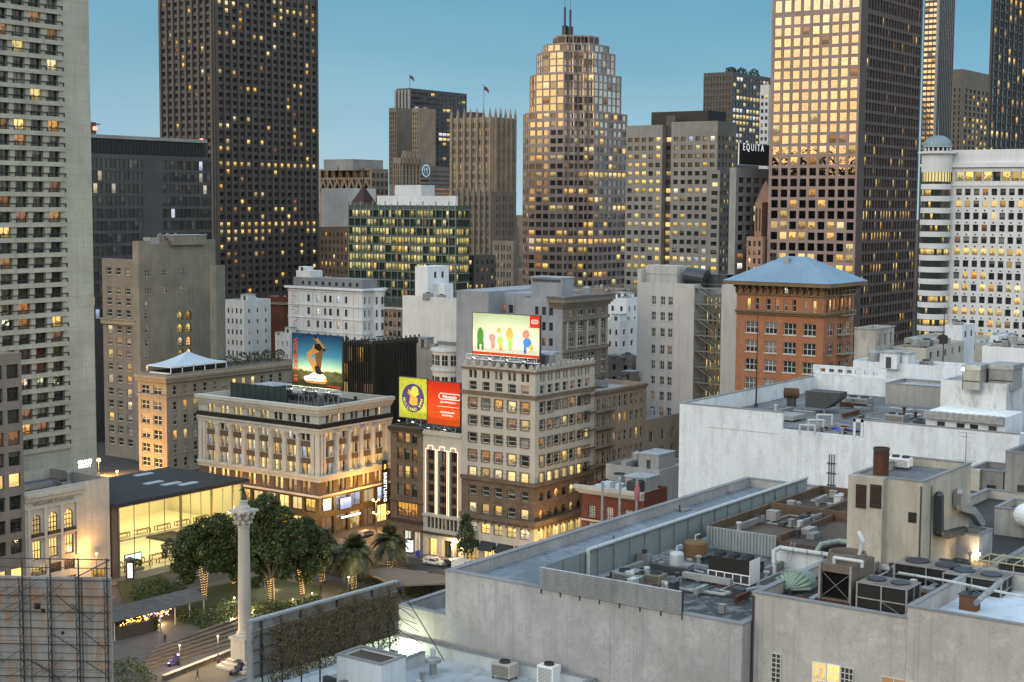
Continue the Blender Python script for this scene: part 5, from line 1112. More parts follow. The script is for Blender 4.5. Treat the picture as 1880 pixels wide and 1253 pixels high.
def pil(f_,a,n_='column'):
    q=f_.P(a,.25,0); mb=MB(); R_=.62; mb.box(q[0]-.8,q[1]-.8,r1,q[0]+.8,q[1]+.8,r1+.4); mb.lathe((q[0],q[1],r1+.4),[(R_*1.15,0),(R_,.35),(R_*.92,(r2-r1)-1.4),(R_*.95,(r2-r1)-1.3),(R_*1.2,(r2-r1)-.85)],14); mb.box(q[0]-.8,q[1]-.8,r2-.45,q[0]+.8,q[1]+.8,r2-.003); mb.build(n_,W_TERRA,b.root)
cn=[(cw[i][1]+cw[i+1][0])/2 for i in range(7)]
for a in cn: pil(f,a)
cn=[(cs[i][1]+cs[i+1][0])/2 for i in range(4)]
for a in cn: pil(g,a)
for f_,L in ((f,[(.1,1.3),(1.6,2.4),(f.W-2.2,f.W-1.3),(f.W-1.0,f.W+.3)]),(g,[(.35,1.1),(1.4,2.1),(g.W-1.9,g.W-.2)])):
    for a,e in L: mb=MB(); mb.obox(f_.o,f_.u,f_.n,a,e,.003,.35,r1,r2); mb.build('pilaster',W_TERRA,b.root)
for f_,cc in ((f,cw),(g,cs)):
    for (a,e) in cc:
        for v0,v1 in ((810,820.5),(841,851.2)):
            mb=MB(); mb.obox(f_.o,f_.u,f_.n,a-.1,e+.1,.003,.06,zpx(f,562,v1),zpx(f,562,v0)); mb.build('spandrel',W_BRN,b.root)
# small screens
SCR=lit('shop_screen',[(.35,.55,1),(.8,.85,1),(1,.6,.4)],1.7,dark=(.1,.2,.6),contrast=.6)
for u0,u1,v0,v1 in ((623,644,913,934),(592,607,915,938)):
    a=colpx(g,930,[(u0,u1)])[0]; z0,z1=zpx(g,(u0+u1)/2,v1),zpx(g,(u0+u1)/2,v0); mb=MB(); mb.obox(g.o,g.u,g.n,a[0],a[1],.003,.25,z0,z1,1); mb.face([g.P(a[0]+.1,.256,z0+.1),g.P(a[1]-.1,.256,z0+.1),g.P(a[1]-.1,.256,z1-.1),g.P(a[0]+.1,.256,z1-.1)],0,[(0,0),(1,0),(1,1),(0,1)]); mb.build('display_screen',[SCR,BLACK],b.root)
a=colpx(g,950,[(625,660)])[0]; mb=MB(); mb.obox(g.o,g.u,g.n,a[0],a[1],.3,.4,zpx(g,640,947)-.2,zpx(g,640,947)+.2); mb.build('light_strip',emit('white_light_strip',(.9,.95,1),3,sample=False),b.root)
for fx,fy,k,sx,sy,sz in ((.55,.75,'house',9,8,3.2),(.75,.35,'ac',3,2.5,2),(.8,.55,'ac',2.6,2.6,2),(.6,.5,'duct',1.2,8,1),(.85,.2,'vent',.7,.7,1.4),(.45,.9,'ac',3,3,2.2)): b.unit(k,fx,fy,sx,sy,sz,m=METAL_D)
mb=MB(); mb.box(b.x0+8,b.y0+18,b.h-1.6,b.x0+8.1,b.y0+38,b.h+2.5,0); 
for i in range(10): mb.box(b.x0+7.9,b.y0+18+i*2.2,b.h-1.6,b.x0+8.2,b.y0+18.2+i*2.2,b.h+2.6,0)
mb.build('glass_screen',plain('green_screen_glass',(.05,.07,.065),.2,.2),b.root)
b.finish(); BB=b
# vertical shop sign on its right corner
yb_=at_x(700,850,XS+0)[1]; q=at_y(706,845,by-1.2); z1,z0=q[2],zof(q[0],q[1],925)
t_=thing('blade_sign','tall black vertical sign with white letters on the columned corner building','sign',(q[0],by-1.2,z0)); w_=.85
mb=MB(); mb.box(q[0]-w_,by-1.35,z0,q[0]+w_,by-1.05,z1); mb.build('panel',BLACK,t_)
mb=MB(); mb.box(q[0]-w_-.05,by-1.05,z0+1,q[0]-w_+.1,by-.0,z0+1.15); mb.box(q[0]-w_-.05,by-1.05,z1-1,q[0]-w_+.1,by,z1-.85); mb.build('bracket',METAL_D,t_)
SW=emit('sign_letters_white',(1,.97,.9),1.6,sample=False); SY=emit('sign_letters_yellow',(1,.6,.1),1.6,sample=False)
textmesh('BREITLING',1.5,SW,(q[0],by-1.37,(z0+z1)/2-1.3),(1,0,0),(0,-1,0),t_,'lettering',vertical=True,bold=.03,spacing=1.05)
textmesh('B',1.8,SY,(q[0],by-1.37,z1-1.7),(.9,0,.3),(0,-1,0),t_,'emblem')
p=at_y(708,943,by-1.2); textmesh('>>>',2.0,emit('orange_lit_chevrons',(1,.55,.15),2.2,sample=False),p,(1,0,0),(0,-1,0),t_,'chevron_lights',bold=.02)
# ---------- narrow brown building ----------
ya,yb_=at_x(717,790,XS)[1],at_x(777,790,XS)[1]; hz=zof(XS,yb_,787)
b=B('shop_building','narrow brown terracotta building with triple windows under the yellow billboard',(XS,yb_+.02),XS+24,ya,hz,W_BRN,roof=ROOF_D); f=b.FW_
cols=colpx(f,830,[(729,738.7),(742,752),(756,766)]); RWp=lambda L,u=748:[(zpx(f,u,c),zpx(f,u,a)) for a,c in L][::-1]
b.grid('W',0,RWp([(795.5,813.5),(824,845),(856.5,878),(889,911)]),cols=cols,dp=.45,pick=picker('shade',.35,('warm','dim'),seed=220),fr=FR_D,nx=1,ny=2,ft=.1,z0=zpx(f,748,917),z1=b.h,sill=.2,sillm=W_BRN)
b.grid('W',0,RWp([(924,950)]),cols=colpx(f,935,[(729,766)]),dp=.5,pick=picker('warm',1,('warm',)),fr=FR_D,nx=6,ny=2,ft=.12,z0=zpx(f,748,955),z1=zpx(f,748,917))
b.grid('W',0,[(.3,zpx(f,748,975))],cols=spread(f.W,3,.8,.06),dp=.7,pick=picker('dark',.35,('white','dim'),seed=8),fr=FR_D,nx=2,ft=.12,z0=0,z1=zpx(f,748,955))
b.grid('S',3,rowsof(6,b.h-2,5,.5),.3,dp=.3,pick=picker('dark',.2,('dim',)))
b.ring(b.h-.9,b.h-.1,1.1,W_DARKBASE,'cornice','W'); b.ring(b.h-1.5,b.h-.903,.6,W_BRN,'cornice','W'); b.ring(zpx(f,748,958),zpx(f,748,954),.6,W_DARKBASE,'cornice','W'); b.ring(zpx(f,748,921),zpx(f,748,918),.4,W_BRN,'string_course','W')
b.finish()
# ---------- neon-lined narrow building ----------
yc,yd=yb_,NB.y1; hz=zof(XS,yd,797); b=B('shop_building','narrow building with three tall bays outlined in white neon under the red billboard',(XS,yd+.02),XS+24,yc,hz,W_NB,roof=ROOF_D,par=1.0); f=b.FW_
bays=colpx(f,880,[(783,799),(804,820.5),(825.5,840)]); zt,zb_=zpx(f,812,829),zpx(f,812,946)
b.grid('W',0,[(zb_,zt)],cols=bays,dp=.8,pick=lambda i,j,n:'shade',z0=zpx(f,812,950),z1=b.h)
NE=emit('neon_tube',(1,.66,.4),2.2,sample=False)
for k,(a,e) in enumerate(bays):
    m_=(a+e)/2; w_=.08; pts=[(a-.15,zb_),(a-.15,zt+.2),(m_-.7,zt+.2),(m_-.7,zt+1),(m_+.7,zt+1),(m_+.7,zt+.2),(e+.15,zt+.2),(e+.15,zb_)]
    mb=MB(); mb.path([f.P(x,.2,z_) for x,z_ in pts],.07,5); mb.build('neon_outline',NE,b.root)
    nr=6
    for j in range(1,nr): z_=zb_+(zt-zb_)*j/nr; mb=MB(); mb.obox(f.o,f.u,f.n,a,e,-.79,-.45,z_-.7,z_+.15); mb.build('spandrel',W_BRN,b.root)
    for q_ in (1/3,2/3): mb=MB(); x=a+(e-a)*q_; mb.obox(f.o,f.u,f.n,x-.08,x+.08,-.79,-.4,zb_,zt); mb.build('mullion',FR_B,b.root)
b.grid('W',0,[(zpx(f,812,973),zpx(f,812,953))],cols=spread(f.W,8,.7,.1),dp=.5,pick=picker('dark',.1,('dim',)),fr=FR_D,ft=.1,z0=zpx(f,812,981),z1=zpx(f,812,950))
b.grid('W',0,[(.2,zpx(f,812,992))],cols=[(f.W*.1,f.W*.36),(f.W*.5,f.W*.74),(f.W*.8,f.W*.93)],dp=1.2,pick=picker('bright',0,cells={(0,0):'bright',(1,0):'green',(2,0):'dim'}),fr=FR_B,nx=1,ft=.15,z0=0,z1=zpx(f,812,981))
b.ring(zpx(f,812,951),zpx(f,812,948),.4,W_NB,'string_course','W'); b.ring(zpx(f,812,983),zpx(f,812,980),.8,W_DARKBASE,'canopy','W'); b.ring(b.h-1,b.h-.3,.4,W_NB,'cornice','W')
mb=MB(); r=random.Random(3); 
q=f.P(f.W*.5,-3,b.h-1); bush(mb,(q[0],q[1],q[2]+.6),1,8,.7,260,r,.25); mb.build('roof_planting',HEDGE,b.root); b.finish()
# dark little passage building beside the hotel ground floor: hanging ivy
r=random.Random(6); q=NB.FW_.P(1.6,.6,9)
t_=thing('wall_creeper','dark ivy hanging over the doorway between the neon building and the putty-coloured hotel','climbing plant',(q[0]-.3,q[1],0)); mb=MB(); bush(mb,(q[0]-.6,q[1]-.6,7.5),.9,2.4,6.2,1300,r,.3); mb.build('foliage',LEAF,t_); mb=MB(); mb.tube((q[0]-.4,q[1],0),(q[0]-.4,q[1],9),.12,6); mb.build('stem',FR_B,t_)
# ---------- low brick building with cream cornice ----------
s=spec(1183,0,906,1068,1225,x0=XS); (kx,ky),kx1,ky1,kh=s
b=B('brick_building','low dark red brick building with a wide cream cornice, behind the three grey poles',(kx,ky),kx1,ky1,kh,W_DBRICK,roof=ROOF_L,par=.5); f=b.FW_
cols=colpx(f,945,[(1080,1093),(1112,1126),(1146,1161)]); RWq=lambda L:[(zpx(f,1120,c),zpx(f,1120,a)) for a,c in L][::-1]
b.grid('W',0,RWq([(932,955),(964,988)]),cols=cols,dp=.4,pick=picker('shade',0,dimp=.6,seed=3),fr=FR_W,nx=4,ny=5,ft=.1); b.ring(zpx(f,1120,962),zpx(f,1120,959),.2,W_CREAM,'string_course','W')
for o_,za,zb in ((.5,1.6,1.2),(1.0,1.197,.6),(1.5,.597,-.1)): b.ring(b.h-za,b.h-zb,o_,W_CREAM,'cornice','W',ends=1)
r=random.Random(2)
mb=MB()
for i in range(26):
    q=f.P(f.W*(.15+.5*r.random()),-3-8*r.random(),b.h); s_=r.uniform(.4,1.3); mb.box(q[0]-s_,q[1]-s_,b.h-.5,q[0]+s_*r.random(),q[1]+s_,b.h-.5+s_*r.uniform(.3,1.1))
mb.build('covered_materials',TENT,b.root)
b.unit('ac',.45,.25,5,3,2.2,m=METAL_D); b.unit('house',.75,.3,6,5,2.6,m=W_GREY); b.unit('ac',.8,.7,3.5,3,2.2); b.unit('duct',.55,.6,6,1,1); b.finish()
b=B('shop_building','grey flat-roofed block with ducts behind the low dark red brick building',(kx1+.05,ky+2),kx1+16,ky1,at_x(1200,850,kx1)[2] if 0 else kh+3.2,W_GREY,roof=ROOF_L); b.unit('house',.5,.4,7,5,3.2,m=W_GREY); b.unit('duct',.4,.75,9,1.4,1.2); b.scatter(14,5); b.finish()
# ---------- white panel wall building (right) ----------
s=at_d(1248,741,230); wx,wy,wh=s; wyS=at_x(1872,790,wx)[1]
WP=wall('white_painted_wall',(.6,.63,.66),var=.1,streak=.35,joint=None,stain=(.46,.48,.5),crack=.35)
x1=at_z(1482,690,wh)[0]; WHT=(wx,wyS,x1,wy,wh)
# ---------- Post-street side: glass store ----------
a_=at_z(218,1062,0); ax,ay=a_[0],a_[1]; ah=zof(ax,ay,930); ax1=at_y(447,887,ay)[0]
ROOFT=plain('dark_roof_slab',(.025,.024,.022),.7); STEEL=plain('brushed_steel',(.35,.34,.3),.35,.8)
t_=thing('glass_store','glass-fronted store with a thin dark flat roof and a brightly lit two-level interior','store',(ax,ay,0))
xw=at_y(206,900,ay)[0]; dpt=26
mb=MB(); mb.box(xw-.5,ay-1.4,ah,ax1+.6,ay+dpt+1,ah+.55); mb.box(xw-.5+.3,ay-1.1,ah+.553,ax1+.3,ay+dpt,ah+.7); mb.build('roof',ROOFT,t_)
mb=MB()
for u_,v_ in ((281,887),(314,889),(345,889),(263,872)):
    p=at_z(u_,v_,ah+.7); mb.box(p[0]-2.6,p[1]-.8,ah+.704,p[0]+2.6,p[1]+.8,ah+.9)
mb.build('skylight',plain('skylight_glass',(.5,.6,.68),.2),t_)
mb=MB(); mb.box(xw,ay,0,ax-.05,ay+dpt,ah,0); mb.box(ax1,ay+.5,0,ax1+.4,ay+dpt,ah,1); mb.box(ax,ay+dpt-.4,0,ax1,ay+dpt,ah,1); mb.build('wall',[wall('grey_stone_cladding',(.12,.11,.1)),plain('warm_white_wall',(.75,.68,.5),.6,var=.04)],t_)
mb=MB(); mb.box(ax,ay+.3,.05,ax1,ay+dpt-.4,.2); mb.build('floor',plain('pale_terrazzo',(.55,.5,.38),.5),t_)
zm=5.6
mb=MB(); mb.box(ax,ay+8,zm,ax1-1,ay+dpt-.4,zm+.5); mb.build('mezzanine',plain('warm_white_wall2',(.7,.62,.45),.6),t_)
mb=MB(); mb.box(ax+.5,ay+1,ah-.32,ax1-.5,ay+dpt-1,ah-.2); mb.build('lit_ceiling',emit('store_ceiling_light',(1,.86,.42),2.4),t_)
mb=MB(); mb.box(ax+.5,ay+9,zm-.12,ax1-1.5,ay+dpt-1,zm-.02); mb.build('lit_soffit',emit('store_soffit_light',(1,.88,.46),2.8),t_)
mu=[333,336,389,393,430]
mb=MB()
for u_ in (219,334,391,430,446): x=at_y(u_,1000,ay)[0]; mb.box(x-.2,ay,0,x+.2,ay+.5,ah)
for u_ in (248,276,304,352,371,411,): x=at_y(u_,1000,ay)[0]; mb.box(x-.03,ay+.1,0,x+.03,ay+.3,ah)
mb.box(ax,ay+.02,ah-.5,ax1,ay+.4,ah-.003); mb.build('front_frame',STEEL,t_)
m,t,bb,o=newmat('clear_glazing'); tr=t('BsdfTransparent',{0:(.86,.88,.84,1)}); gl=t('BsdfGlossy',{0:(1,1,1,1),'Roughness':.03}); fz=t('LayerWeight',{0:.15}).outputs[0]; mx=t('MixShader',{0:fz,1:tr.outputs[0],2:gl.outputs[0]}); t.l.new(mx.outputs[0],o.inputs[0])
mb=MB(); mb.face([(ax,ay+.2,.1),(ax1,ay+.2,.1),(ax1,ay+.2,ah-.5),(ax,ay+.2,ah-.5)]); mb.build('glazing',m,t_)
WOOD=plain('oak_table',(.5,.28,.1),.5); r=random.Random(5); n=0
def table(x,y,z0,L=4.2,label=None):
    tt=thing('display_table',label,'table',(x,y,z0),'display tables in the glass store'); mb=MB(); mb.box(x-L/2,y-.65,z0+.85,x+L/2,y+.65,z0+.97); mb.build('tabletop',WOOD,tt)
    for sx in (-1,1):
        for sy in (-1,1): mb=MB(); mb.box(x+sx*(L/2-.15)-.07,y+sy*.5-.07,z0,x+sx*(L/2-.15)+.07,y+sy*.5+.07,z0+.85); mb.build('leg',FR_B,tt)
    mb=MB()
    for i in range(5): mb.box(x-L/2+.4+i*L/5,y-.2,z0+.973,x-L/2+.9+i*L/5,y+.15,z0+1.1)
    mb.build('displayed_goods',BLACK,tt)
W5=['leftmost','second','third','fourth','fifth','sixth','rightmost']
for i in range(7):
    table(ax+3+i*6.0,ay+9.6,zm+.5,label='%s wooden table along the upper floor edge of the glass store'%W5[i])
for i in range(6):
    table(ax+4+i*6.0,ay+3.4,.2,label='%s wooden table on the ground floor nearest the glass of the store'%(W5[i] if i<5 else 'rightmost'))
for i in range(6):
    table(ax+5+i*6.2,ay+7.4,.2,label='%s wooden table in the second ground floor row of the glass store'%(W5[i] if i<5 else 'rightmost'))
p=at_y(244,1005,ay+2); tt=thing('display_board','bright blue and white display board on the left ground floor of the glass store','display board',(p[0],p[1],.2)); mb=MB(); mb.box(p[0]-2.4,p[1],2.3,p[0]+2.4,p[1]+.2,4.2,1); mb.box(p[0]-2.4,p[1]+.02,.2,p[0]-2.2,p[1]+.18,2.3,1); mb.box(p[0]+2.2,p[1]+.02,.2,p[0]+2.4,p[1]+.18,2.3,1); mb.build('stand',[SCR,METAL_D],tt); mb=MB(); mb.box(p[0]-2.2,p[1]-.05,2.5,p[0]+2.2,p[1]-.003,4.0); mb.build('screen',emit('display_screen_glow',(.6,.85,1),1.8,sample=False),tt)
# hedge inside at the left
tt=thing('indoor_planter','green planted tub inside the left end of the glass store','planter',(ax+5,ay+1.6,.2)); mb=MB(); r=random.Random(1); bush(mb,(ax+6,ay+1.6,1.8),2.0,.8,1.2,500,r,.2); mb.build('foliage',plain('indoor_green',(.06,.14,.03),.7),tt); mb=MB(); mb.box(ax+4,ay+1,.2,ax+8,ay+2.2,.9); mb.build('tub',W_GREY,tt)
# ---------- stone-fronted shop with arched windows, left of the store ----------
xA,xB,xC=at_y(46,950,ay)[0],at_y(148,930,ay)[0],at_y(201,930,ay)[0]
hA=zof(xB,ay,886)
b=B('arched_shop','pale stone shop with three tall arched windows and a lamp-lit blank side wall',(xA,ay),xC,ay+20,hA,wall('pale_stone_front',(.45,.42,.37),streak=.3,joint=(1.4,.7),jc=.88),roof=ROOF_G,par=2.2); f=b.FS_
cc=colpx(f,960,[(59,75.5),(89.5,106.5),(118.5,135)]); Z=lambda v,u=97: zpx(f,u,v)
b.grid('S',0,[(Z(978,97),Z(940,97))],cols=cc,dp=.5,pick=lambda i,j,n:'bright',fr=FR_D,nx=3,ny=3,ft=.16,arch=True,z0=Z(984),z1=b.h)
b.grid('S',0,[(Z(1023,97),Z(988,97))],cols=cc,dp=.5,pick=lambda i,j,n:'bright',fr=FR_D,nx=3,ny=2,ft=.16,z0=Z(1028),z1=Z(984))
b.grid('S',0,[(Z(1052),Z(1034))],cols=colpx(f,1045,[(56,86),(93,113),(118,138)]),dp=.4,pick=picker('warm',.8,('dim','warm'),seed=2),fr=FR_D,nx=5,ny=3,ft=.12,z0=Z(1056),z1=Z(1028))
b.grid('S',0,[(.2,Z(1064))],cols=colpx(f,1065,[(52,84),(90,112),(118,140),(168,196)]),dp=.6,pick=picker('bright',.5,('warm','dim')),fr=FR_D,nx=4,ft=.12,z0=0,z1=Z(1056))
def strip(f_,a,e,out,z0,z1,nm,m): mb=MB(); mb.obox(f_.o,f_.u,f_.n,a,e,.003,out,z0,z1); return mb.build(nm,m,b.root)
ws=xB-xA
strip(f,0,ws+.6,.9,b.h-1.4,b.h-.7,'cornice',b.wm); strip(f,0,ws+.3,.5,b.h-2.2,b.h-1.403,'cornice',b.wm); strip(f,0,ws+.2,.35,b.h-3.9,b.h-3.6,'string_course',b.wm)
for u_ in (52,82,112,141): a=colpx(f,960,[(u_-2.4,u_+2.4)])[0]; strip(f,max(0,a[0]),a[1],.4,Z(1028),b.h-3.9,'pilaster',b.wm)
for (a,e) in cc: strip(f,a-.4,e+.4,.5,Z(983),Z(980),'balcony_sill',b.wm); strip(f,a-.3,e+.3,.5,Z(979.5),Z(974),'balcony_rail',FR_D)
textmesh('WILLIAMS-SONOMA',1.05,plain('carved_letters',(.18,.16,.12),.8),f.P(ws*.5,.06,b.h-3.0),(1,0,0),(0,-1,0),b.root,'lettering',spacing=1.1)
p=at_z(88,889,b.h-2.2); mb=MB(); mb.box(xA+1,ay+3,b.h-2.19,xA+9,ay+6.5,b.h-1.9); mb.build('roof_light',emit('lit_skylight',(1,.65,.2),1.6,sample=False),b.root)
for fx,fy,k,sx,sy,sz in ((.45,.5,'duct',9,1.2,1),(.7,.35,'ac',2.4,2,1.5),(.86,.5,'vent',.9,.9,3.2),(.3,.7,'ac',2.6,2,1.6)): b.unit(k,fx,fy,sx,sy,sz)
b.finish()
# ---------- grey-brown office at left edge ----------
xl=at_y(-60,900,ay-.0)[0]; hh=zof(xA,ay,648)
b=B('office_block','brownish concrete office building with large square dark windows at the far left edge',(xl,ay),xA-.05,ay+26,hh,wall('brown_concrete',(.19,.165,.145),streak=.35),roof=ROOF_L); f=b.FS_
cc=colpx(f,850,[(-46,-25),(-14.5,8),(16,38)]); cc=[c for c in cc if c[0]>0]
rows=[(zpx(f,27,v+13),zpx(f,27,v-13)) for v in (682,724,765,805,843,883,924,966,1005)][::-1]
b.grid('S',0,rows,cols=cc,dp=.6,pick=picker('dark',.05,('dim',),seed=5,cells={(len(cc)-1,5):'bright',(len(cc)-2,5):'bright',(len(cc)-2,3):'dim'}),fr=FR_D,ny=1,ft=.15,z0=zpx(f,27,1028)); b.grid('S',0,[(.3,zpx(f,27,1045))],cols=cc,dp=.6,pick=lambda i,j,n:'bright',fr=FR_D,z0=0,z1=zpx(f,27,1028)); b.finish()
# ================= billboards =================
PLY=plain('board_back',(.2,.2,.2),.7)
FLOOD=emit('floodlight_lens',(.95,1,.7),30,sample=False)
def printed(name,fn):
    m,t,b,o=newmat(name); uv=t('UVMap').outputs[0]; sp=t('SeparateXYZ',{0:uv}); c=fn(t,sp.outputs[0],sp.outputs[1],uv); t.l.new(c,b.inputs['Base Color']); b.inputs['Roughness'].default_value=.75; b.inputs['Specular IOR Level'].default_value=.1; return m
def ink(name,col): return plain('ink_'+name,col,.75,var=.06,spec=.1)
class Board:
    """a west-facing hoarding: s runs left to right, t bottom to top, both 0..1"""
    def __init__(s,label,x,u0,u1,vt,vb,roofz,mat_,thick=.5,legs=5,power=60,lcol=(.95,1,.62),walk=True,tilt=.4):
        a=at_x(u0,vt,x); c=at_x(u1,vt,x); s.y0,s.y1=a[1],c[1]; s.zt=a[2]; s.zb=zof(x,(a[1]+c[1])/2,vb); s.x=x; s.W=s.y0-s.y1; s.Hh=s.zt-s.zb
        s.root=thing('billboard',label,'billboard',(x,(s.y0+s.y1)/2,roofz)); mb=MB()
        mb.box(x+.01,s.y1,s.zb,x+thick,s.y0,s.zt,1); mb.face([s.P(0,0,0),s.P(1,0,0),s.P(1,1,0),s.P(0,1,0)],0,[(0,0),(1,0),(1,1),(0,1)]); mb.build('panel',[mat_,PLY],s.root)
        mb=MB(); e=.12
        for q in ((-e,-e,s.W+e,0),(-e,s.Hh,s.W+e,s.Hh+e),(-e,0,0,s.Hh),(s.W,0,s.W+e,s.Hh)): mb.box(x-.08,s.y0-q[0],s.zb+q[1],x+thick,s.y0-q[2],s.zb+q[3])
        mb.build('frame',METAL_D,s.root)
        for i in range(legs):
            y=s.y0-s.W*(i+.5)/legs; mb=MB(); mb.tube((x+.3,y,roofz),(x+.3,y,s.zb),.12,6); mb.tube((x+2.6,y,roofz),(x+.5,y,s.zb+s.Hh*.6),.09,6); mb.tube((x+.3,y,roofz+(s.zb-roofz)*.5),(x+1.6,y,roofz+(s.zb-roofz)*.5+.3),.06,5); mb.build('support_leg',METAL,s.root)
        if legs>1:
            mb=MB(); 
            for i in range(legs-1):
                ya,yb_=s.y0-s.W*(i+.5)/legs,s.y0-s.W*(i+1.5)/legs; mb.tube((x+.3,ya,roofz),(x+.3,yb_,s.zb),.05,5); mb.tube((x+.3,yb_,roofz),(x+.3,ya,s.zb),.05,5)
            mb.build('bracing',METAL,s.root)
        if walk:
            mb=MB(); mb.box(x-1.7,s.y1-.6,s.zb-.9,x-.3,s.y0+.6,s.zb-.82); mb.box(x-1.72,s.y1-.6,s.zb+.2,x-1.66,s.y0+.6,s.zb+.27); mb.box(x-1.72,s.y1-.6,s.zb-.35,x-1.66,s.y0+.6,s.zb-.29)
            k=max(3,int(s.W/2))
            for i in range(k+1): y=s.y0+.5-(s.W+1)*i/k; mb.box(x-1.72,y-.04,s.zb-.9,x-1.64,y+.04,s.zb+.25); mb.tube((x-1.5,y,s.zb-.85),(x+.3,y,s.zb-1.6),.05,4)
            mb.build('catwalk',WHITEP,s.root)
        n=max(2,int(s.W/4)); 
        for i in range(n):
            y=s.y0-s.W*(i+.5)/n; mb=MB(); mb.box(x-2.9,y-.35,s.zb-.75,x-2.5,y+.35,s.zb-.45,0); mb.face([(x-2.48,y-.3,s.zb-.7),(x-2.48,y+.3,s.zb-.7),(x-2.6,y+.3,s.zb-.44),(x-2.6,y-.3,s.zb-.44)],1); mb.tube((x-2.7,y,s.zb-.6),(x+.1,y,s.zb-.9),.04,4); mb.build('floodlight',[METAL_D,FLOOD],s.root)
        if power:
            L=bpy.data.lights.new('billboard_light','AREA'); L.shape='RECTANGLE'; L.size=s.W*.9; L.size_y=.4; L.energy=power*s.W; L.color=lcol
            o=bpy.data.objects.new('billboard_light',L); COL.objects.link(o); o.location=(x-2.7,(s.y0+s.y1)/2,s.zb-.5); o.rotation_euler=Vector((2.7,0,s.Hh*tilt+.5)).to_track_quat('-Z','X').to_euler()
            o.rotation_euler=(Matrix((Vector((0,1,0)),Vector((2.7,0,s.Hh*tilt+.5)).normalized().cross(Vector((0,1,0))),-Vector((2.7,0,s.Hh*tilt+.5)).normalized())).transposed()).to_euler()
        s.k=0
    def P(s,a,b_,w): return (s.x-w,s.y0-a*s.W,s.zb+b_*s.Hh)
    def poly(s,pts,m,name='printed_figure',parts=None):
        s.k+=1; mb=MB(); w=.006*s.k
        from mathutils.geometry import tessellate_polygon
        V=[Vector((a*s.W,b_*s.Hh,0)) for a,b_ in pts]
        for tri in tessellate_polygon([V]): mb.face([s.P(*pts[i],w) for i in tri])
        o=mb.build(name,m,s.root); return o
    def ell(s,ca,cb,ra,rb,m,name='printed_shape',n=40): s.poly([(ca+ra*math.cos(2*math.pi*i/n),cb+rb*math.sin(2*math.pi*i/n)) for i in range(n)],m,name)
    def text(s,tx,size,a,b_,m,vertical=False,bold=.01,spacing=1.0):
        s.k+=1; return textmesh(tx,size,m,s.P(a,b_,.012+.006*s.k),(0,-1,0),(-1,0,0),s.root,'lettering',vertical=vertical,bold=bold,spacing=spacing,extrude=.004)
# running-shoe billboard
nk=printed('dusk_sky_print',lambda t,U,V,uv: t.mix(t.ramp(t.m('ADD',V,t.m('MULTIPLY',t.noise(t('CombineXYZ',{0:t.m('MULTIPLY',U,5.0),1:t.m('MULTIPLY',V,2.0)}).outputs[0],1.2,5,.7),-.16)),[(.22,(1,1,1)),(.25,(0,0,0))]),t.ramp(V,[(.25,(.75,.68,.35)),(.42,(.3,.5,.42)),(.6,(.05,.22,.34)),(1,(.012,.04,.12))]),t.ramp(t.noise(uv,9,4,.7),[(.3,(.03,.035,.015)),(.7,(.12,.1,.04))])))
xb=XS+5.5; B1=Board('tall billboard with a runner\'s leg and running shoe against a dusk sky',xb,537,628,612,712,BB.h-1.6,nk,legs=5,power=210,tilt=.35)
SK=ink('skin',(.45,.2,.07)); SK2=ink('skin_shade',(.16,.06,.02)); SH=ink('shoe_white',(.85,.75,.6)); OR=ink('shoe_orange',(.8,.3,.06)); BK=ink('black',(.012,.012,.014))
RDI=ink('red_orange',(.72,.07,.02))
def cv(pts): return [((x-508)/345,1-(y-572)/378) for x,y in pts]
B1.poly(cv([(690,640),(722,640),(742,665),(722,690),(712,760),(706,820),(690,840),(676,800),(668,735),(676,690)]),SK2)
B1.poly(cv([(660,640),(700,645),(702,690),(668,705),(640,722),(668,770),(690,830),(680,850),(660,845),(634,790),(607,728),(612,700),(640,680)]),SK)
B1.poly(cv([(655,600),(672,585),(690,598),(712,630),(742,665),(735,685),(715,655),(700,640),(715,668),(668,672),(664,640),(690,630),(668,612)]),SK)
B1.poly(cv([(662,600),(664,582),(672,578),(680,588),(672,606)]),BK); B1.poly(cv([(664,640),(700,632),(715,668),(700,690),(664,672)]),BK); B1.poly(cv([(722,668),(742,664),(736,688),(726,684)]),BK)
B1.poly(cv([(662,800),(692,792),(720,852),(700,862),(672,850)]),BK)
B1.poly(cv([(590,878),(622,866),(660,838),(676,850),(700,858),(718,848),(742,868),(750,905),(735,920),(640,922),(600,910),(588,895)]),SH)
B1.poly(cv([(640,922),(735,920),(750,905),(742,868),(728,878),(735,900),(690,908),(600,906),(604,916)]),OR)
B1.poly(cv([(655,888),(664,892),(708,868),(668,886),(662,878)]),BK,'swoosh_emblem')
B1.poly(cv([(750,925),(842,930),(842,940),(750,936)]),RDI)
B1.text('VOMERO 18',1.85,.065,.5,RDI,vertical=True,bold=.05,spacing=1.1)
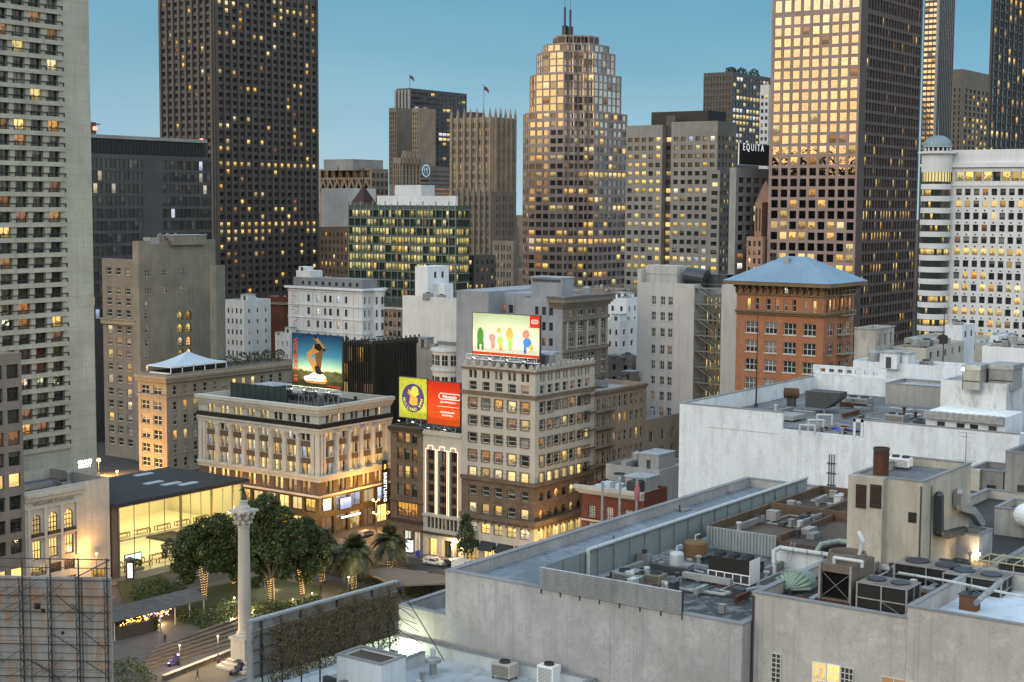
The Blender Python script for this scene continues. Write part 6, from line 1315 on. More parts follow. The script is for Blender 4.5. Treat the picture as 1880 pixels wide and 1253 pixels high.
# cream billboard (figures left out) with red band and corner block
cr=printed('cream_print',lambda t,U,V,uv: t.ramp(t.m('ADD',V,t.m('MULTIPLY',t.noise(uv,3,2,.5),.1)),[(0,(.85,.8,.6)),(.35,(.8,.78,.58)),(1,(.5,.56,.38))]))
B2=Board('wide cream billboard with a red strip along its foot and a red corner block',XS+2.2,868,991,574,655,NB.h-1.2,cr,legs=6,power=170,tilt=.4)
RD=ink('red',(.7,.03,.015)); WI=ink('white',(.85,.85,.8))
B2.poly([(0,0),(1,0),(1,.075),(0,.075)],RDI,'red_strip'); B2.poly([(.855,.72),(1,.72),(1,1),(.855,1)],RD,'red_block')
def pill(B_,ca,cb,w,h,m,lw=None,n=10):
    asp=B_.W/B_.Hh; r=h/2
    def ol(w,h):
        r=h/2; p=[]
        for i in range(n+1): a=-math.pi/2+math.pi*i/n; p.append((ca+(w/2-r/asp)+r/asp*math.cos(a),cb+r*math.sin(a)))
        for i in range(n+1): a=math.pi/2+math.pi*i/n; p.append((ca-(w/2-r/asp)+r/asp*math.cos(a),cb+r*math.sin(a)))
        return p
    o_,i_=ol(w,h),ol(w-2*lw/asp,h-2*lw); B_.k+=1; mb=MB(); q=.006*B_.k; N_=len(o_)
    for i in range(N_): j=(i+1)%N_; mb.face([B_.P(*o_[i],q),B_.P(*o_[j],q),B_.P(*i_[j],q),B_.P(*i_[i],q)])
    mb.build('logo_outline',m,B_.root)
pill(B2,.928,.86,.105,.10,WI,.016); B2.text('Nintendo',.42,.928,.86,WI,bold=.012)
AB=[ink('green',(.07,.22,.04)),ink('pink',(.75,.2,.2)),ink('blue',(.05,.17,.5)),ink('ochre',(.55,.35,.07)),ink('leaf',(.3,.45,.1))]
for ca,cb,ra,rb,i in ((.12,.45,.05,.2,0),(.09,.25,.02,.14,0),(.155,.24,.02,.13,0),(.3,.42,.05,.1,1),(.31,.27,.035,.1,1),(.42,.36,.045,.11,4),(.43,.22,.03,.08,3),(.56,.52,.05,.16,3),(.57,.3,.035,.14,4),(.8,.55,.05,.1,1),(.82,.36,.06,.11,2),(.79,.2,.02,.1,2),(.88,.25,.03,.07,3),(.4,.6,.03,.05,3)): B2.ell(ca,cb,ra,rb,AB[i],'printed_blob')
# yellow billboard
yl=printed('yellow_print',lambda t,U,V,uv: t.mix(t.ramp(t.noise(uv,7,5,.7),[(.5,(0,0,0)),(.62,(1,1,1))]),(.62,.62,.06),(.42,.45,.05)))
B3=Board('yellow billboard with a purple disc, left of the red billboard',XS+1.5,733,784,692,768,b.h if 0 else zof(XS,at_x(758,787,XS)[1],783),yl,legs=2,power=90,walk=False)
PU=ink('purple',(.09,.06,.2)); B3.ell(.5,.5,.40,.355,PU,'disc'); 
B3.poly([(.36,.36),(.5,.31),(.66,.34),(.66,.5),(.55,.6),(.44,.66),(.34,.72),(.3,.62),(.4,.55)],ink('amber',(.7,.38,.06)),'emblem_shape'); B3.ell(.56,.69,.13,.11,ink('hat_yellow',(.7,.66,.1)),'emblem_shape'); B3.poly([(.38,.7),(.56,.58),(.74,.66),(.7,.6),(.56,.53),(.4,.62)],ink('hat_yellow2',(.75,.7,.12)),'emblem_shape')
Y2=ink('letter_yellow',(.8,.78,.1)); tx='MULLVAD VPN'; asp=B3.W/B3.Hh
for i,ch in enumerate(tx):
    if ch==' ': continue
    a=math.radians(188+164*i/(len(tx)-1)); ca,cb=.5+.325*math.cos(a),.5+.29*math.sin(a)*1.0; B3.k=12
    tdir=(-math.sin(a),math.cos(a)); 
    textmesh(ch,.98,Y2,B3.P(ca,cb,.09),(0,-tdir[0],tdir[1]),(-1,0,0),B3.root,'lettering',bold=.03,extrude=.004,up=(0,math.cos(a),-math.sin(a)))
# red billboard
rd=printed('red_print',lambda t,U,V,uv: t.mix(V,(.72,.09,.015),(.62,.03,.012)))
B4=Board('red billboard with white lettering above the neon-lined building',XS+1.2,785,845,699,781,zof(XS,NB.y1,800),rd,legs=3,power=120,walk=False,lcol=(1,.8,.6))
pill(B4,.68,.67,.68,.15,WI,.02); B4.text('Nintendo',1.02,.68,.665,WI,bold=.035); B4.text('SAN FRANCISCO',.6,.64,.535,WI,bold=.02); B4.poly([(.3,.425),(.95,.425),(.95,.435),(.3,.435)],WI,'rule'); B4.text('UNION SQUARE',.55,.62,.3,WI,bold=.015); B4.text('331 POWELL',.55,.62,.23,WI,bold=.015)
# ================= foreground roofs =================
W_F1=wall('weathered_cement_wall',(.345,.335,.335),var=.28,streak=.25,stain=(.27,.265,.27),crack=.55)
COPE=wall('grey_coping',(.2,.205,.21),streak=0); GRAV=wall('brown_gravel',(.085,.065,.05),.95,var=.5,streak=0)
LOUV=plain('louvre_steel',(.17,.19,.19),.45,.5)
def slab(mb,x0,y0,x1,y1,z0,z1,mi=0): mb.box(x0,y0,z0,x1,y1,z1,mi)
def block(name,label,cat,x0,y0,x1,y1,z0,h,wm,rm,par=1.0,pw=.45,coping=True,group=None):
    t_=thing(name,label,cat,(x0,y0,z0),group); mb=MB(); rz=h-par
    mb.box(x0,y0,z0,x1,y0+pw,h); mb.box(x0,y1-pw,z0,x1,y1,h); mb.box(x0,y0+pw+.001,z0,x0+pw,y1-pw-.001,h); mb.box(x1-pw,y0+pw+.001,z0,x1,y1-pw-.001,h); mb.build('wall',wm,t_)
    mb=MB(); mb.box(x0+pw+.002,y0+pw+.002,rz-.5,x1-pw-.002,y1-pw-.002,rz); mb.build('roof',rm,t_)
    if coping:
        mb=MB(); c=.08; w=pw+c
        mb.box(x0-c,y0-c,h+.003,x1+c,y0+w,h+.12); mb.box(x0-c,y1-w,h+.003,x1+c,y1+c,h+.12); mb.box(x0-c,y0+w+.002,h+.003,x0+w,y1-w-.002,h+.12); mb.box(x1-w,y0+w+.002,h+.003,x1+c,y1-w-.002,h+.12); mb.build('coping',COPE,t_)
    return t_
f1=at_d(818,1048,150); XF,YF1,ZF=f1; YF0=at_x(1364,1097,XF)[1]; XFE=at_z(1478,890,ZF)[0]
R1_=block('department_store','large grey-beige rendered store wall with a flat roof of ducts and louvred screens, foreground centre','building',XF,YF0,XFE,YF1,0,ZF,W_F1,wall('blue_grey_roofing',(.2,.23,.26),.9,var=.4,streak=0,stain=(.1,.115,.13),joint=(9,1.1),jc=.7,flat=True),par=1.1,pw=.6)
rz1=ZF-1.1
# lower north wing with its own sunken roof
ya=at_x(731,1112,XF)[1]; zl=at_x(731,1112,XF)[2]
block('store_annex','lower floodlit annex at the left end of the grey-beige store wall','building',XF+.05,YF1+.02,XF+13,ya,0,zl,W_F1,ROOF_L,par=1.6,pw=.5)
# louvred screen wall along the roof
ysc=at_x(994,1078,XF)[1]; zsc=zof(XF,ysc,1040); xe=at_y(1480,895,ysc)[0]
t_=thing('roof_screen','long slatted metal screen with a pipe rail crossing the big foreground roof','screen',(XF+.7,ysc,rz1)); n=int((xe-XF)/3.1)
for i in range(n):
    x0=XF+.75+i*3.1; mb=MB()
    for k in range(13):
        z_=rz1+.35+(zsc-rz1-.4)*k/13; mb.face([(x0+.06,ysc,z_),(x0+3.04,ysc,z_),(x0+3.04,ysc+.14,z_+.24),(x0+.06,ysc+.14,z_+.24)]); mb.face([(x0+.06,ysc+.141,z_+.24),(x0+3.04,ysc+.141,z_+.24),(x0+3.04,ysc+.02,z_+.21),(x0+.06,ysc+.02,z_+.21)])
    mb.box(x0+.06,ysc+.15,rz1+.3,x0+3.04,ysc+.18,zsc-.1); mb.build('louvre_panel',LOUV,t_)
    mb=MB(); mb.box(x0-.06,ysc-.05,rz1,x0+.06,ysc+.2,zsc+.05); 
    if i%3==1: mb.tube((x0,ysc-.05,zsc-.8),(x0,ysc-1.1,rz1),.04,5)
    mb.build('post',METAL,t_)
mb=MB(); mb.tube((XF+8,ysc-.12,zsc+.15),(xe,ysc-.12,zsc+.15),.2,10); mb.tube((XF+8,ysc-.12,zsc+.15),(XF+8,ysc-.12,rz1),.2,10); mb.build('pipe',PIPE,t_)
y2=at_x(1253,1100,XF)[1]; za=zof(XF,ysc,1080)
t_=thing('roof_screen','corrugated metal panel fixed along the edge of the big foreground wall','screen',(XF-.25,(ysc+y2)/2,za)); mb=MB(); n=14; zt,zb_=zsc,zof(XF,ysc,1081)
for k in range(n):
    z0_=zb_+(zt-zb_)*k/n; dz=(zt-zb_)/n
    mb.face([(XF-.15,y2,z0_),(XF-.15,ysc,z0_),(XF-.28,ysc,z0_+dz*.5),(XF-.28,y2,z0_+dz*.5)]); mb.face([(XF-.28,y2,z0_+dz*.5),(XF-.28,ysc,z0_+dz*.5),(XF-.15,ysc,z0_+dz),(XF-.15,y2,z0_+dz)])
mb.box(XF-.14,y2,zb_,XF-.1,ysc,zt); mb.build('panel',wall('corrugated_steel',(.33,.34,.34),.5,streak=.5,metal=.3),t_)
mb=MB(); 
for i in range(8): y=ysc+(y2-ysc)*i/7; mb.box(XF-.1,y-.04,ZF-.5,XF+.15,y+.04,zt)
mb.build('post',METAL_D,t_)
# second building to the right
XG=at_y(1381,1100,YF0)[0]; g0=at_x(1385,1089,XG); ZG=g0[2]; YG1=YF0-.02; ystep=at_x(1665,1137,XG)[1]; YGend=at_x(1990,1180,XG)[1]; zhi=at_x(1665,1114,XG)[2]; 
RG=block('department_store','cream-grey rendered building with multi-paned lower windows, foreground right','building',XG,ystep,XG+62,YG1,0,ZG,W_F1 if 0 else wall('cream_grey_render',(.39,.375,.35),var=.2,streak=.2,stain=(.35,.325,.3),crack=.5),ROOF_D,par=1.0,pw=.5)
rz2=ZG-1.0
BLR=wall('pale_blue_roof',(.52,.58,.63),.8,var=.12,streak=0,stain=(.35,.4,.45))
RH=block('roof_block','cream-grey right end block with a pale blue sunken roof, bottom right corner','building',XG,YGend,XG+17,ystep-.02,0,zhi,MATS['cream_grey_render'],BLR,par=1.5,pw=.35)
GL['paned']=glass('old_paned_glass',DK,blind=.2); STK['paned']=len(STM); 
def wallwin(root,x,u0,u1,v0,v1,kind,nx,ny,label=None):
    a,c=at_x(u0,v0,x),at_x(u1,v0,x); z1=a[2]; z0=zof(x,a[1],v1); f_=Facade((x-.03,a[1]),(0,-1),(-1,0),a[1]-c[1])
    mb=winmesh('k',f_.u,f_.n,f_.W,z1-z0,None,1,nx,ny,.07,.0); o=mb.mesh('window',[kind,WHITEP if kind is L_BRIGHT else FR_W,METAL]); ob=bpy.data.objects.new('window',o); COL.objects.link(ob); ob.parent=root; pw=WORLD[root.name]; ob.location=(x-.03-pw[0],a[1]-pw[1],z0-pw[2]); WORLD[ob.name]=(x-.03,a[1],z0)
wallwin(RG,XG,1417,1435,1198,1260,G_DARK,2,7); wallwin(RG,XG,1492,1518,1214,1262,L_BRIGHT,2,3); wallwin(RG,XG,1519,1543,1218,1266,L_BRIGHT,2,3); wallwin(RG,XG,1544,1568,1223,1268,G_DARK,3,4); wallwin(RG,XG,1618,1690,1240,1290,L_DIM,3,3)
mb=MB(); a=at_x(1386,1100,XG); mb.tube((XG-.12,a[1]+.1,ZG-.2),(XG-.12,a[1]+.1,ZG-12),.1,8); mb.build('drain_pipe',METAL_D,RG)
# brown plant units and pipes ---------------------------------
def unitthing(name,label,cat,p): return thing(name,label,cat,p)
def boxp(u,v,z,sx,sy,sz,m,name,parent,lift=0):
    p=at_z(u,v,z); mb=MB(); mb.box(p[0],p[1]-sy/2,z+lift,p[0]+sx,p[1]+sy/2,z+lift+sz); return mb.build(name,m,parent)
def acunit(label,u,v,z,sx,sy,sz,m=METAL,fans=2,grille=True):
    p=at_z(u,v,z); t_=thing('air_conditioner',label,'air conditioner',p); x,y=p[0],p[1]; mb=MB(); mb.box(x,y-sy/2,z+.35,x+sx,y+sy/2,z+sz); mb.build('casing',m,t_)
    mb=MB()
    for a in (0,1):
        for b_ in (0,1): mb.box(x+.1+(sx-.3)*a,y-sy/2+.1+(sy-.3)*b_,z,x+.2+(sx-.3)*a,y-sy/2+.2+(sy-.3)*b_,z+.35)
    mb.build('frame',METAL_D,t_)
    for i in range(fans):
        mb=MB(); cy=y-sy/2+sy*(i+.5)/fans; R_=min(sx,sy/fans)*.36; mb.lathe((x+sx/2,cy,z+sz),[(R_,0),(R_,.22),(R_*.88,.22),(R_*.88,.04),(0,.03)],16); 
        for k in range(4): a=k*math.pi/4; mb.tube((x+sx/2-R_*math.cos(a),cy-R_*math.sin(a),z+sz+.2),(x+sx/2+R_*math.cos(a),cy+R_*math.sin(a),z+sz+.2),.02,4)
        mb.build('fan_guard',METAL_D,t_)
    if grille:
        mb=MB(); k=int((sz-.5)/.13)
        for i in range(k): mb.box(x-.03,y-sy/2+.12,z+.45+i*.13,x-.004,y+sy/2-.12,z+.5+i*.13)
        mb.build('grille',METAL_D,t_)
    return t_
acunit('flat grey air conditioner with two round fans just behind the corrugated panel',1150,1075,rz1,2.2,3.4,1.1,METAL,2)
acunit('small beige unit right of the flat two-fan air conditioner',1196,1080,rz1,1.6,1.8,1.3,W_TAN,1)
# black chiller with white trimmed base
p=at_z(1300,1066,rz1); cx,cy=p[0],p[1]; t_=thing('chiller','black chiller with a row of fans on top and a white framed base','chiller',p); Lx=2.2; Ly=4.6; y1=cy; y0=cy-Ly
mb=MB(); mb.box(cx,y0,rz1+1.15,cx+Lx,y1,rz1+2.6); mb.build('coil_bank',BLACK,t_)
for i in range(6): mb=MB(); mb.lathe((cx+.6+.9*(i%2),y0+.7+(i//2)*1.55,rz1+2.6),[(.42,0),(.42,.3),(.36,.3),(.36,.1),(0,.08)],12); mb.build('fan',METAL_D,t_)
mb=MB(); 
for y in [y0+Ly*i/5 for i in range(6)]: mb.box(cx-.03,y-.05,rz1+.2,cx+.05,y+.05,rz1+1.1)
mb.box(cx-.04,y0,rz1+1.05,cx+Lx,y1,rz1+1.147); mb.box(cx-.04,y0,rz1+.15,cx+Lx,y1,rz1+.23); mb.box(cx-.02,y0-.04,rz1+.15,cx+Lx,y0-.003,rz1+2.62); mb.build('frame',WHITEP,t_)
mb=MB(); mb.box(cx+.1,y0+.1,rz1+.24,cx+Lx-.1,y1-.1,rz1+1.04); mb.build('compressor_bay',METAL_D,t_)
def tank(label,u,v,z,r_,h_,m,cat='tank'):
    p=at_z(u,v,z); t_=thing('tank',label,cat,p); mb=MB(); mb.lathe(p,[(0,0),(r_,0),(r_,h_*.85),(r_*.85,h_*.95),(0,h_)],18); mb.build('drum',m,t_); mb=MB(); mb.tube((p[0],p[1],p[2]+h_),(p[0],p[1],p[2]+h_+.5),.08,6); mb.tube((p[0],p[1],p[2]+h_+.5),(p[0]+1,p[1],p[2]+h_+.5),.08,6); mb.build('pipe',PIPE,t_)
tank('white upright tank beside the slatted screen',1242,1047,rz1,.75,2.0,PIPE); tank('squat rusty brown drum between the white tank and the black chiller',1276,1022,rz1,1.3,1.8,wall('rusted_drum',(.16,.1,.05)))
def pipes(label,pts,r_,m=PIPE,name='pipe_run',flange=True):
    w_=[at_z(u,v,z) for u,v,z in pts]; t_=thing(name,label,'pipe',(w_[0][0],w_[0][1],w_[0][2])); mb=MB(); mb.path(w_,r_,10); mb.build('pipe',m,t_)
    if flange:
        mb=MB()
        for a,c in zip(w_,w_[1:]):
            d=(Vector(c)-Vector(a)); n_=int(d.length/2)
            for i in range(1,n_+1): q=Vector(a)+d*(i/(n_+1)); e=d.normalized()*.06; mb.tube(tuple(q-e),tuple(q+e),r_*1.25,10)
        mb.build('flange',METAL,t_)
z5=rz1+2.6
pipes('thick white pipe running level behind the ladder and bending down at its left end',[(1421,1060,rz1),(1421,1012,z5-.15),(1432,1006,z5),(1536,1021,z5)],.24)
pipes('pair of small red and white pipes beside the black chiller',[(1256,1050,rz1+.3),(1275,1048,rz1+.3),(1292,1052,rz1+.4)],.12)
pipes('long grey floor pipe crossing in front of the black chiller',[(1215,1078,rz1+.3),(1330,1092,rz1+.3),(1400,1078,rz1+.4)],.2,METAL)
pipes('greenish looped pipes above the white wall near the concrete tower',[(1500,1012,rz1+1.5),(1508,1000,rz1+2.2),(1540,994,rz1+2.4),(1562,996,rz1+2.4)],.28,plain('green_grey_pipe',(.25,.3,.27),.5))
# white low wall behind ladder
p=at_z(1421,1052,rz1); q=at_z(1508,1066,rz1); x=p[0]+1.2
t_=thing('roof_wall','low white painted wall with a ladder leaning in front of it','wall',(x,p[1],rz1)); mb=MB(); mb.box(x,at_x(1510,1050,x)[1],rz1,x+.3,at_x(1424,1050,x)[1],rz1+2.3); mb.build('wall',WP,t_); mb=MB(); mb.box(x-.08,at_x(1510,1050,x)[1],rz1+2.303,x+.38,at_x(1424,1050,x)[1],rz1+2.4); mb.build('coping',COPE,t_)
p=at_z(1446,1056,rz1); t_=thing('ladder','narrow ladder leaning on the low white roof wall','ladder',p); mb=MB()
for s_ in (-.22,.22): mb.tube((p[0]-.5,p[1]+s_,rz1),(x-.02,p[1]+s_,rz1+3.2),.04,5)
mb.build('rail',METAL,t_); mb=MB()
for i in range(10): k=(i+.5)/10; X=p[0]-.5+(x-.02-p[0]+.5)*k; mb.tube((X,p[1]-.22,rz1+3.2*k),(X,p[1]+.22,rz1+3.2*k),.025,4)
mb.build('rung',METAL,t_)
# corrugated enclosure + brown gravel roofs
x=at_z(1300,1012,rz1)[0]+1.5; yA=at_x(1297,990,x)[1]; yB=at_x(1425,1010,x)[1]; t_=thing('plant_enclosure','grey ribbed metal enclosure wall behind the black chiller','enclosure',(x,yA,rz1)); zt=zof(x,yA,966); mb=MB(); mb.box(x,yB,rz1,x+.15,yA,zt); mb.build('wall',wall('grey_sheet_metal',(.3,.33,.34),.5,metal=.3,streak=.5),t_)
mb=MB(); n=22
for i in range(n): y=yB+(yA-yB)*i/n; mb.box(x-.12,y,rz1,x-.003,y+.16,zt-.05)
mb.build('rib',MATS['grey_sheet_metal'],t_)
x2=at_z(1480,905,ZF)[0]-2; yN=at_z(1330,962,zt)[1] if 0 else yA
t_=thing('gravel_roof','raised brown gravel roof with low brick-coloured edges, behind the ribbed enclosure','roof',(x+.2,yB-4,rz1)); yl=at_x(1568,985,x+8)[1]
mb=MB(); mb.box(x+.2,yl,rz1,x2,yA-.3,zt-.6); zt_g=zt-.59; mb.build('roof_bed',GRAV,t_); mb=MB(); BRW=wall('brown_brick_edge',(.12,.08,.055),brick=(.4,.16),jc=.7)
mb.box(x+.2,yA-.7,zt-.597,x2,yA-.3,zt+.3); mb.box(x2-.4,yl,zt-.597,x2,yA-.72,zt+.3); mb.box(x+14,yl,zt-.597,x+14.4,yA-.72,zt+.5); mb.box(x+14.42,yl+7,zt-.597,x2-.42,yl+7.4,zt+.2); mb.box(x+.22,yl+5,zt-.597,x+13.9,yl+5.3,zt+.1); mb.build('brick_edge',BRW,t_)
r=random.Random(8)
xg_,=(x,)
for i in range(7):
    X,Y=x+r.uniform(2,x2-x-3),r.uniform(yl+1,yA-2); mb=MB(); s_=r.uniform(.4,1); mb.box(X,Y,zt-.596,X+s_*2,Y+s_,zt-.6+s_*.7); mb.build('roof_vent',r.choice([METAL,METAL_D,COPE]),t_)
# concrete stair/lift tower
c=at_z(1690,1058,rz2); tx,ty=c[0],c[1]; tz=zof(tx,ty,886); tyN=at_x(1566,880,tx)[1]; txE=at_y(1783,858,ty)[0]
CT=wall('tower_render',(.4,.37,.31),var=.2,streak=.5,stain=(.28,.26,.23))
R3=block('stair_tower','weathered concrete rooftop tower with two rusty vent grilles and a pipe chimney','building',tx,ty,txE,tyN,rz2-.5,tz,CT,ROOF_G,par=.8,pw=.3)
ym=at_x(1627,880,tx)[1]; mb=MB(); mb.box(tx-.8,ym,rz2-.5,tx-.003,tyN+.15,tz+.05); mb.build('projecting_bay',CT,R3)
for u0,u1 in ((1572,1591),(1598,1619)):
    a,c_=at_x(u0,889,tx-.8),at_x(u1,889,tx-.8); z1=a[2]; z0=zof(tx-.8,a[1],932); mb=MB(); mb.box(tx-.86,c_[1],z0,tx-.803,a[1],z1,0)
    for i in range(9): zz=z0+(z1-z0)*i/9; mb.box(tx-.92,c_[1]+.05,zz+.03,tx-.861,a[1]-.05,zz+.12,1)
    mb.build('vent_grille',[BLACK,RUST],R3)
for u0,v0,w_,h_ in ((1668,940,.8,1.0),): a=at_x(u0,v0,tx); mb=MB(); mb.box(tx-.05,a[1]-w_,a[2]-h_,tx-.003,a[1],a[2]); mb.build('hatch',BLACK,R3)
a=at_x(1686,900,tx); mb=MB(); mb.tube((tx-.12,ty+.15,tz-.4),(tx-.12,ty+.15,rz2),.07,6); mb.tube((tx+2,ty-.12,tz-.6),(tx+2,ty-.12,rz2),.05,6); mb.build('drain_pipe',METAL_D,R3)
p=at_z(1600,880,tz); t_=thing('chimney','rusty steel chimney standing on the weathered concrete rooftop tower','chimney',(tx+.9,p[1],tz-.3)); zc=zof(tx+.9,p[1],822); mb=MB(); mb.lathe((tx+.9,p[1],tz-.8),[(1.2,0),(.75,.9),(.75,zc-tz+.8),(.66,zc-tz+.8),(.66,zc-tz)],20); mb.build('stack',RUST,t_); mb=MB(); mb.lathe((tx+.9,p[1],zc-.25),[(.8,0),(.8,.2)],20); mb.build('rim',METAL_D,t_)
acunit('small white condensers behind the rusty chimney',1640,862,tz-.8,1.2,3.2,1.2,WHITEP,3)
# big duct on the tower's right side
mb=MB(); yy=ty-.55; t_=thing('air_duct','big galvanised duct bending down the shaded side of the concrete tower','duct',(tx+6,yy,rz2)); W3=lambda u,v: (lambda q:(q[0],yy,q[2]))(at_y(u,v,ty-.55))
pts=[W3(1760,905),W3(1760,930),W3(1784,938),W3(1800,962)]; 
def sqduct(mb,pts,w):
    for a,c in zip(pts,pts[1:]): mb.tube(a,c,w,4,sm=False)
    for p in pts: mb.ball(p,w*.9,6,4)
sqduct(mb,pts,.55); mb.build('duct_upper',METAL,t_); mb=MB(); sqduct(mb,[W3(1724,910),W3(1724,978),W3(1740,982),W3(1770,974)],.5); mb.build('duct_lower',METAL_D,t_)
# annex walls to the right
def rbox(label,name,ua,uc,ur,d_,vt,wm,zb,par=.6,cat='building'):
    c=at_d(uc,vt,d_); yN=at_x(ua,vt,c[0])[1]; xE=at_y(ur,vt,c[1])[0]; return block(name,label,cat,c[0],c[1],xE,yN,zb,c[2],wm,ROOF_G,par,.3),c,yN,xE
GW=wall('stained_grey_wall',(.24,.24,.235),var=.3,streak=.6,stain=(.15,.15,.15)); GW2=wall('pale_stained_wall',(.38,.37,.34),var=.25,streak=.6,stain=(.22,.2,.17))
RA,c,yN,xE=rbox('grey stained annex with dark doorways to the right of the concrete tower','roof_annex',1778,1842,1872,185,868,GW,rz2-.5)
for u_,v0,v1,w_,m_ in ((1797,905,945,.9,METAL),(1812,890,945,1.1,BLACK),(1832,898,930,1.6,GW2)):
    a=at_x(u_,v0,c[0]); z0=zof(c[0],a[1],v1); mb=MB(); mb.box(c[0]-.07,a[1]-w_,z0,c[0]-.003,a[1],a[2]); mb.build('doorway',m_,RA)
mb=MB(); a=at_x(1790,865,c[0]); mb.box(c[0]-.6,a[1]-.8,rz2,c[0]-.003,a[1]+.8,c[2]+.1); mb.build('pier',W_CREAM,RA)
RA2,c,yN,xE=rbox('taller dark grey wall block with a window at the far right edge','roof_annex',1846,1930,1960,178,838,GW,rz2-.5); a=at_x(1868,890,c[0]); mb=MB(); mb.box(c[0]-.07,a[1]-1.6,zof(c[0],a[1],925),c[0]-.003,a[1],a[2]); mb.build('window',[G_DARK],RA2)
RA3,c,yN,xE=rbox('pale stained low block with arched top edge at the right edge','roof_annex',1826,1930,1960,158,945,GW2,rz2-.5)
RA4,c,yN,xE=rbox('low pale wall with a small lit window and orange wall lamp by the concrete tower','roof_annex',1706,1798,1822,149,985,wall('bluish_stained_wall',(.36,.38,.4),streak=.5,stain=(.22,.22,.23)),rz2-.5)
a=at_x(1736,1026,c[0]); mb=MB(); z0=zof(c[0],a[1],1044); mb.face([(c[0]-.02,a[1],z0),(c[0]-.02,a[1]-.75,z0),(c[0]-.02,a[1]-.75,a[2]),(c[0]-.02,a[1],a[2])],0,[(0,0),(1,0),(1,1),(0,1)],.3); mb.box(c[0]-.06,a[1]-.4,z0,c[0]-.025,a[1]-.35,a[2],1); mb.build('window',[L_WARM,FR_D],RA4)
mb=MB(); 
for k in (0,.4): mb.tube((c[0]-.3,at_x(1701+k*20,1000,c[0])[1],rz2),(c[0]-.3,at_x(1701+k*20,1000,c[0])[1],rz2+4.2),.13,8)
mb.build('stand_pipe',PIPE,RA4)
pl=at_x(1797,1018,c[0]-.5); t_=thing('wall_lamp','orange bulkhead lamp glowing on the low pale wall at the right','lamp',pl); mb=MB(); mb.ball(pl,.16,10,8); mb.build('bulb',emit('orange_lamp',(1,.62,.25),55,sample=False),t_); mb=MB(); mb.tube((pl[0]+.02,pl[1],pl[2]+.1),(pl[0]+.5,pl[1],pl[2]+.35),.03,5); mb.build('arm',METAL_D,t_)
def plight(name,p,e,col,r_=.15,parent=None):
    L=bpy.data.lights.new(name,'POINT'); L.energy=e; L.color=col; L.shadow_soft_size=r_; o=bpy.data.objects.new(name,L); COL.objects.link(o)
    if parent: pw=WORLD[parent.name]; o.parent=parent; o.location=tuple(p[i]-pw[i] for i in range(3))
    else: o.location=p
    return o
plight('lamp_light',(pl[0]-.5,pl[1],pl[2]),260,(1,.7,.35),.15,t_)
# steel cage frame
p=at_z(1835,1085,rz2); t_=thing('equipment_cage','yellowish steel pipe cage around equipment at the right edge','frame',p); mb=MB()
for i in range(5):
    for k in (0,3): q=(p[0]+k,p[1]-i*1.6+2,rz2); mb.tube(q,(q[0],q[1],rz2+2.6),.05,5)
for z_ in (1.3,2.6):
    for k in (0,3): mb.tube((p[0]+k,p[1]+2,rz2+z_),(p[0]+k,p[1]-4.4,rz2+z_),.05,5)
    for i in range(5): mb.tube((p[0],p[1]-i*1.6+2,rz2+z_),(p[0]+3,p[1]-i*1.6+2,rz2+z_),.05,5)
mb.build('tube_frame',plain('ochre_steel',(.4,.36,.2),.5),t_)
acunit('black boxed unit inside the pipe cage at the right edge',1858,1075,rz2,2.4,2.6,1.9,BLACK,1)
p=at_z(1866,945,rz2+2.5); t_=thing('tank','rounded white horizontal tank at the right edge','tank',(p[0],p[1],p[2]-1)); mb=MB()
for i in range(8):
    a0,a1=-math.pi/2+math.pi/2*i/8,-math.pi/2+math.pi/2*(i+1)/8
mb.tube((p[0],p[1]-1,p[2]),(p[0],p[1]-6,p[2]),1.3,18); mb.ball((p[0],p[1]-1,p[2]),1.3,18,10); mb.build('drum',WHITEP,t_); mb=MB(); mb.box(p[0]-.8,p[1]-2,p[2]-2.6,p[0]+.8,p[1]-1.6,p[2]-.9); mb.build('saddle',METAL_D,t_)
# cooling tower with dark louvred front
p=at_z(1562,1122,rz2); x=p[0]; yS=p[1]; yN=at_x(1502,1100,x)[1]; zt=zof(x,yS,1042); t_=thing('cooling_tower','large boxy brown cooling tower with a black open front and white pipes on top','cooling tower',(x,yS,rz2))
CTB=wall('brown_stained_metal',(.15,.125,.1),.7,var=.4,streak=.6); D_=5.0; th=.25
mb=MB(); mb.box(x,yS,rz2,x+D_,yS+th,zt); mb.box(x,yN-th,rz2,x+D_,yN,zt); mb.box(x+D_-th,yS+th+.002,rz2,x+D_,yN-th-.002,zt); mb.box(x,yS+th+.002,zt-.7,x+D_-th-.002,yN-th-.002,zt); mb.box(x,yS+th+.002,rz2,x+D_-th-.002,yN-th-.002,rz2+.8); mb.build('casing',CTB,t_)
mb=MB(); 
for i in range(22): zz=rz2+.85+(zt-.75-rz2-.85)*i/22; mb.face([(x+.25,yS+th,zz),(x+.25,yN-th,zz),(x+.6,yN-th,zz+.14),(x+.6,yS+th,zz+.14)])
mb.box(x+.65,yS+th+.01,rz2+.81,x+.7,yN-th-.01,zt-.71); mb.build('louvres',BLACK,t_).name='louvre'
mb=MB(); mb.tube((x+.1,yS+.3,zt-.8),(x+.1,yN-.3,rz2+.9),.03,4); mb.build('brace',METAL,t_); mb=MB(); mb.tube((x+.16,yS+.3,rz2+.9),(x+.16,yN-.3,zt-.8),.03,4); mb.build('brace',METAL,t_)
for y in (yS+.1,yN-.1): mb=MB(); mb.box(x-.08,y-.1,rz2,x-.003,y+.1,zt+.05); mb.build('post',METAL,t_)
mb=MB(); mb.lathe((x+2.6,(yS+yN)/2,zt),[(1.8,0),(1.65,.7),(1.5,.7),(1.45,.2),(0,.15)],20); mb.build('fan_ring',CTB,t_)
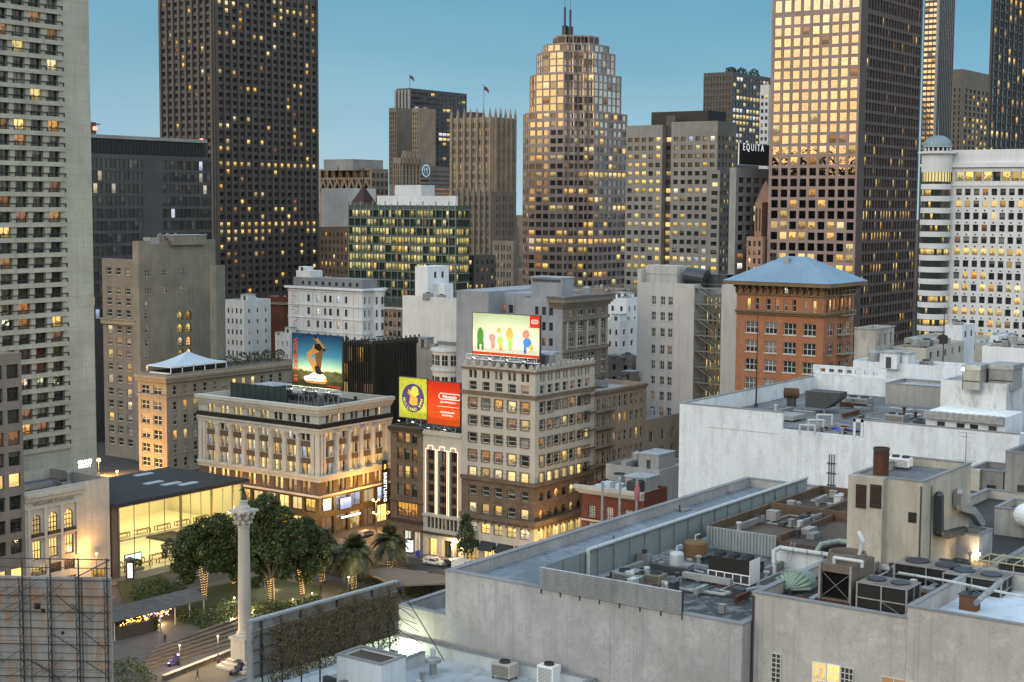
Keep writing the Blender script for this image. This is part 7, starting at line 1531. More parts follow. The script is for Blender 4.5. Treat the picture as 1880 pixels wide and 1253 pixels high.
mb=MB(); a=yN-1.2; mb.path([(x+.5,a,zt),(x+.5,a,zt+.5),(x+.5,a-2.6,zt+.5),(x+.5,a-2.6,zt)],.16,8); mb.path([(x+3.5,yS+.8,zt+.2),(x+3.5,yS+.5,zt+1.6),(x+4.2,yS+1.2,zt+2.2)],.2,8); mb.build('pipe',PIPE,t_)
# fan-shaped hood
p=at_z(1448,1092,rz2); t_=thing('vent_hood','scalloped green metal hood like an open fan, left of the brown cooling tower','vent hood',p); mb=MB(); HM=plain('verdigris_metal',(.2,.27,.22),.6,.2,var=.4); R_=1.7; K=10
for i in range(K):
    a0,a1=math.pi*(.02+.96*i/K),math.pi*(.02+.96*(i+1)/K); am=(a0+a1)/2
    def H_(a,rr,dx): return (p[0]+dx,p[1]-rr*math.cos(a),p[2]+.4+rr*math.sin(a)*.95)
    mb.face([H_(a0,.15,0),H_(a0,R_,.9),H_(am,R_*1.08,1.15),H_(am,.2,.1)]); mb.face([H_(am,.2,.1),H_(am,R_*1.08,1.15),H_(a1,R_,.9),H_(a1,.15,0)]); mb.face([H_(a0,R_,.9),H_(a1,R_,.9),H_(a1,R_*.9,2.8),H_(a0,R_*.9,2.8)])
mb.build('hood',HM,t_); mb=MB(); mb.tube((p[0]+.3,p[1],rz2),(p[0]+.3,p[1],p[2]+.5),.3,8); mb.build('duct',METAL_D,t_)
# row of flat condenser banks
def cond(label,u,v,sx,sy,sz,z=rz2):
    p=at_z(u,v,z); x,y=p[0],p[1]; t_=thing('condenser',label,'condenser',p); mb=MB(); mb.box(x+.1,y+.1,z+.5,x+sx-.1,y+sy-.1,z+sz); mb.build('coil',BLACK,t_)
    mb=MB()
    for a in (0,sx/2,sx-.14): 
        for b_ in (0,sy-.14): mb.box(x+a,y+b_,z,x+a+.14,y+b_+.14,z+sz+.03)
    for zz in (z+sz*.5,z+sz): mb.box(x-.02,y,zz,x+.08,y+sy,zz+.1); mb.box(x,y-.02,zz,x+sx,y+.08,zz+.1); mb.box(x+sx-.08,y,zz,x+sx,y+sy,zz+.1)
    mb.tube((x-.03,y+.1,z+.2),(x-.03,y+sy/2,z+sz*.5),.035,4); mb.box(x-.03,y+sy/2-.06,z,x+.05,y+sy/2+.06,z+sz); mb.build('frame',METAL,t_)
    mb=MB(); mb.box(x+.12,y+.12,z+sz+.01,x+sx-.12,y+sy-.12,z+sz+.12); mb.build('top_cover',wall('stained_cover',(.2,.18,.16),var=.4,stain=(.1,.08,.06)),t_)
    for i in range(2): mb=MB(); mb.lathe((x+sx/2,y+sy*(.27+.46*i),z+sz+.12),[(min(sx,sy/2)*.36,0),(min(sx,sy/2)*.36,.15),(min(sx,sy/2)*.3,.15),(0,.02)],14); mb.build('fan',METAL_D,t_)
cond('flat black condenser with a pale steel frame nearest the wall, right of the cooling tower',1664,1140,3.2,4.6,2.6)
cond('long flat condenser farther back with a pipe at its corner',1760,1092,3.2,6.2,2.0)
cond('flat condenser at the right with pipes crossing over it',1838,1110,3.2,5.4,2.0)
pipes('white pipe running above the flat condensers toward the right',[(1650,1052,rz2+2.2),(1745,1068,rz2+2.4),(1860,1092,rz2+2.4),(1905,1100,rz2+2.4)],.12)
pipes('thick grey pipe slanting over the rightmost condenser',[(1792,1108,rz2+1.5),(1800,1100,rz2+2.3),(1838,1068,rz2+2.5)],.24,METAL)
p=at_z(1776,1122,zhi-1.5); t_=thing('roof_unit','small rusty box unit on the pale blue roof','roof unit',p); mb=MB(); mb.box(p[0],p[1]-.75,p[2],p[0]+1.1,p[1]+.75,p[2]+1.3); mb.build('casing',wall('rust_brown_box',(.13,.06,.035)),t_); mb=MB(); mb.box(p[0]-.1,p[1]-.85,p[2]+1.303,p[0]+1.2,p[1]+.85,p[2]+1.4); mb.tube((p[0]+.5,p[1],p[2]+1.4),(p[0]+.5,p[1],p[2]+1.75),.2,8); mb.build('cap',METAL_D,t_)
# clutter strips on the dark roof floor
r=random.Random(77)
for i,(u_,v_,lb) in enumerate(((1120,1030,'grey box vent nearest the slatted screen'),(1180,1040,'low duct stub left of the white upright tank'),(1098,1046,'small pale pipe vent behind the corrugated panel'),(1600,1100,'short dark pump right of the brown cooling tower'),(1395,1052,'blue-grey pump block right of the black chiller'),(1480,1075,'short duct box between the fan hood and the white wall'),(1240,1072,'low steel skid in front of the white upright tank'),(1700,1062,'small pump below the low pale wall'))):
    p=at_z(u_,v_,rz1 if u_<1500 else rz2); t_=thing('roof_vent',lb,'vent',p); mb=MB(); a,c=r.uniform(.5,1.1),r.uniform(.6,1.6); h_=r.uniform(.6,1.3); mb.box(p[0],p[1]-c/2,p[2],p[0]+a,p[1]+c/2,p[2]+h_); mb.build('body',r.choice([METAL,METAL_D,COPE]),t_); mb=MB(); mb.lathe((p[0]+a/2,p[1],p[2]+h_),[(.22,0),(.22,.3),(.3,.3),(.3,.42),(0,.45)],10); mb.build('cap',METAL_D,t_)
# roof strip details on the north strip: hatch, vents
for u_,v_,lb in ((1135,996,'flat hatch with a thin pipe on the pale roof strip'),(1255,938,'small dark vent on the pale roof strip, middle'),(1340,905,'far end vent on the pale roof strip')):
    p=at_z(u_,v_,rz1); t_=thing('roof_hatch',lb,'hatch',p); mb=MB(); mb.box(p[0]-.9,p[1]-.6,p[2],p[0]+.9,p[1]+.6,p[2]+.25); mb.build('lid',COPE,t_); mb=MB(); mb.tube((p[0]-1,p[1],p[2]),(p[0]-1,p[1],p[2]+.9),.08,6); mb.build('pipe',METAL_D,t_)
# ---------- three grey poles beyond the roof edge ----------
for i,(u_,vt,lb) in enumerate(((1105,888,'plain grey pole nearest the putty-coloured hotel, beyond the roof edge'),(1137,882,'middle plain grey pole in front of the low red brick building'),(1168,878,'grey flagpole with a furled flag at its top, right of the other poles'))):
    q=at_y(u_,980,YF1+1.2); t_=thing('flagpole',lb,'flagpole',(q[0],q[1],ZF-12),'poles along the store edge'); zt=zof(q[0],q[1],vt); mb=MB(); mb.tube((q[0],q[1],ZF-12),(q[0],q[1],zt),.2,10,.13); mb.ball((q[0],q[1],zt+.1),.2,8,6); mb.build('pole',METAL,t_); mb=MB(); mb.box(q[0]-.2,YF1-.0,ZF-10.6,q[0]+.2,q[1],ZF-10.3); mb.build('bracket',METAL_D,t_)
    if i==2: mb=MB(); mb.lathe((q[0]+.1,q[1],zt-3.2),[(.02,0),(.3,.6),(.38,1.6),(.15,2.8),(.02,3)],8); mb.build('flag',plain('flag_cloth2',(.3,.1,.12),.8),t_)
# ---------- white block with sunken roof ----------
wx,wyS,wxE,wyN,wh=WHT; t_=thing('white_block','large white painted windowless building whose sunken roof is full of machinery','building',(wx,wyS,0)); pw=.5; wr=wh-2.6; t_w=t_
yn0,yn1=at_x(1437,757,wx)[1],at_x(1586,762,wx)[1]; znb=zof(wx,yn1,803)
mb=MB(); mb.box(wx,yn0,0,wx+pw,wyN,wh); mb.box(wx,wyS,0,wx+pw,yn1,wh); mb.box(wx,yn1+.001,0,wx+pw,yn0-.001,znb); mb.box(wx+pw+.001,wyN-pw,0,wxE,wyN,wh); mb.box(wxE-pw,wyS,0,wxE,wyN-pw-.001,wh+.5); mb.box(wx+pw+.001,wyS,0,wxE-pw-.001,wyS+pw,wh); mb.build('wall',WP,t_)
mb=MB(); mb.box(wx+pw+.002,yn0,wr-.4,wxE-pw-.002,wyN-pw-.002,wr); mb.box(wx+pw+.002,wyS+pw+.002,wr-.4,wxE-pw-.002,yn1-.002,wr); mb.box(wx+9,yn1,wr-.4,wxE-pw-.002,yn0-.002,wr); mb.box(wx+pw+.002,yn1,znb-.6,wx+8.9,yn0-.002,znb-.2); mb.build('roof',ROOF_G,t_)
mb=MB(); mb.box(wx-.06,yn0,wh+.003,wx+pw+.06,wyN+.06,wh+.14); mb.build('coping',COPE,t_); mb=MB(); mb.box(wx-.06,wyS,wh+.003,wx+pw+.06,yn1,wh+.14); mb.build('coping',COPE,t_); mb=MB(); mb.box(wx+pw+.062,wyN-pw-.06,wh+.003,wxE+.06,wyN+.06,wh+.14); mb.build('coping',COPE,t_)
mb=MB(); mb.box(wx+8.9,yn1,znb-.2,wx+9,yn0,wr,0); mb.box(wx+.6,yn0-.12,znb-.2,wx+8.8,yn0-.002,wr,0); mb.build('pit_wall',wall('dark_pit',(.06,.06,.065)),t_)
mb=MB(); a,c=at_x(1567,760,wx-.1)[1],at_x(1585,760,wx-.1)[1]; mb.box(wx-.1,a-.35,znb,wx-.003,a,wh+.1); mb.box(wx-.1,c,znb,wx-.003,c+.35,wh+.1); mb.box(wx-.1,c,wh-.3,wx-.003,a,wh+.1); mb.build('door_frame',WP,t_)
mb=MB()
for i in range(3): a=at_x(1520,762+i,wx+.2)[1]; 
for z_ in (znb+.5,znb+1.05): mb.tube((wx+.25,yn0,z_),(wx+.25,yn1+1.3,z_),.04,6)
for i in range(7): y=yn0+(yn1+1.3-yn0)*i/6; mb.tube((wx+.25,y,znb),(wx+.25,y,znb+1.05),.04,5)
mb.build('railing',METAL,t_)
# conduit on white wall
mb=MB()
for k in range(3): y=at_x(1523+4.5*k,836,wx)[1]; q=at_x(1523+4.5*k,905,wx); mb.path([(wx-.12,y,zof(wx,y,834)),(wx-.12,y,q[2]-.2*k),(wx-.12,y-3.6,q[2]-.4-.2*k)],.055,6)
for v_ in (850,868,890): q=at_x(1520,v_,wx); mb.box(wx-.2,q[1]-1.2,q[2]-.06,wx-.003,q[1]+.1,q[2]+.06)
mb.build('conduit',METAL_D,t_)
mb=MB(); q0=at_x(1300,784,wx); mb.box(wx-.02,at_x(1430,812,wx)[1],q0[2]-.05,wx-.003,q0[1],q0[2]); mb.build('crack_line',COPE,t_)
# machinery on that roof
def onroof(kind,label,u,v,*a): pass
def hopper(label,u,v,sx,sy,sz):
    p=at_z(u,v,wr); t_=thing('air_duct',label,'duct',p); mb=MB(); x,y,z=p; mb.box(x,y-sy,z+.8,x+sx,y,z+sz); P0=[(x,y-sy,z+.8),(x+sx,y-sy,z+.8),(x+sx,y-sy,z+sz),(x,y-sy,z+sz)]; P1=[(x+.4,y-sy-2.2,z+sz*.75),(x+sx-.2,y-sy-2.2,z+sz*.75),(x+sx-.2,y-sy-2.2,z+sz),(x+.4,y-sy-2.2,z+sz)]
    for i in range(4): j=(i+1)%4; mb.face([P0[i],P0[j],P1[j],P1[i]])
    mb.face(P1); mb.build('duct_body',METAL_D,t_); mb=MB()
    for b_ in (.1,sy-.2): mb.box(x+.2,y-b_,z,x+.35,y-b_+.12,z+.8)
    mb.build('leg',METAL,t_)
hopper('dark angular duct hood in the middle of the sunken white-walled roof',1478,757,3.5,3.4,3.4)
p=at_z(1440,746,wr); t_=thing('roof_vent','brown ribbed cylinder vent lying on the sunken roof','vent',p); mb=MB(); mb.tube((p[0],p[1],p[2]+2.2),(p[0]+.6,p[1]-2.2,p[2]+2.2),.8,16); 
for i in range(5): q=i/5; mb.tube((p[0]+.6*q,p[1]-2.2*q,p[2]+2.2),(p[0]+.6*q+.03,p[1]-2.2*q-.12,p[2]+2.2),.88,16)
mb.build('drum',wall('rust_brown_drum',(.1,.055,.035)),t_); mb=MB(); mb.box(p[0],p[1]-1.8,p[2],p[0]+.6,p[1]-.4,p[2]+1.5); mb.build('stand',METAL_D,t_)
for k,(lb,u,v,sx,sy,sz,m_) in enumerate((('long low dark trough at the left of the sunken roof',1305,752,1.6,5.2,1.2,METAL_D),('flat grey platform unit in the sunken roof',1432,775,4.5,4.2,1.0,W_GREY),('pale box unit behind the dark duct hood',1570,745,3,4,1.2,METAL),('square grey unit right of the sunken roof pit',1640,782,2.6,3.0,1.6,METAL),('small square unit at the right end of the sunken roof',1690,790,2.2,2.4,1.3,METAL_D),('grey unit with two fans near the duct run on the white building',1740,800,2.6,3.6,1.5,METAL))): acunit(lb,u,v,wr,sx,sy,sz,m_,fans=0 if k in (0,1) else 2,grille=k>1)
def pipesz(label,pts,r_,m=PIPE):
    t_=thing('pipe_run',label,'pipe',pts[0]); mb=MB(); mb.path(pts,r_,8); mb.build('pipe',m,t_)
for k in range(3):
    q=at_z(1468+k*16,794-k*6,znb+.2); pipesz(['lowest','middle','highest'][k]+' white elbow pipe in the open pit of the white building',[(q[0],q[1],znb-.2),(q[0],q[1],znb+1.2+.3*k),(q[0]+1.2,q[1]-1.8,znb+1.2+.3*k),(q[0]+1.2,q[1]-1.8,znb-.2)],.16)
p=at_z(1548,792,znb-.1); t_=thing('tarpaulin','crumpled blue tarpaulin in the open pit of the white building','tarpaulin',p); mb=MB(); r=random.Random(4)
g_=[[(p[0]+i*.5,p[1]-j*.6+3,znb-.19+r.uniform(0,.4)) for j in range(9)] for i in range(6)]
for i in range(5):
    for j in range(8): mb.face([g_[i][j],g_[i+1][j],g_[i+1][j+1],g_[i][j+1]],sm=True)
mb.build('sheet',plain('blue_tarp',(.03,.06,.3),.5),t_)
# raised sections on its east and south sides
xw,yw=wxE-.5,at_x(1625,700,wxE)[1]
c=at_d(1727,745,252); block('roof_block','grey rendered raised block behind the sunken roof, beside the white slotted parapet','building',wxE-9,at_x(1727,712,wxE-9)[1],wxE-1,at_x(1626,706,wxE-9)[1],wr,zof(wxE-9,at_x(1626,706,wxE-9)[1],704),GW2 if 0 else W_GREY,ROOF_L,.4,.2)
t_=thing('slotted_parapet','white parapet wall with a row of small rectangular openings','parapet',(wxE+.1,wyN,0)); f_=Facade((wxE+.1,wyN),(0,-1),(-1,0),wyN-at_x(1626,700,wxE)[1]); mb=MB(); zt_=wh+1.9; f_.wallgrid(mb,wh+.52,zt_,spread(f_.W,7,.6,.08),[(wh+.9,wh+1.5)],.5); mb.box(wxE+.1,wyN-f_.W,zt_,wxE+.6,wyN,zt_+.15); mb.build('wall',WP,t_)
# tall thin poles
for lb,u,vb,vt,zz in (('tall thin dark mast rising from the left of the sunken white roof',1388,748,560,wr),('tall thin dark mast near the lit lamp on the far roofs',1730,700,562,wr)):
    p=at_z(u,vb,zz); t_=thing('mast',lb,'mast',p); mb=MB(); mb.tube(p,(p[0],p[1],zof(p[0],p[1],vt)),.16,8,.05); mb.build('pole',RUST,t_); mb=MB(); mb.tube((p[0],p[1],p[2]),(p[0],p[1],p[2]+.6),.3,8); mb.build('base',METAL_D,t_)
# ---------- right-hand roofs beyond the white block ----------
def rb(name,label,ul,uc,ur,d_,vt,wm,**k):
    b=mk(name,label,uc,d_,vt,ul,ur,wm,roof=ROOF_L,**k); return b
b=rb('low_house','grey plastered box building with three small windows right of the brick building',1569,1608,1642,300,604,GW2); b.grid('S',3,rowsof(b.z(640),b.z(612),1,.8),.4,dp=.25,pick=picker('dark',0,cells={(0,0):'dim'}),fr=FR_W,ft=.08,nx=2); b.ring(b.z(605.5),b.z(603),.25,ROOF_L,'coping'); b.finish()
b=rb('low_house','long low white-walled building just beyond the sunken roof, under the roof tanks',1566,1772,1800,262,676,WP); b.scatter(5,7,.9,fx=(.1,.9),fy=(.4,.95)); b.finish()
b=rb('low_house','pale house with flat roofs and small windows below the white hotel',1640,1700,1770,300,640,W_CREAM); b.grid('S',5,rowsof(b.z(665),b.z(645),1,.6),.3,dp=.2,pick=lambda i,j,n:'dark'); b.scatter(6,8,.9); b.finish()
b=rb('low_house','white stair-house like building with two small windows at the hotel foot',1735,1767,1790,330,598,WP); b.grid('S',2,rowsof(b.z(625),b.z(606),1,.6),.3,dp=.2,pick=lambda i,j,n:'dark',fr=FR_D); b.scatter(2,2,.8); b.finish()
b=rb('low_house','small white cube building at the foot of the hotel, nearer the right edge',1818,1833,1851,320,618,WP); b.grid('W',1,rowsof(b.z(640),b.z(622),1,.7),.3,dp=.2,pick=lambda i,j,n:'dark'); b.finish()
b=rb('low_house','cream long building with a flat roof stretching under the white hotel',1660,1850,1900,345,632,W_CREAM); b.grid('W',8,rowsof(b.z(650),b.z(634),1,.5),.3,dp=.2,pick=lambda i,j,n:'dark'); b.scatter(16,10,.9); b.finish()
b=rb('low_house','white rough-plastered low building at the right edge above the roof tanks',1803,1960,1990,285,645,W_WHITE2); b.scatter(26,6,.9); b.finish()
b=rb('roof_block','white pock-marked plaster block carrying two big grey roof tanks',1727,1848,1960,215,706,wall('pocked_plaster',(.5,.52,.54),var=.15,streak=.2,stain=(.22,.22,.22))); bz=b.h-1.0
b.finish()
for lb,u0,u1,v0,v1 in (('left of two big grey box tanks on the white plaster block',1767,1812,668,716),('right of two big grey box tanks on the white plaster block',1814,1872,667,716)):
    p=at_z((u0+u1)/2-8,v1,bz); y0,y1=at_x(u1-14,v1,p[0])[1],at_x(u0,v1,p[0])[1]; zt=zof(p[0],p[1],v0); t_=thing('roof_tank',lb,'tank',p); mb=MB(); mb.box(p[0],y0,bz,p[0]+4.5,y1,zt-.9); mb.build('body',W_GREY,t_); mb=MB(); mb.box(p[0]-.15,y0-.15,zt-.897,p[0]+4.65,y1+.15,zt-.2); mb.build('lid',METAL,t_); mb=MB(); mb.box(p[0]-.06,y0,zt-2.6,p[0]-.003,y1,zt-2.45); mb.build('band',METAL_D,t_)
# duct run with windows below, on the south end of the white block
q=at_x(1700,750,wx+6); y0,y1=at_x(1845,780,wx+6)[1],at_x(1700,750,wx+6)[1]; zt=zof(wx+6,y1,742)
t_=thing('roof_annex','white one-storey roof annex with small windows under a long galvanised duct','building',(wx+6,y0,wr)); mb=MB(); mb.box(wx+6,y0,wr,wx+14,y1,zt-1.0); mb.build('wall',WP,t_)
mb=MB(); mb.box(wx+5.1,y0,zt-1.9,wx+5.99,y1,zt-.9); 
for i in range(12): y=y0+(y1-y0)*(i+.5)/12; mb.box(wx+5.04,y-.05,zt-1.96,wx+5.99,y+.05,zt-.84)
mb.build('duct',METAL,t_)
for k in (.2,.45,.62,.85): mb=MB(); y=y1+(y0-y1)*k; mb.box(wx+5.93,y-.55,zt-3.6,wx+5.997,y+.55,zt-2.3); mb.build('window',[G_DARK],t_)
p=at_x(1768,678,wx+10); p=at_d(1768,678,212); t_=thing('roof_lamp','bright yellow-white floodlight by the far roof tanks','lamp',(p[0],p[1],p[2]-3)); mb=MB(); mb.ball(p,.2,10,8); mb.build('bulb',emit('rooftop_flood',(1,.95,.6),60,sample=False),t_); mb=MB(); mb.tube((p[0],p[1],p[2]-3),p,.05,6); mb.build('pole',METAL_D,t_); plight('lamp_light',(p[0]-.6,p[1]+.3,p[2]+.1),500,(1,.93,.55),.2,t_)
# TV antenna
p=at_x(1773,850,wx-2); p=at_d(1773,840,195); t_=thing('antenna','thin television antenna in front of the white wall at the right','antenna',(p[0],p[1],rz2)); zt=zof(p[0],p[1],795); mb=MB(); mb.tube((p[0],p[1],rz2),(p[0],p[1],zt),.04,5)
for k,L_ in ((0,1.2),(.5,.9),(3.6,1.3)): mb.tube((p[0],p[1]-L_,zt-k),(p[0],p[1]+L_,zt-k),.025,4)
mb.build('aerial',METAL_D,t_)
# ---------- small roofs at the bottom centre ----------
zr=at_x(900,1206,XF)[2]
xa=XF-26; yR0=at_x(1098,1226,XF)[1]; LR=wall('pale_blue_grey_roof',(.4,.44,.47),.85,var=.25,streak=0,stain=(.22,.24,.25)); LW=wall('pale_blue_wall',(.42,.45,.47),streak=.4)
t_low=block('low_building','pale blue-grey low building with a cluttered flat roof at the bottom centre','building',xa,yR0,XF-.4,at_x(702,1160,XF)[1],0,zr+.2,LW,LR,1.2,.35)
rr0=zr-1.0
p=at_z(620,1216,zr+1.6) if 0 else at_z(630,1240,rr0); c=at_d(700,1222,136)
zt=c[2]; yN=at_x(618,1210,c[0])[1]; xE=at_y(732,1205,c[1])[0]
block('stair_house','pale blue-white roof house with a dark gravel top, bottom centre-left','building',c[0],c[1],xE+1,yN,rr0+.005,zt,wall('pale_blue_stucco',(.5,.55,.58),var=.12,streak=.3),GRAV,.25,.25)
acunit('beige box air conditioner with a dark grille near the bottom edge',918,1250,rr0,1.5,2.2,1.6,W_CREAM,1); acunit('white tall roof unit right of the beige air conditioner at the bottom',1000,1262,rr0,1.4,1.8,2.0,WHITEP,1)
p=at_z(795,1238,rr0); t_=thing('roof_vent','mushroom-shaped vent with a mossy cap at the bottom centre','vent',p); mb=MB(); mb.lathe(p,[(.35,0),(.35,1.1),(.8,1.2),(.8,1.5),(.3,1.7),(0,1.75)],14); mb.build('cowl',METAL,t_); mb=MB(); mb.lathe((p[0],p[1],p[2]+1.75),[(.25,0),(.28,.8),(0,.85)],10); mb.build('cap',PIPE,t_)
mb=MB(); y=yR0+9; t_=thing('roof_wall','low dividing parapet across the pale blue-grey roof','wall',(xa+2,y,rr0)); mb.box(xa+2,ya-6,rr0,XF-3,ya-5.6,rr0+1.1); mb.build('wall',LW,t_); mb=MB(); mb.box(xa+1.95,ya-6.05,rr0+1.103,XF-2.95,ya-5.55,rr0+1.2); mb.build('coping',COPE,t_)
# floodlight washing the annex wall
p=at_x(745,1190,XF-3.2); L=bpy.data.lights.new('wall_flood','SPOT'); 
t_=thing('floodlight','greenish-white floodlight at the foot of the annex wall behind the billboard','lamp',(XF-3.0,ya-2,rr0)); mb=MB(); mb.box(XF-3.2,ya-2.3,rr0+.3,XF-2.8,ya-1.7,rr0+.7); mb.build('housing',METAL_D,t_); mb=MB(); mb.box(XF-2.79,ya-2.2,rr0+.35,XF-2.76,ya-1.8,rr0+.65); mb.build('lens',FLOOD,t_)
plight('lamp_light',(XF-2.4,ya-2,rr0+.9),900,(.93,1,.62),.2,t_)

# ---------- fixed roof fittings: ducts, conduits, sleepers, patches ----------
def fittings(root,seed,x0,y0,x1,y1,z,n,box=(.5,2.2),names=('roof_duct','conduit','roof_vent','junction_box')):
    r=random.Random(seed)
    for i in range(n):
        k=r.choice(names); X,Y=r.uniform(x0,x1),r.uniform(y0,y1); mb=MB()
        if k=='roof_duct':
            L_=r.uniform(2,6); w=r.uniform(.3,.6); h_=r.uniform(.4,.8)
            if r.random()<.5: a=(min(X+L_,x1),Y+w)
            else: a=(X+w,min(Y+L_,y1))
            mb.box(X,Y,z+.25,a[0],a[1],z+.25+h_); mb.box(X+.05,Y+.05,z,X+.15,Y+.15,z+.25); mb.box(a[0]-.15,a[1]-.15,z,a[0]-.05,a[1]-.05,z+.25)
        elif k=='conduit':
            pts=[(X,Y,z+.12)]; 
            for _ in range(3): 
                q=pts[-1]; d_=r.uniform(1.5,6)*r.choice([-1,1]); q=(min(x1,max(x0,q[0]+d_)),q[1],q[2]) if _%2 else (q[0],min(y1,max(y0,q[1]+d_)),q[2]); pts.append(q)
            mb.path(pts,r.uniform(.05,.11),6)
        elif k=='roof_vent': mb.lathe((X,Y,z),[(.22,0),(.22,.7),(.34,.75),(.34,.95),(0,1.05)],10)
        else: a,b_,h_=r.uniform(*box)*.6,r.uniform(*box)*.6,r.uniform(.4,1.1); mb.box(X,Y,z+.1,X+a,Y+b_,z+.1+h_); mb.box(X-.05,Y-.05,z+.1+h_+.002,X+a+.05,Y+b_+.05,z+.16+h_)
        mb.build(k,r.choice([METAL,METAL_D,PIPE,COPE,RUST,W_GREY]),root)
# darker membrane over the plant area
mb=MB(); mb.box(XF+.65,YF0+.65,rz1+.004,x2-1 if 0 else XFE-1,ysc-.3,rz1+.05); mb.build('roof_membrane',wall('dark_membrane',(.06,.062,.062),.9,var=.5,streak=0,stain=(.2,.2,.2),joint=(6,1.05),jc=1.6,flat=True),R1_)
fittings(R1_,5,XF+1.2,YF0+2,XF+26,ysc-1.5,rz1+.05,70); fittings(RG,6,XG+1.5,ystep+1,XG+30,YG1-2,rz2,60); fittings(R1_,15,xg_+1,yl+1,x2-2,yA-2,zt_g,26); fittings(t_w,7,wx+3,wyS+4,wxE-10,yn1-2,wr,20); fittings(t_w,8,wx+12,yn1,wxE-10,wyN-2,wr,26); fittings(t_w,9,wx+1,yn1+1,wx+8,yn0-1,znb-.2,16)
fittings(t_low,10,xa+3,ya-12,XF-3,ya-1,rr0,14)
# ---------- billboard seen from behind, with dead creeper ----------
a=at_d(728,1068,149); zt=a[2]; c=at_z(460,1141,zt); zb_=zof(a[0],a[1],1166)
u=Vector((a[0]-c[0],a[1]-c[1],0)); L=u.length; u.normalize(); n=Vector((u[1],-u[0],0)); o=(c[0],c[1])
t_=thing('billboard','back of a rooftop billboard overgrown with dead creeper, bottom left of centre','billboard',(c[0],c[1],zb_-3))
BK2=wall('billboard_back_panel',(.2,.21,.22),var=.35,streak=.5,joint=(1.2,9),jc=.5)
mb=MB(); mb.obox(o,u,n,0,L,-.25,0,zb_,zt-.1); mb.build('panel',BK2,t_)
mb=MB(); mb.obox(o,u,n,-.1,L+.1,-.3,.25,zt-.1,zt+.12); mb.obox(o,u,n,-.25,0,-.3,.3,zb_-5,zt+.1); mb.obox(o,u,n,0,L,.003,.15,zt-1.0,zt-.85); mb.build('frame',METAL,t_)
for i in range(8):
    A=L*(i+.5)/8; mb=MB(); mb.obox(o,u,n,A-.08,A+.08,.003,.22,zb_,zt-.1); P=lambda w,z: (o[0]+u[0]*A+n[0]*w,o[1]+u[1]*A+n[1]*w,z); mb.tube(P(.2,zt-2),P(1.1,zb_-.6),.05,5); mb.tube(P(.2,zb_),P(.2,zb_-3),.08,5); mb.build('strut',METAL_D,t_)
mb=MB()
for k in range(4): z_=zb_+.3+(zt-zb_-.6)*k/4; mb.obox(o,u,n,0,L,.225,.3,z_,z_+.09)
mb.build('girt',METAL_D,t_)
r=random.Random(5); mb=MB()
def br(A,w,z,ang,L_,th,dep):
    if dep==0 or A<0 or A>L or z>zt-.2 or z<zb_-4: return
    A2=A+math.cos(ang)*L_; z2=z+math.sin(ang)*L_; w2=max(.33,w+r.uniform(-.12,.12)); mb.tube((o[0]+u[0]*A+n[0]*w,o[1]+u[1]*A+n[1]*w,z),(o[0]+u[0]*A2+n[0]*w2,o[1]+u[1]*A2+n[1]*w2,z2),th,3,th*.7,cap=False)
    for i in range(2 if r.random()<.6 else 1): br(A2,w2,z2,ang+r.uniform(-.8,.8),L_*r.uniform(.75,1.05),th*.8,dep-1)
for i in range(170): br(r.uniform(L*.1,L),.4,r.uniform(zb_-1,zt-1.2),r.uniform(.2,2.9),.55,.045,7)
mb.build('creeper_stems',plain('dry_stems',(.13,.1,.06),.9),t_).name='creeper_stem'
mb=MB()
for i in range(12000):
    A=L*(1-r.random()**.8*.9); z=r.uniform(zb_-.8,zt-.9); 
    if r.random()>1.0-.75*abs(math.sin(A*1.1+z*.5))*abs(math.cos(A*.37-z*1.3)): continue
    w=r.uniform(.3,.62); p=Vector((o[0]+u[0]*A+n[0]*w,o[1]+u[1]*A+n[1]*w,z)); d=Vector((r.uniform(-1,1),r.uniform(-1,1),r.uniform(-1,1))).normalized(); e=d.orthogonal().normalized()*r.uniform(.05,.13); g=d.cross(e)*.8
    mb.face([tuple(p-e),tuple(p+g),tuple(p+e),tuple(p-g)])
mb.build('dead_leaves',plain('withered_leaves',(.12,.095,.05),.9,var=.5),t_)['kind']='stuff'
p=(o[0]+u[0]*L,o[1]+u[1]*L); mb=MB()
for k in range(5): mb.tube((p[0],p[1],zt-1.2*k),(p[0]+n[0]*(1+.55*k)+.4,p[1]+n[1]*(1+.55*k),zt-1.2*(k+.9)),.035,4); mb.tube((p[0],p[1],zt-1.2*k),(p[0]+n[0]*(1.2+.5*k),p[1]+n[1]*(1.2+.5*k),zt-1.2*k-.2),.03,4)
mb.tube((p[0],p[1],zt),(p[0]+n[0]*5.5+1,p[1]+n[1]*5.5,zt-7.2),.05,5); mb.build('stay',METAL_D,t_)
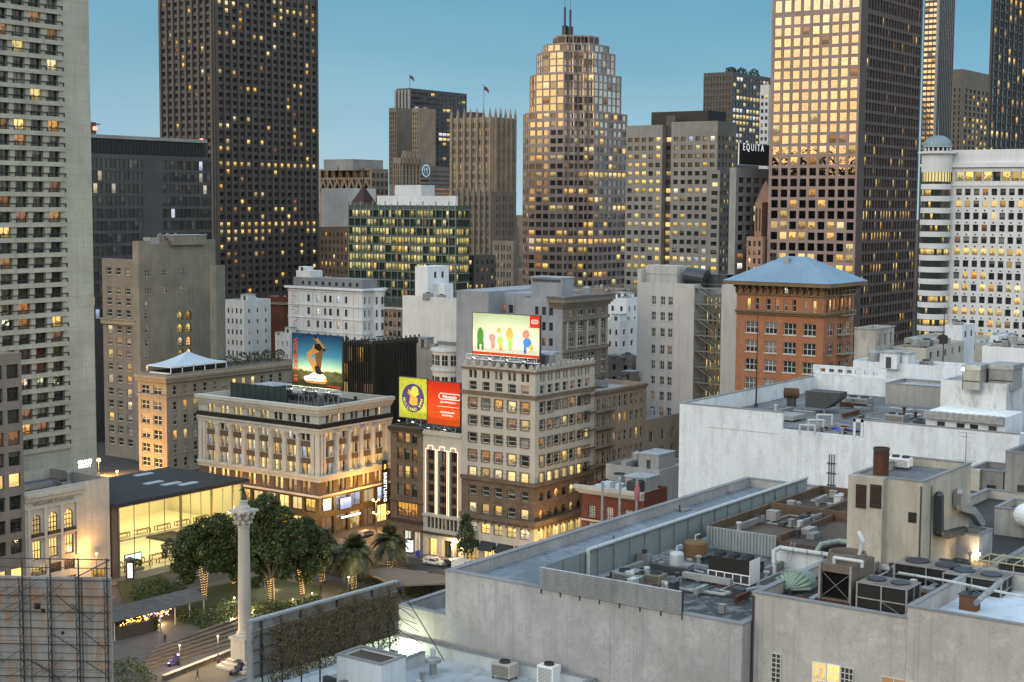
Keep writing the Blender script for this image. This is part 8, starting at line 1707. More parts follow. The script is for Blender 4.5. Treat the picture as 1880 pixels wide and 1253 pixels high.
# ---------- scaffolded billboard back, bottom left ----------
a=at_d(203,1062,118); zt=a[2]; c=at_d(-40,1066,118.5); c=(c[0],c[1]); u=Vector((a[0]-c[0],a[1]-c[1],0)); L=u.length; u.normalize(); n=Vector((u[1],-u[0],0)); H2=12.5
t_=thing('billboard','rust-streaked back of a billboard on a steel lattice at the bottom left','billboard',(c[0],c[1],zt-H2))
mb=MB(); mb.obox(c,u,n,0,L,-.3,0,zt-H2,zt); mb.build('panel',wall('rust_streaked_panel',(.29,.29,.28),var=.3,streak=.9,joint=(1.22,2.44),jc=.45,stain=(.3,.16,.08)),t_)
W0=L-(203-0)/(243)*L if 0 else 0
for i in range(6):
    A=L-.25-i*(L/4.7); 
    if A<0: break
    mb=MB(); P=lambda w,z: (c[0]+u[0]*A+n[0]*w,c[1]+u[1]*A+n[1]*w,z)
    mb.tube(P(.15,zt-H2),P(.15,zt+1.6),.07,6); mb.tube(P(.9,zt-H2),P(.9,zt+.2),.04,5)
    for k in range(9): z_=zt-.2-k*1.35; mb.tube(P(.15,z_),P(.9,z_-.6),.035,4); mb.tube(P(.9,z_-.6),P(.15,z_-1.35),.035,4)
    mb.build('lattice_post',METAL_D,t_)
for k in range(10):
    z_=zt-.15-k*1.3; mb=MB(); Q=lambda A,w,z:(c[0]+u[0]*A+n[0]*w,c[1]+u[1]*A+n[1]*w,z); mb.tube(Q(0,.28,z_),Q(L,.28,z_),.04,5); mb.tube(Q(0,.9,z_-.5),Q(L,.9,z_-.5),.03,4); mb.build('rail',METAL_D,t_)
r=random.Random(3)
for i in range(34):
    mb=MB()
    A=r.uniform(0,L-2); z_=zt-r.uniform(1,H2-1); mb.tube(Q(A,.5,z_),Q(A+r.uniform(1.5,2.6),.5,z_+r.choice([-1.3,1.3])),.035,4); mb.build('brace',METAL_D,t_)
mb=MB(); mb.tube(Q(0,.15,zt+1.5),Q(L,.15,zt+1.5),.05,5); mb.build('rail',METAL_D,t_); mb=MB(); mb.tube(Q(0,.15,zt+.8),Q(L,.15,zt+.8),.04,5); mb.build('rail',METAL_D,t_); mb=MB(); mb.tube(Q(L-2.8,.15,zt),Q(L,.15,zt+1.5),.05,5); mb.build('brace',METAL_D,t_)
for A,z_,s_ in ((L*.84*.5,zt-2.6,.5),(L*.47,zt-2.9,.35),(L*.62,zt-4.6,.25)): mb=MB(); mb.obox(c,u,n,A,A+s_,.004,.02,z_,z_+s_); mb.build('torn_patch',BLACK,t_)
# ================= ground, square, streets =================
g0=lambda u,v: at_z(u,v,0)
ASPH=wall('asphalt',(.05,.05,.052),.85,streak=0,bump=.1,var=.3)
mb=MB(); mb.face([(-6000,-6000,0),(9000,-6000,0),(9000,9000,0),(-6000,9000,0)]); o=struct(mb.build('ground',ASPH))
PAV=wall('granite_paving',(.13,.12,.105),.8,streak=0,brick=None,joint=None,var=.3); 
m,t,b_,o_=newmat('plaza_paving'); co=t('TexCoord').outputs['Object']; bt=t('TexBrick',{'Vector':co,'Scale':1.0,'Mortar Size':.03,'Brick Width':1.6,'Row Height':1.6,'Color1':(.085,.075,.06,1),'Color2':(.06,.054,.045,1),'Mortar':(.05,.045,.04,1)}); bt.offset=0.0
t.l.new(t.mix(.35,bt.outputs[0],t.mix(t.noise(co,.5,5,.6),(.03,.027,.023),(.11,.098,.08))),b_.inputs['Base Color']); b_.inputs['Roughness'].default_value=.75; PLZ=m
LAWN=plain('lawn_green',(.018,.03,.01),.9,var=.5,scale=1.2)
# pavements with kerbs
xsq=XS-20.5; ysq=ay-19.5   # edges of the square towards the two streets
def sheet(name,x0,y0,x1,y1,h,m,kind='structure'):
    mb=MB(); mb.box(x0,y0,0.004,x1,y1,h); return struct(mb.build(name,m),kind)
sheet('plaza',60,40,xsq,ysq,.15,PLZ)

mb=MB(); prof=[(100,2.4),(240,2.4),(300,.1)]
for (ya_,za_),(yb2,zb2) in zip(prof,prof[1:]):
    mb.face([(XS-20,ya_,za_),(XS+60,ya_,za_),(XS+60,yb2,zb2),(XS-20,yb2,zb2)]); mb.face([(XS-20,ya_,-.2),(XS-20,ya_,za_),(XS-20,yb2,zb2),(XS-20,yb2,-.2)])
struct(mb.build('road',ASPH))
mb=MB()
for (ya_,za_),(yb2,zb2) in zip([(NB.y0-4.5,2.4)]+prof[1:],prof[1:]):
    mb.face([(XS-4.5,ya_,za_+.15),(XS+.5,ya_,za_+.15),(XS+.5,yb2,zb2+.15),(XS-4.5,yb2,zb2+.15)]); mb.face([(XS-4.5,ya_,za_),(XS-4.5,ya_,za_+.15),(XS-4.5,yb2,zb2+.15),(XS-4.5,yb2,zb2)])
struct(mb.build('pavement',PAV))
sheet('pavement',60,ay-4.5,XS-14,ay+60,.15,PAV); sheet('pavement',XF+1,YGend,XS-16,YF1+6,.15,PAV)
PAINT=plain('road_paint',(.6,.6,.56),.7,var=.25,scale=5)
mb=MB()
for k in range(40):
    y=120+k*6; mb.box(XS-12.6,y,2.404,XS-12.45,y+3,2.408) if y<236 else None
for k in range(50):
    x=100+k*6; mb.box(x,ay-12,.004,x+3,ay-11.85,.008)
for k in range(8): mb.box(XS-18.5+k*1.6,ysq-3.8,.004,XS-17.8+k*1.6,ysq-.8,.008)
for k in range(9): mb.box(xsq+1,ysq+1.5+k*1.7,.0045,xsq+4.0,ysq+2.3+k*1.7,.0085)
struct(mb.build('road_markings',PAINT))
# lawns and planted beds of the square (raised)
def lawnpoly(name,pts,h,m,kind='structure'):
    mb=MB(); P=[at_z(u,v,.15)[:2] for u,v in pts]; mb.prism(P,.154,.15+h); o=mb.build(name,m); struct(o,kind); return o
lawnpoly('lawn',[(300,1120),(360,1085),(470,1062),(590,1078),(585,1098),(480,1150),(380,1160)],.25,LAWN)
lawnpoly('lawn',[(215,1070),(300,1058),(330,1095),(230,1118)],.25,LAWN)
# granite steps
for i in range(6):
    p=g0(258+6*i,1236-7*i); q=g0(446,1176-7*i+3); mb=MB(); d=Vector((q[0]-p[0],q[1]-p[1],0)); L=d.length; d.normalize(); nn=(d.y,-d.x); mb.obox((p[0],p[1]),(d.x,d.y),nn,0,L,-1.1,.0,.154,.3+.17*i,0)
    struct(mb.build('steps',W_STONE))
# monument column ---------------------------------------------------------------
cx,cy,_=at_z(450,1225,0); STN=wall('monument_granite',(.4,.37,.33),streak=.3,var=.15)
t_=thing('monument','tall pale granite victory column with a carved capital and a dark bronze statue on top','monument',(cx,cy,.15)); zt=zof(cx,cy,950)
mb=MB(); 
for k,(w_,z0,z1) in enumerate(((3.6,.15,.6),(3.0,.603,1.1),(2.3,1.103,1.6),(1.75,1.603,5.2),(2.0,5.203,5.7))): mb.box(cx-w_,cy-w_,z0,cx+w_,cy+w_,z1)
mb.build('pedestal',STN,t_); zs=5.703; zc=zof(cx,cy,968)
mb=MB(); mb.lathe((cx,cy,zs),[(1.6,0),(1.6,.3),(1.35,.5),(1.4,.8),(1.15,1.0),(1.13,(zc-zs)*.35),(.98,zc-zs)],24); mb.build('shaft',STN,t_)
ztop=zof(cx,cy,936); mb=MB(); mb.lathe((cx,cy,zc),[(1.0,0),(1.15,.15),(1.0,.3),(1.05,1.0),(1.5,(ztop-zc)*.8),(1.7,ztop-zc-.35)],16)
for k in range(8):
    a=k*math.pi/4; 
    for rr,zz,s_ in ((1.25,.9,.34),(1.55,1.9,.4),(1.85,2.55,.38)): mb.ball((cx+rr*math.cos(a+(zz>1.5)*.39),cy+rr*math.sin(a+(zz>1.5)*.39),zc+zz*(ztop-zc)/3.1),s_,7,5,sz=1.3)
mb.box(cx-1.9,cy-1.9,ztop-.35,cx+1.9,cy+1.9,ztop+.05); mb.lathe((cx,cy,ztop+.053),[(1.2,0),(1.1,.6),(.75,.8),(.7,1.3),(.85,1.5),(0,1.9)],14); mb.build('capital',STN,t_)
BRZ=plain('dark_bronze',(.05,.06,.05),.5,.6); z0=ztop+1.85; hs=zof(cx,cy,888)-z0
me=bpy.data.meshes.new('statue'); 
J=[(0,0,.5),(0,0,.62),(0,0,.82),(0,0,.9),(-.1,.0,.97),(.05,.1,.28),(.0,.16,.0),(-.05,-.1,.26),(-.3,-.12,.02),(-.18,-.16,.86),(-.35,-.3,1.0),(-.45,-.38,1.15),(.12,.2,.8),(.1,.38,.66),(-.1,.42,.6)]
sc=hs/1.2; me.from_pydata([(cx+x*sc*.9,cy+y*sc*.9,z0+z*sc) for x,y,z in J],[(0,1),(1,2),(2,3),(3,4),(0,5),(5,6),(0,7),(7,8),(2,9),(9,10),(10,11),(2,12),(12,13),(13,14)],[])
me.transform(Matrix.Translation((-cx,-cy,-.15))); so_=bpy.data.objects.new('statue',me); COL.objects.link(so_); so_.parent=t_; sk=so_.modifiers.new('s','SKIN')
R_=[.13,.11,.14,.06,.1,.12,.09,.11,.09,.06,.05,.04,.06,.05,.04]
for i,v_ in enumerate(me.skin_vertices[0].data): v_.radius=(R_[i]*sc,R_[i]*sc); v_.use_root=(i==0)
sb=so_.modifiers.new('b','SUBSURF'); sb.levels=1; sb.render_levels=1; me.materials.append(BRZ); WORLD[so_.name]=(cx,cy,.15)
mb=MB(); mb.tube((cx-.4*sc,cy-.35*sc,z0+sc*.7),(cx-.45*sc,cy-.4*sc,z0+sc*1.45),.05,5); mb.lathe((cx+.05*sc,cy+.0,z0),[(.24*sc,0),(.17*sc,.25*sc),(.12*sc,.6*sc)],10); mb.build('robe_and_trident',BRZ,t_)
# ---------- trees ----------
def leafmat(name,c1,c2,c3_):
    m,t,b,o=newmat(name); r=t('Attribute',attribute_name='rnd').outputs['Fac']; c=t.ramp(r,[(0,c1),(.55,c2),(1,c3_)]); n=t.noise(t('TexCoord').outputs['Object'],.7,3,.6); c=t.mix(t.ramp(n,[(.35,(0,0,0)),(.7,(1,1,1))]),t.mix(.5,c,(.01,.016,.006)),c); t.l.new(c,b.inputs['Base Color']); b.inputs['Roughness'].default_value=.6; return m
LF=leafmat('tree_leaves',(.022,.04,.01),(.05,.078,.018),(.11,.14,.035)); LFP=leafmat('palm_leaves',(.012,.018,.006),(.055,.07,.022),(.2,.2,.075)); BARK=wall('tree_bark',(.1,.075,.05),streak=0,brick=None,var=.4)
BEAD=emit('fairy_bulb',(1,.62,.2),3.5,sample=False)
def leaf(mb,p,s_,r):
    d=Vector((r.uniform(-1,1),r.uniform(-1,1),r.uniform(-.3,1.2))).normalized(); e=d.orthogonal().normalized(); a=r.uniform(0,6.28); g=d.cross(e); e2=e*math.cos(a)+g*math.sin(a); g2=d.cross(e2)
    mb.face([tuple(p-e2*s_),tuple(p+g2*s_*.45),tuple(p+e2*s_),tuple(p-g2*s_*.45)],0,[(0,0)]*4,r.random())
def tree(label,base,clumps,seed,trunk_h,tr=.45,nleaf=9000,ls=.32,fork=2,group='broadleaf trees in the square',lights=True):
    r=random.Random(seed); t_=thing('tree',label,'tree',base,group); mb=MB(); lp=[]
    cz=sum(c[2] for c in clumps)/len(clumps)
    for k in range(fork):
        a=r.uniform(0,6.28); top=(base[0]+1.3*math.cos(a+k*3.1),base[1]+1.3*math.sin(a+k*3.1),base[2]+trunk_h); mid=(base[0]+.4*math.cos(a+k*3.1),base[1]+.4*math.sin(a+k*3.1),base[2]+trunk_h*.45)
        mb.tube(base,mid,tr,8,tr*.8); mb.tube(mid,top,tr*.8,8,tr*.55); lp.append((mid,top))
        for c in clumps[k::fork]: mb.tube(top,(c[0],c[1],c[2]),tr*.45,6,tr*.12)
    mb.build('trunk',BARK,t_); mb=MB(); tot=sum(c[3]**2 for c in clumps)
    for c in clumps:
        for i in range(int(nleaf*c[3]**2/tot)):
            u_=r.uniform(-1,1); a=r.uniform(0,6.283); q=math.sqrt(1-u_*u_); rr=c[3]*(r.uniform(.25,1)**.4)*(1+.16*math.sin(5*a+c[0])*q)
            leaf(mb,Vector((c[0]+rr*q*math.cos(a),c[1]+rr*q*math.sin(a),c[2]+rr*u_*.82)),ls*r.uniform(.6,1.3),r)
    mb.build('crown',LF,t_)
    if lights:
        mb=MB()
        for mid,top in lp:
            for i in range(90):
                s_=i/90; a=i*.9; A=[base[j]+(mid[j]-base[j])*min(1,s_*2.2) if s_<.45 else mid[j]+(top[j]-mid[j])*((s_-.45)/.55) for j in range(3)]; rr=tr*(1.02-.35*s_); mb.ball((A[0]+rr*math.cos(a),A[1]+rr*math.sin(a),A[2]),.06,4,3)
        mb.build('string_lights',BEAD,t_)
    return t_
def clumpset(px,d,seed,jit=0):
    out=[]
    for u_,v_,rp in px:
        p=at_d(u_,v_,d+(hash((u_,seed))%7-3)*.7); out.append((p[0],p[1],p[2],rp*d/F))
    return out
T1=g0(375,1098); d1=dot(T1,FH)
tree('broad dark tree with a light-wrapped forked trunk in front of the glass store',T1,clumpset([(352,985,26),(378,968,24),(405,962,24),(335,1010,24),(345,1035,24),(372,1010,30),(400,1000,28),(425,985,24),(418,1020,24),(330,1040,18),(345,1060,17),(440,1055,18),(390,1035,22),(430,1040,18)],d1,1),3,6.5,nleaf=19000,ls=.34)
T2=g0(500,1112); d2=dot(T2,FH)
tree('tallest dark tree, rising behind the granite column',T2,clumpset([(465,935,22),(490,925,24),(515,950,26),(455,965,26),(485,970,30),(520,985,28),(475,1005,28),(505,1015,28),(540,970,22),(545,1005,22),(460,1035,20),(490,1045,22),(520,1050,20),(450,1000,20),(470,1070,14)],d2,2),5,6,nleaf=23000,tr=.5,ls=.34)
T3=g0(556,1095); d3=dot(T3,FH)
tree('round dark tree at the right of the group, next to a palm',T3,clumpset([(560,965,20),(578,985,22),(585,1010,22),(560,1010,26),(545,1035,22),(575,1040,22),(595,1030,15),(560,1060,16)],d3,3),8,5.5,nleaf=14000,fork=1,ls=.34)
T4=g0(430,1075); d4=dot(T4,FH)
tree('small tree with a light-wrapped trunk just left of the column',T4,clumpset([(425,1020,20),(440,1035,18),(415,1040,16),(445,1010,16)],d4,4),9,5,nleaf=3500,fork=1,tr=.3)
T5=g0(312,1055); tree('thin young tree with pale leaves in front of the glass store',T5,clumpset([(305,1005,10),(312,995,9),(303,1018,9),(318,1010,8)],dot(T5,FH),4),19,3,nleaf=500,fork=1,tr=.12,lights=False)
def palm(label,u,v,vt,seed,nf=120,L_=5.6):
    r=random.Random(seed); b0=g0(u,v); zt=zof(b0[0],b0[1],vt); t_=thing('palm_tree',label,'palm tree',b0,'palms in the square'); mb=MB(); n=int((zt)/.45)
    for i in range(n): mb.tube((b0[0],b0[1],i*zt/n),(b0[0],b0[1],(i+1)*zt/n),.5,10,.42,cap=False)
    mb.build('trunk',BARK,t_); mb=MB(); c=Vector((b0[0],b0[1],zt))
    for k in range(nf):
        a=r.uniform(0,6.283); e=r.uniform(-.7,1.4); L2=L_*r.uniform(.8,1.1); d=Vector((math.cos(a),math.sin(a),0)); pts=[]; 
        for i in range(9):
            s_=i/8; pts.append(c+d*(L2*s_*math.cos(e)*(1-.15*s_))+Vector((0,0,1))*(L2*(math.sin(e)*s_-s_*s_*(.28+.3*math.cos(e)))))
        side=Vector((-math.sin(a),math.cos(a),0)); rn=r.random()
        for i in range(8):
            p,q=pts[i],pts[i+1]; ax_=(q-p)
            for sgn in (-1,1):
                for m_ in range(3):
                    w0=p+ax_*(m_/3); ll=1.5*math.sin(math.pi*(.12+.8*(i+m_/3)/8)); tip=w0+ax_*.55+side*sgn*ll+Vector((0,0,-.35*ll)); mb.face([tuple(w0),tuple(w0+ax_*.36),tuple(tip)],0,[(0,0)]*3,rn*.7+.3*r.random())
    mb.build('crown',LFP,t_); mb=MB()
    for i in range(70): a=i*1.1; mb.ball((b0[0]+.52*math.cos(a),b0[1]+.52*math.sin(a),.4+(zt-1.5)*i/70),.06,4,3)
    mb.build('string_lights',BEAD,t_)
palm('front palm with drooping fronds, left of the flat canopy',650,1085,1010,1); palm('palm behind and right of the front palm, near the neon building',716,1062,988,2,80,5.6); palm('palm partly hidden behind the round dark tree',592,1072,995,3); 
def shrub(label,u,v,rx,rz,n=900,seed=1,ls=.2):
    r=random.Random(seed); p=g0(u,v); t_=thing('shrub',label,'shrub',p,'shrubs in the square'); mb=MB()
    for i in range(n):
        uu=r.uniform(-.3,1); a=r.uniform(0,6.283); q=math.sqrt(max(0,1-uu*uu)); rr=r.uniform(.7,1.05)*(1+.12*math.sin(4*a)); leaf(mb,Vector((p[0]+rx*rr*q*math.cos(a),p[1]+rx*rr*q*math.sin(a),p[2]+.3+rz*rr*uu)),ls*r.uniform(.6,1.4),r)
    mb.build('foliage',LF,t_); mb=MB(); mb.tube(p,(p[0],p[1],rz*.6),.12,5); mb.build('stem',BARK,t_)
for a in (('big rounded dark shrub left of the square, above the pavilion roof',285,1098,5.2,3.6,3000,1,.24),('dark shrub right of the big rounded one',320,1090,3.2,2.4,1300,2),('low dark bush at the bottom left edge of the square',225,1252,5.5,3.4,2600,3),('dark bush beside the pavilion post',395,1150,3.8,3.0,1600,4),('dense bush right of the pavilion, left of the column',355,1140,3.0,2.2,1200,5),('wide bush behind the column on its left',420,1135,4.2,3.2,1900,6),('dark bush just right of the column',490,1130,4.4,2.6,2000,7),('low bush near the ground spotlights',535,1125,4.0,2.0,1500,8),('bush in front of the palms',690,1068,4.2,1.8,1500,9),('small bush by the flat canopy',640,1098,2.6,1.4,800,10),('bush left of the parked van',735,1040,3.4,1.5,1100,11),('bush behind the creeper billboard, near the annex',760,1092,3.6,2.4,1300,12),('round bush by the lamp post',575,1112,2.4,1.8,800,13),('green bush under the flat canopy',790,1078,3.4,2.4,1100,14),('dark bush at the far left of the pavilion',208,1160,2.4,3.5,1200,15)): shrub(*a)
# ---------- pavilion with slatted roof and coloured lights ----------
p0,p1=g0(226,1172),g0(292,1158); zr=4.2; A=at_z(208,1137,zr); Bq=at_z(372,1096,zr); d=Vector((Bq[0]-A[0],Bq[1]-A[1],0)); L=d.length; d.normalize(); nn=(d.y,-d.x)
t_=thing('pavilion','low cafe pavilion with a dark slatted roof and pink and orange lights under its eave','pavilion',(A[0],A[1],.15)); o2=(A[0],A[1]); SL=wall('dark_shingles',(.1,.095,.09),brick=(.5,.3),jc=.5)
P=lambda a,w,z:(o2[0]+d.x*a+nn[0]*w,o2[1]+d.y*a+nn[1]*w,z)
mb=MB(); mb.face([P(-.5,.8,zr-.3),P(L+.5,.8,zr-.3),P(L+.5,-3.2,zr+1.3),P(-.5,-3.2,zr+1.3)]); mb.face([P(-.5,-7,zr-.3),P(-.5,-3.2,zr+1.3),P(L+.5,-3.2,zr+1.3),P(L+.5,-7,zr-.3)]); mb.face([P(-.5,.8,zr-.5),P(L+.5,.8,zr-.5),P(L+.5,.8,zr-.3),P(-.5,.8,zr-.3)]); mb.face([P(-.5,.8,zr-.5),P(-.5,-7,zr-.5),P(L+.5,-7,zr-.5),P(L+.5,.8,zr-.5)]); mb.build('roof',SL,t_)
for k in range(7): mb=MB(); a=L*k/6; mb.tube(P(a,.3,.15),P(a,.3,zr-.4),.14,6); mb.build('post',W_CREAM,t_)
mb=MB(); mb.obox(o2,(d.x,d.y),nn,1,L*.5,-6.5,-6.2,.15,zr-.5); mb.obox(o2,(d.x,d.y),nn,.8,8.5,-.2,.9,.15,2.6); mb.build('counter_wall',wall('dark_counter',(.06,.05,.04)),t_)
cols_=[emit('pink_bulb',(1,.2,.5),12,sample=False),emit('amber_bulb',(1,.45,.08),12,sample=False),emit('violet_bulb',(.55,.2,1),12,sample=False)]
r=random.Random(2); mb=MB()
for i in range(110): a=r.uniform(1,L*.62); mb.ball(P(a,r.uniform(-.2,.75),zr-r.uniform(.5,1.7)),r.uniform(.05,.11),5,4,r.choice([0,1,1,1,1,2]) if 7<a<13 else 1)
mb.build('coloured_lights',cols_,t_)
plight('pavilion_light',P(L*.33,.6,zr-1.2),150,(1,.35,.35),.3,t_); plight('pavilion_light',P(L*.55,.4,zr-1.4),120,(1,.6,.25),.3,t_)
t_=thing('hedge','clipped dark hedge block in front of the cafe pavilion','hedge',(p0[0],p0[1],.15)); r=random.Random(14); mb=MB(); dd=Vector((p1[0]-p0[0],p1[1]-p0[1],0)); Lh=dd.length; dd.normalize()
for i in range(3600):
    a=r.uniform(0,Lh); w=r.choice([r.uniform(-2.2,0),0,0,-2.2]); z_=r.uniform(.15,3.0) if w in(0,-2.2) else r.choice([3.0,r.uniform(.2,3)]); leaf(mb,Vector((p0[0]+dd.x*a+dd.y*w+r.uniform(-.12,.12),p0[1]+dd.y*a-dd.x*w+r.uniform(-.12,.12),z_)),.2,r)
mb.build('foliage',LF,t_); mb=MB(); mb.obox((p0[0],p0[1]),(dd.x,dd.y),(dd.y,-dd.x),.2,Lh-.2,-2.0,-.2,.15,2.7); mb.build('woody_core',BARK,t_)
# flat canopy on the right
zc=3.6; Pts=[at_z(u,v,zc) for u,v in ((664,1048),(716,1041),(840,1060),(840,1070),(728,1075))]; t_=thing('canopy','flat grey-brown canopy roof between the palms and the parked van','canopy',(Pts[0][0],Pts[0][1],.15)); mb=MB(); mb.prism([p[:2] for p in Pts][::-1],zc-.35,zc,bot=True); mb.build('roof',wall('canopy_roofing',(.17,.14,.11),streak=0),t_)
for i,(u,v) in enumerate(((680,1052),(735,1064),(800,1060),(720,1042),(790,1050))): q=at_z(u,v,zc-.35); mb=MB(); mb.tube((q[0],q[1],.15),q,.15,6); mb.build('post',METAL_D,t_)
# ---------- lamps ----------
OBU=emit('sodium_globe',(1,.42,.07),7,sample=False); WBU=emit('white_globe',(1,.85,.6),9,sample=False)
def lamp(label,u,v,hz,e,col,bulb,x=None,y=None,rb=.28,double=False,z0=0):
    q=(x,y,z0) if x is not None else at_z(u,v,hz); b0=(q[0],q[1],z0 if z0 else .15); zt=hz; t_=thing('street_lamp',label,'street lamp',b0,'lamps'); mb=MB(); mb.tube(b0,(b0[0],b0[1],zt-.3),.1,8,.06); mb.lathe(b0,[(.25,0),(.2,.7),(.1,.9)],8); mb.build('pole',METAL_D,t_)
    for s_ in ((-.8,.8) if double else (0,)):
        mb=MB(); mb.ball((b0[0]+s_*.8,b0[1]-s_*.5,zt),rb,10,8); mb.build('globe',bulb,t_)
        if s_: mb=MB(); mb.tube((b0[0],b0[1],zt-.5),(b0[0]+s_*.8,b0[1]-s_*.5,zt-.25),.05,5); mb.build('arm',METAL_D,t_)
    if e: plight('lamp_light',(b0[0]-.5,b0[1]-.5,zt),e,col,.3,t_)
OR_=(1,.5,.13)
lamp('orange street lamp against the blank wall of the arched stone shop',177,1017,7.5,3500,OR_,OBU)
q=at_y(690,918,by-6); lamp('upper of the two orange lamps beside the black vertical sign',0,0,q[2],7500,OR_,OBU,q[0],q[1],double=True)
q=at_y(691,941,by-8.5); lamp('lower of the two orange lamps beside the black vertical sign',0,0,q[2],6500,OR_,OBU,q[0],q[1],double=True)
q=at_d(181,845,452); lamp('orange street lamp at the foot of the concrete hotel tower',0,0,q[2],45000,OR_,OBU,q[0],q[1],rb=.6)
q=at_d(215,866,440); lamp('small orange street lamp right of the hotel tower, above the store roof',0,0,q[2],12000,OR_,OBU,q[0],q[1],rb=.35)
q=at_d(355,868,420); lamp('orange street lamp behind the right end of the store roof',0,0,7,12000,OR_,OBU,q[0],q[1],rb=.35)
for u,v,e,lb in ((1010,1010,5200,'street lamp lighting the right side of the putty-coloured hotel'),(1045,985,5200,'second street lamp along the side street by the putty-coloured hotel')):
    q=at_y(u,v,NB.y0-7); lamp(lb,0,0,7.5,e,(1,.6,.2),OBU,q[0],q[1])
lamp('street lamp in front of the columned corner building',0,0,6.5,3600,OR_,OBU,BB.x0-7,BB.y0+4)
lamp('street lamp at the left bays of the columned corner building',0,0,6.5,2600,OR_,OBU,BB.x0-7,BB.y0+24)
lamp('street lamp before the neon-lined building',830,1000,6.0,1800,(1,.7,.35),OBU)
for u,v,e,lb in ((485,1057,220,'white park lamp left of the light-wrapped palm trunks'),(551,1047,220,'white park lamp beside the round dark tree'),(430,1098,200,'small white park lamp just left of the column')): lamp(lb,u,v,4.2,e*4,(1,.8,.5),WBU,rb=.16)
for i,(u,v,e) in enumerate(((293,1146,260),(427,1146,200),(463,1132,160),(538,1107,160),(573,1096,160),(500,1085,120))):
    q=g0(u,v); lb=['bright ground spotlight by the pavilion post','ground spotlight left of the column base','ground spotlight at the right edge of the column','left ground spotlight of the pair behind the creeper billboard','right ground spotlight of the pair behind the creeper billboard','ground spotlight on the lawn under the tallest tree'][i]
    t_=thing('ground_spotlight',lb,'spotlight',(q[0],q[1],.15),'ground spotlights'); mb=MB(); mb.lathe((q[0],q[1],.15),[(.15,0),(.12,.4),(.2,.5)],8); mb.build('housing',METAL_D,t_); mb=MB(); mb.ball((q[0],q[1],.7),.17,8,6); mb.build('lens',WBU,t_); plight('spot_glow',(q[0]-.3,q[1]-.3,1.3),e*4,(1,.72,.35),.15,t_)
# red traffic light
q=at_d(564,953,dot(g0(585,1003),FH)-8); t_=thing('traffic_light','traffic light showing red at the corner of the columned building','traffic light',(q[0],q[1],.15)); mb=MB(); mb.tube((q[0],q[1],.15),(q[0],q[1],q[2]+.8),.09,6); mb.box(q[0]-.2,q[1]-.2,q[2]-.9,q[0]+.2,q[1]+.2,q[2]+.5); mb.build('mast',BLACK,t_); mb=MB(); mb.ball((q[0]-.22,q[1]-.15,q[2]+.2),.24,8,6); mb.build('red_light',emit('red_signal',(1,.06,.03),25,sample=False),t_)
# ---------- kiosk, person, carts, vehicles ----------
q=g0(239,1066); t_=thing('advertising_column','round dark advertising kiosk with a lit white panel of black arrow shapes','kiosk',(q[0],q[1],.15)); mb=MB(); mb.lathe((q[0],q[1],.15),[(1.0,0),(.9,.3),(.9,4.2),(1.2,4.3),(1.2,4.6),(.3,5.0),(0,5.1)],18); mb.build('drum',METAL_D,t_)
dn=Vector((-q[0],-q[1],0)).normalized(); un=Vector((-dn.y,dn.x,0)); oo=(q[0]+dn.x*.98-un.x*.5,q[1]+dn.y*.98-un.y*.5)
mb=MB(); mb.obox(oo,(un.x,un.y),(dn.x,dn.y),0,1.0,-.05,.03,.8,4.0); mb.build('lit_panel',emit('kiosk_panel',(.95,.97,1),1.6,sample=False),t_)
mb=MB(); f_=Facade(oo,(un.x,un.y),(dn.x,dn.y),1)
for k in range(3):
    z_=1.2+k*.95
    mb.face([f_.P(.2,.04,z_),f_.P(.5,.04,z_+.42),f_.P(.8,.04,z_),f_.P(.8,.04,z_+.25),f_.P(.5,.04,z_+.67),f_.P(.2,.04,z_+.25)])
mb.build('arrow_marks',BLACK,t_)
def person(label,u,v,heading,top,legs,seed=0):
    q=g0(u,v); h=1.75; c,s_=math.cos(heading),math.sin(heading); t_=thing('person',label,'person',(q[0],q[1],.15)); 
    J=[(0,0,.95),(0,0,1.2),(0,0,1.45),(0.02,0,1.56),(.03,0,1.66),(.03,0,1.74),(0,.1,.9),(.22,.1,.5),(.3,.1,.08),(.42,.1,.04),(0,-.1,.9),(-.1,-.1,.5),(-.38,-.1,.12),(-.28,-.1,.04),(0,.2,1.42),(-.15,.25,1.15),(.0,.26,.92),(0,-.2,1.42),(.14,-.25,1.15),(.3,-.24,.95)]
    E_=[(0,1),(1,2),(2,3),(3,4),(4,5),(0,6),(6,7),(7,8),(8,9),(0,10),(10,11),(11,12),(12,13),(2,14),(14,15),(15,16),(2,17),(17,18),(18,19)]
    RR=[.15,.14,.16,.06,.1,.07,.1,.075,.05,.04,.1,.075,.05,.04,.06,.05,.035,.06,.05,.035]
    me=bpy.data.meshes.new('body'); me.from_pydata([(x*c-y*s_,x*s_+y*c,z) for x,y,z in J],E_,[]); o=bpy.data.objects.new('body',me); COL.objects.link(o); o.parent=t_; o.modifiers.new('s','SKIN'); 
    for i,w in enumerate(me.skin_vertices[0].data): w.radius=(RR[i],RR[i]); w.use_root=(i==0)
    sb=o.modifiers.new('b','SUBSURF'); sb.levels=1; sb.render_levels=1; me.materials.append(plain('dark_clothing',(.03,.03,.035),.8)); WORLD[o.name]=(q[0],q[1],.15)
    mb=MB(); mb.ball((q[0]+.02*c,q[1]+.02*s_,1.87),.125,8,6); mb.build('hair',BLACK,t_); mb=MB(); mb.ball((q[0]+.1*c,q[1]+.1*s_,1.80),.09,8,6); mb.build('face',plain('skin_tone',(.4,.25,.18),.6),t_)
person('person in dark clothes striding across the paved square',303,1183,.5,0,0)
person('person standing at the bottom of the steps in dark clothes',363,1250,2.2,0,0)
PUR=emit('purple_light',(.5,.25,1),28,sample=False)
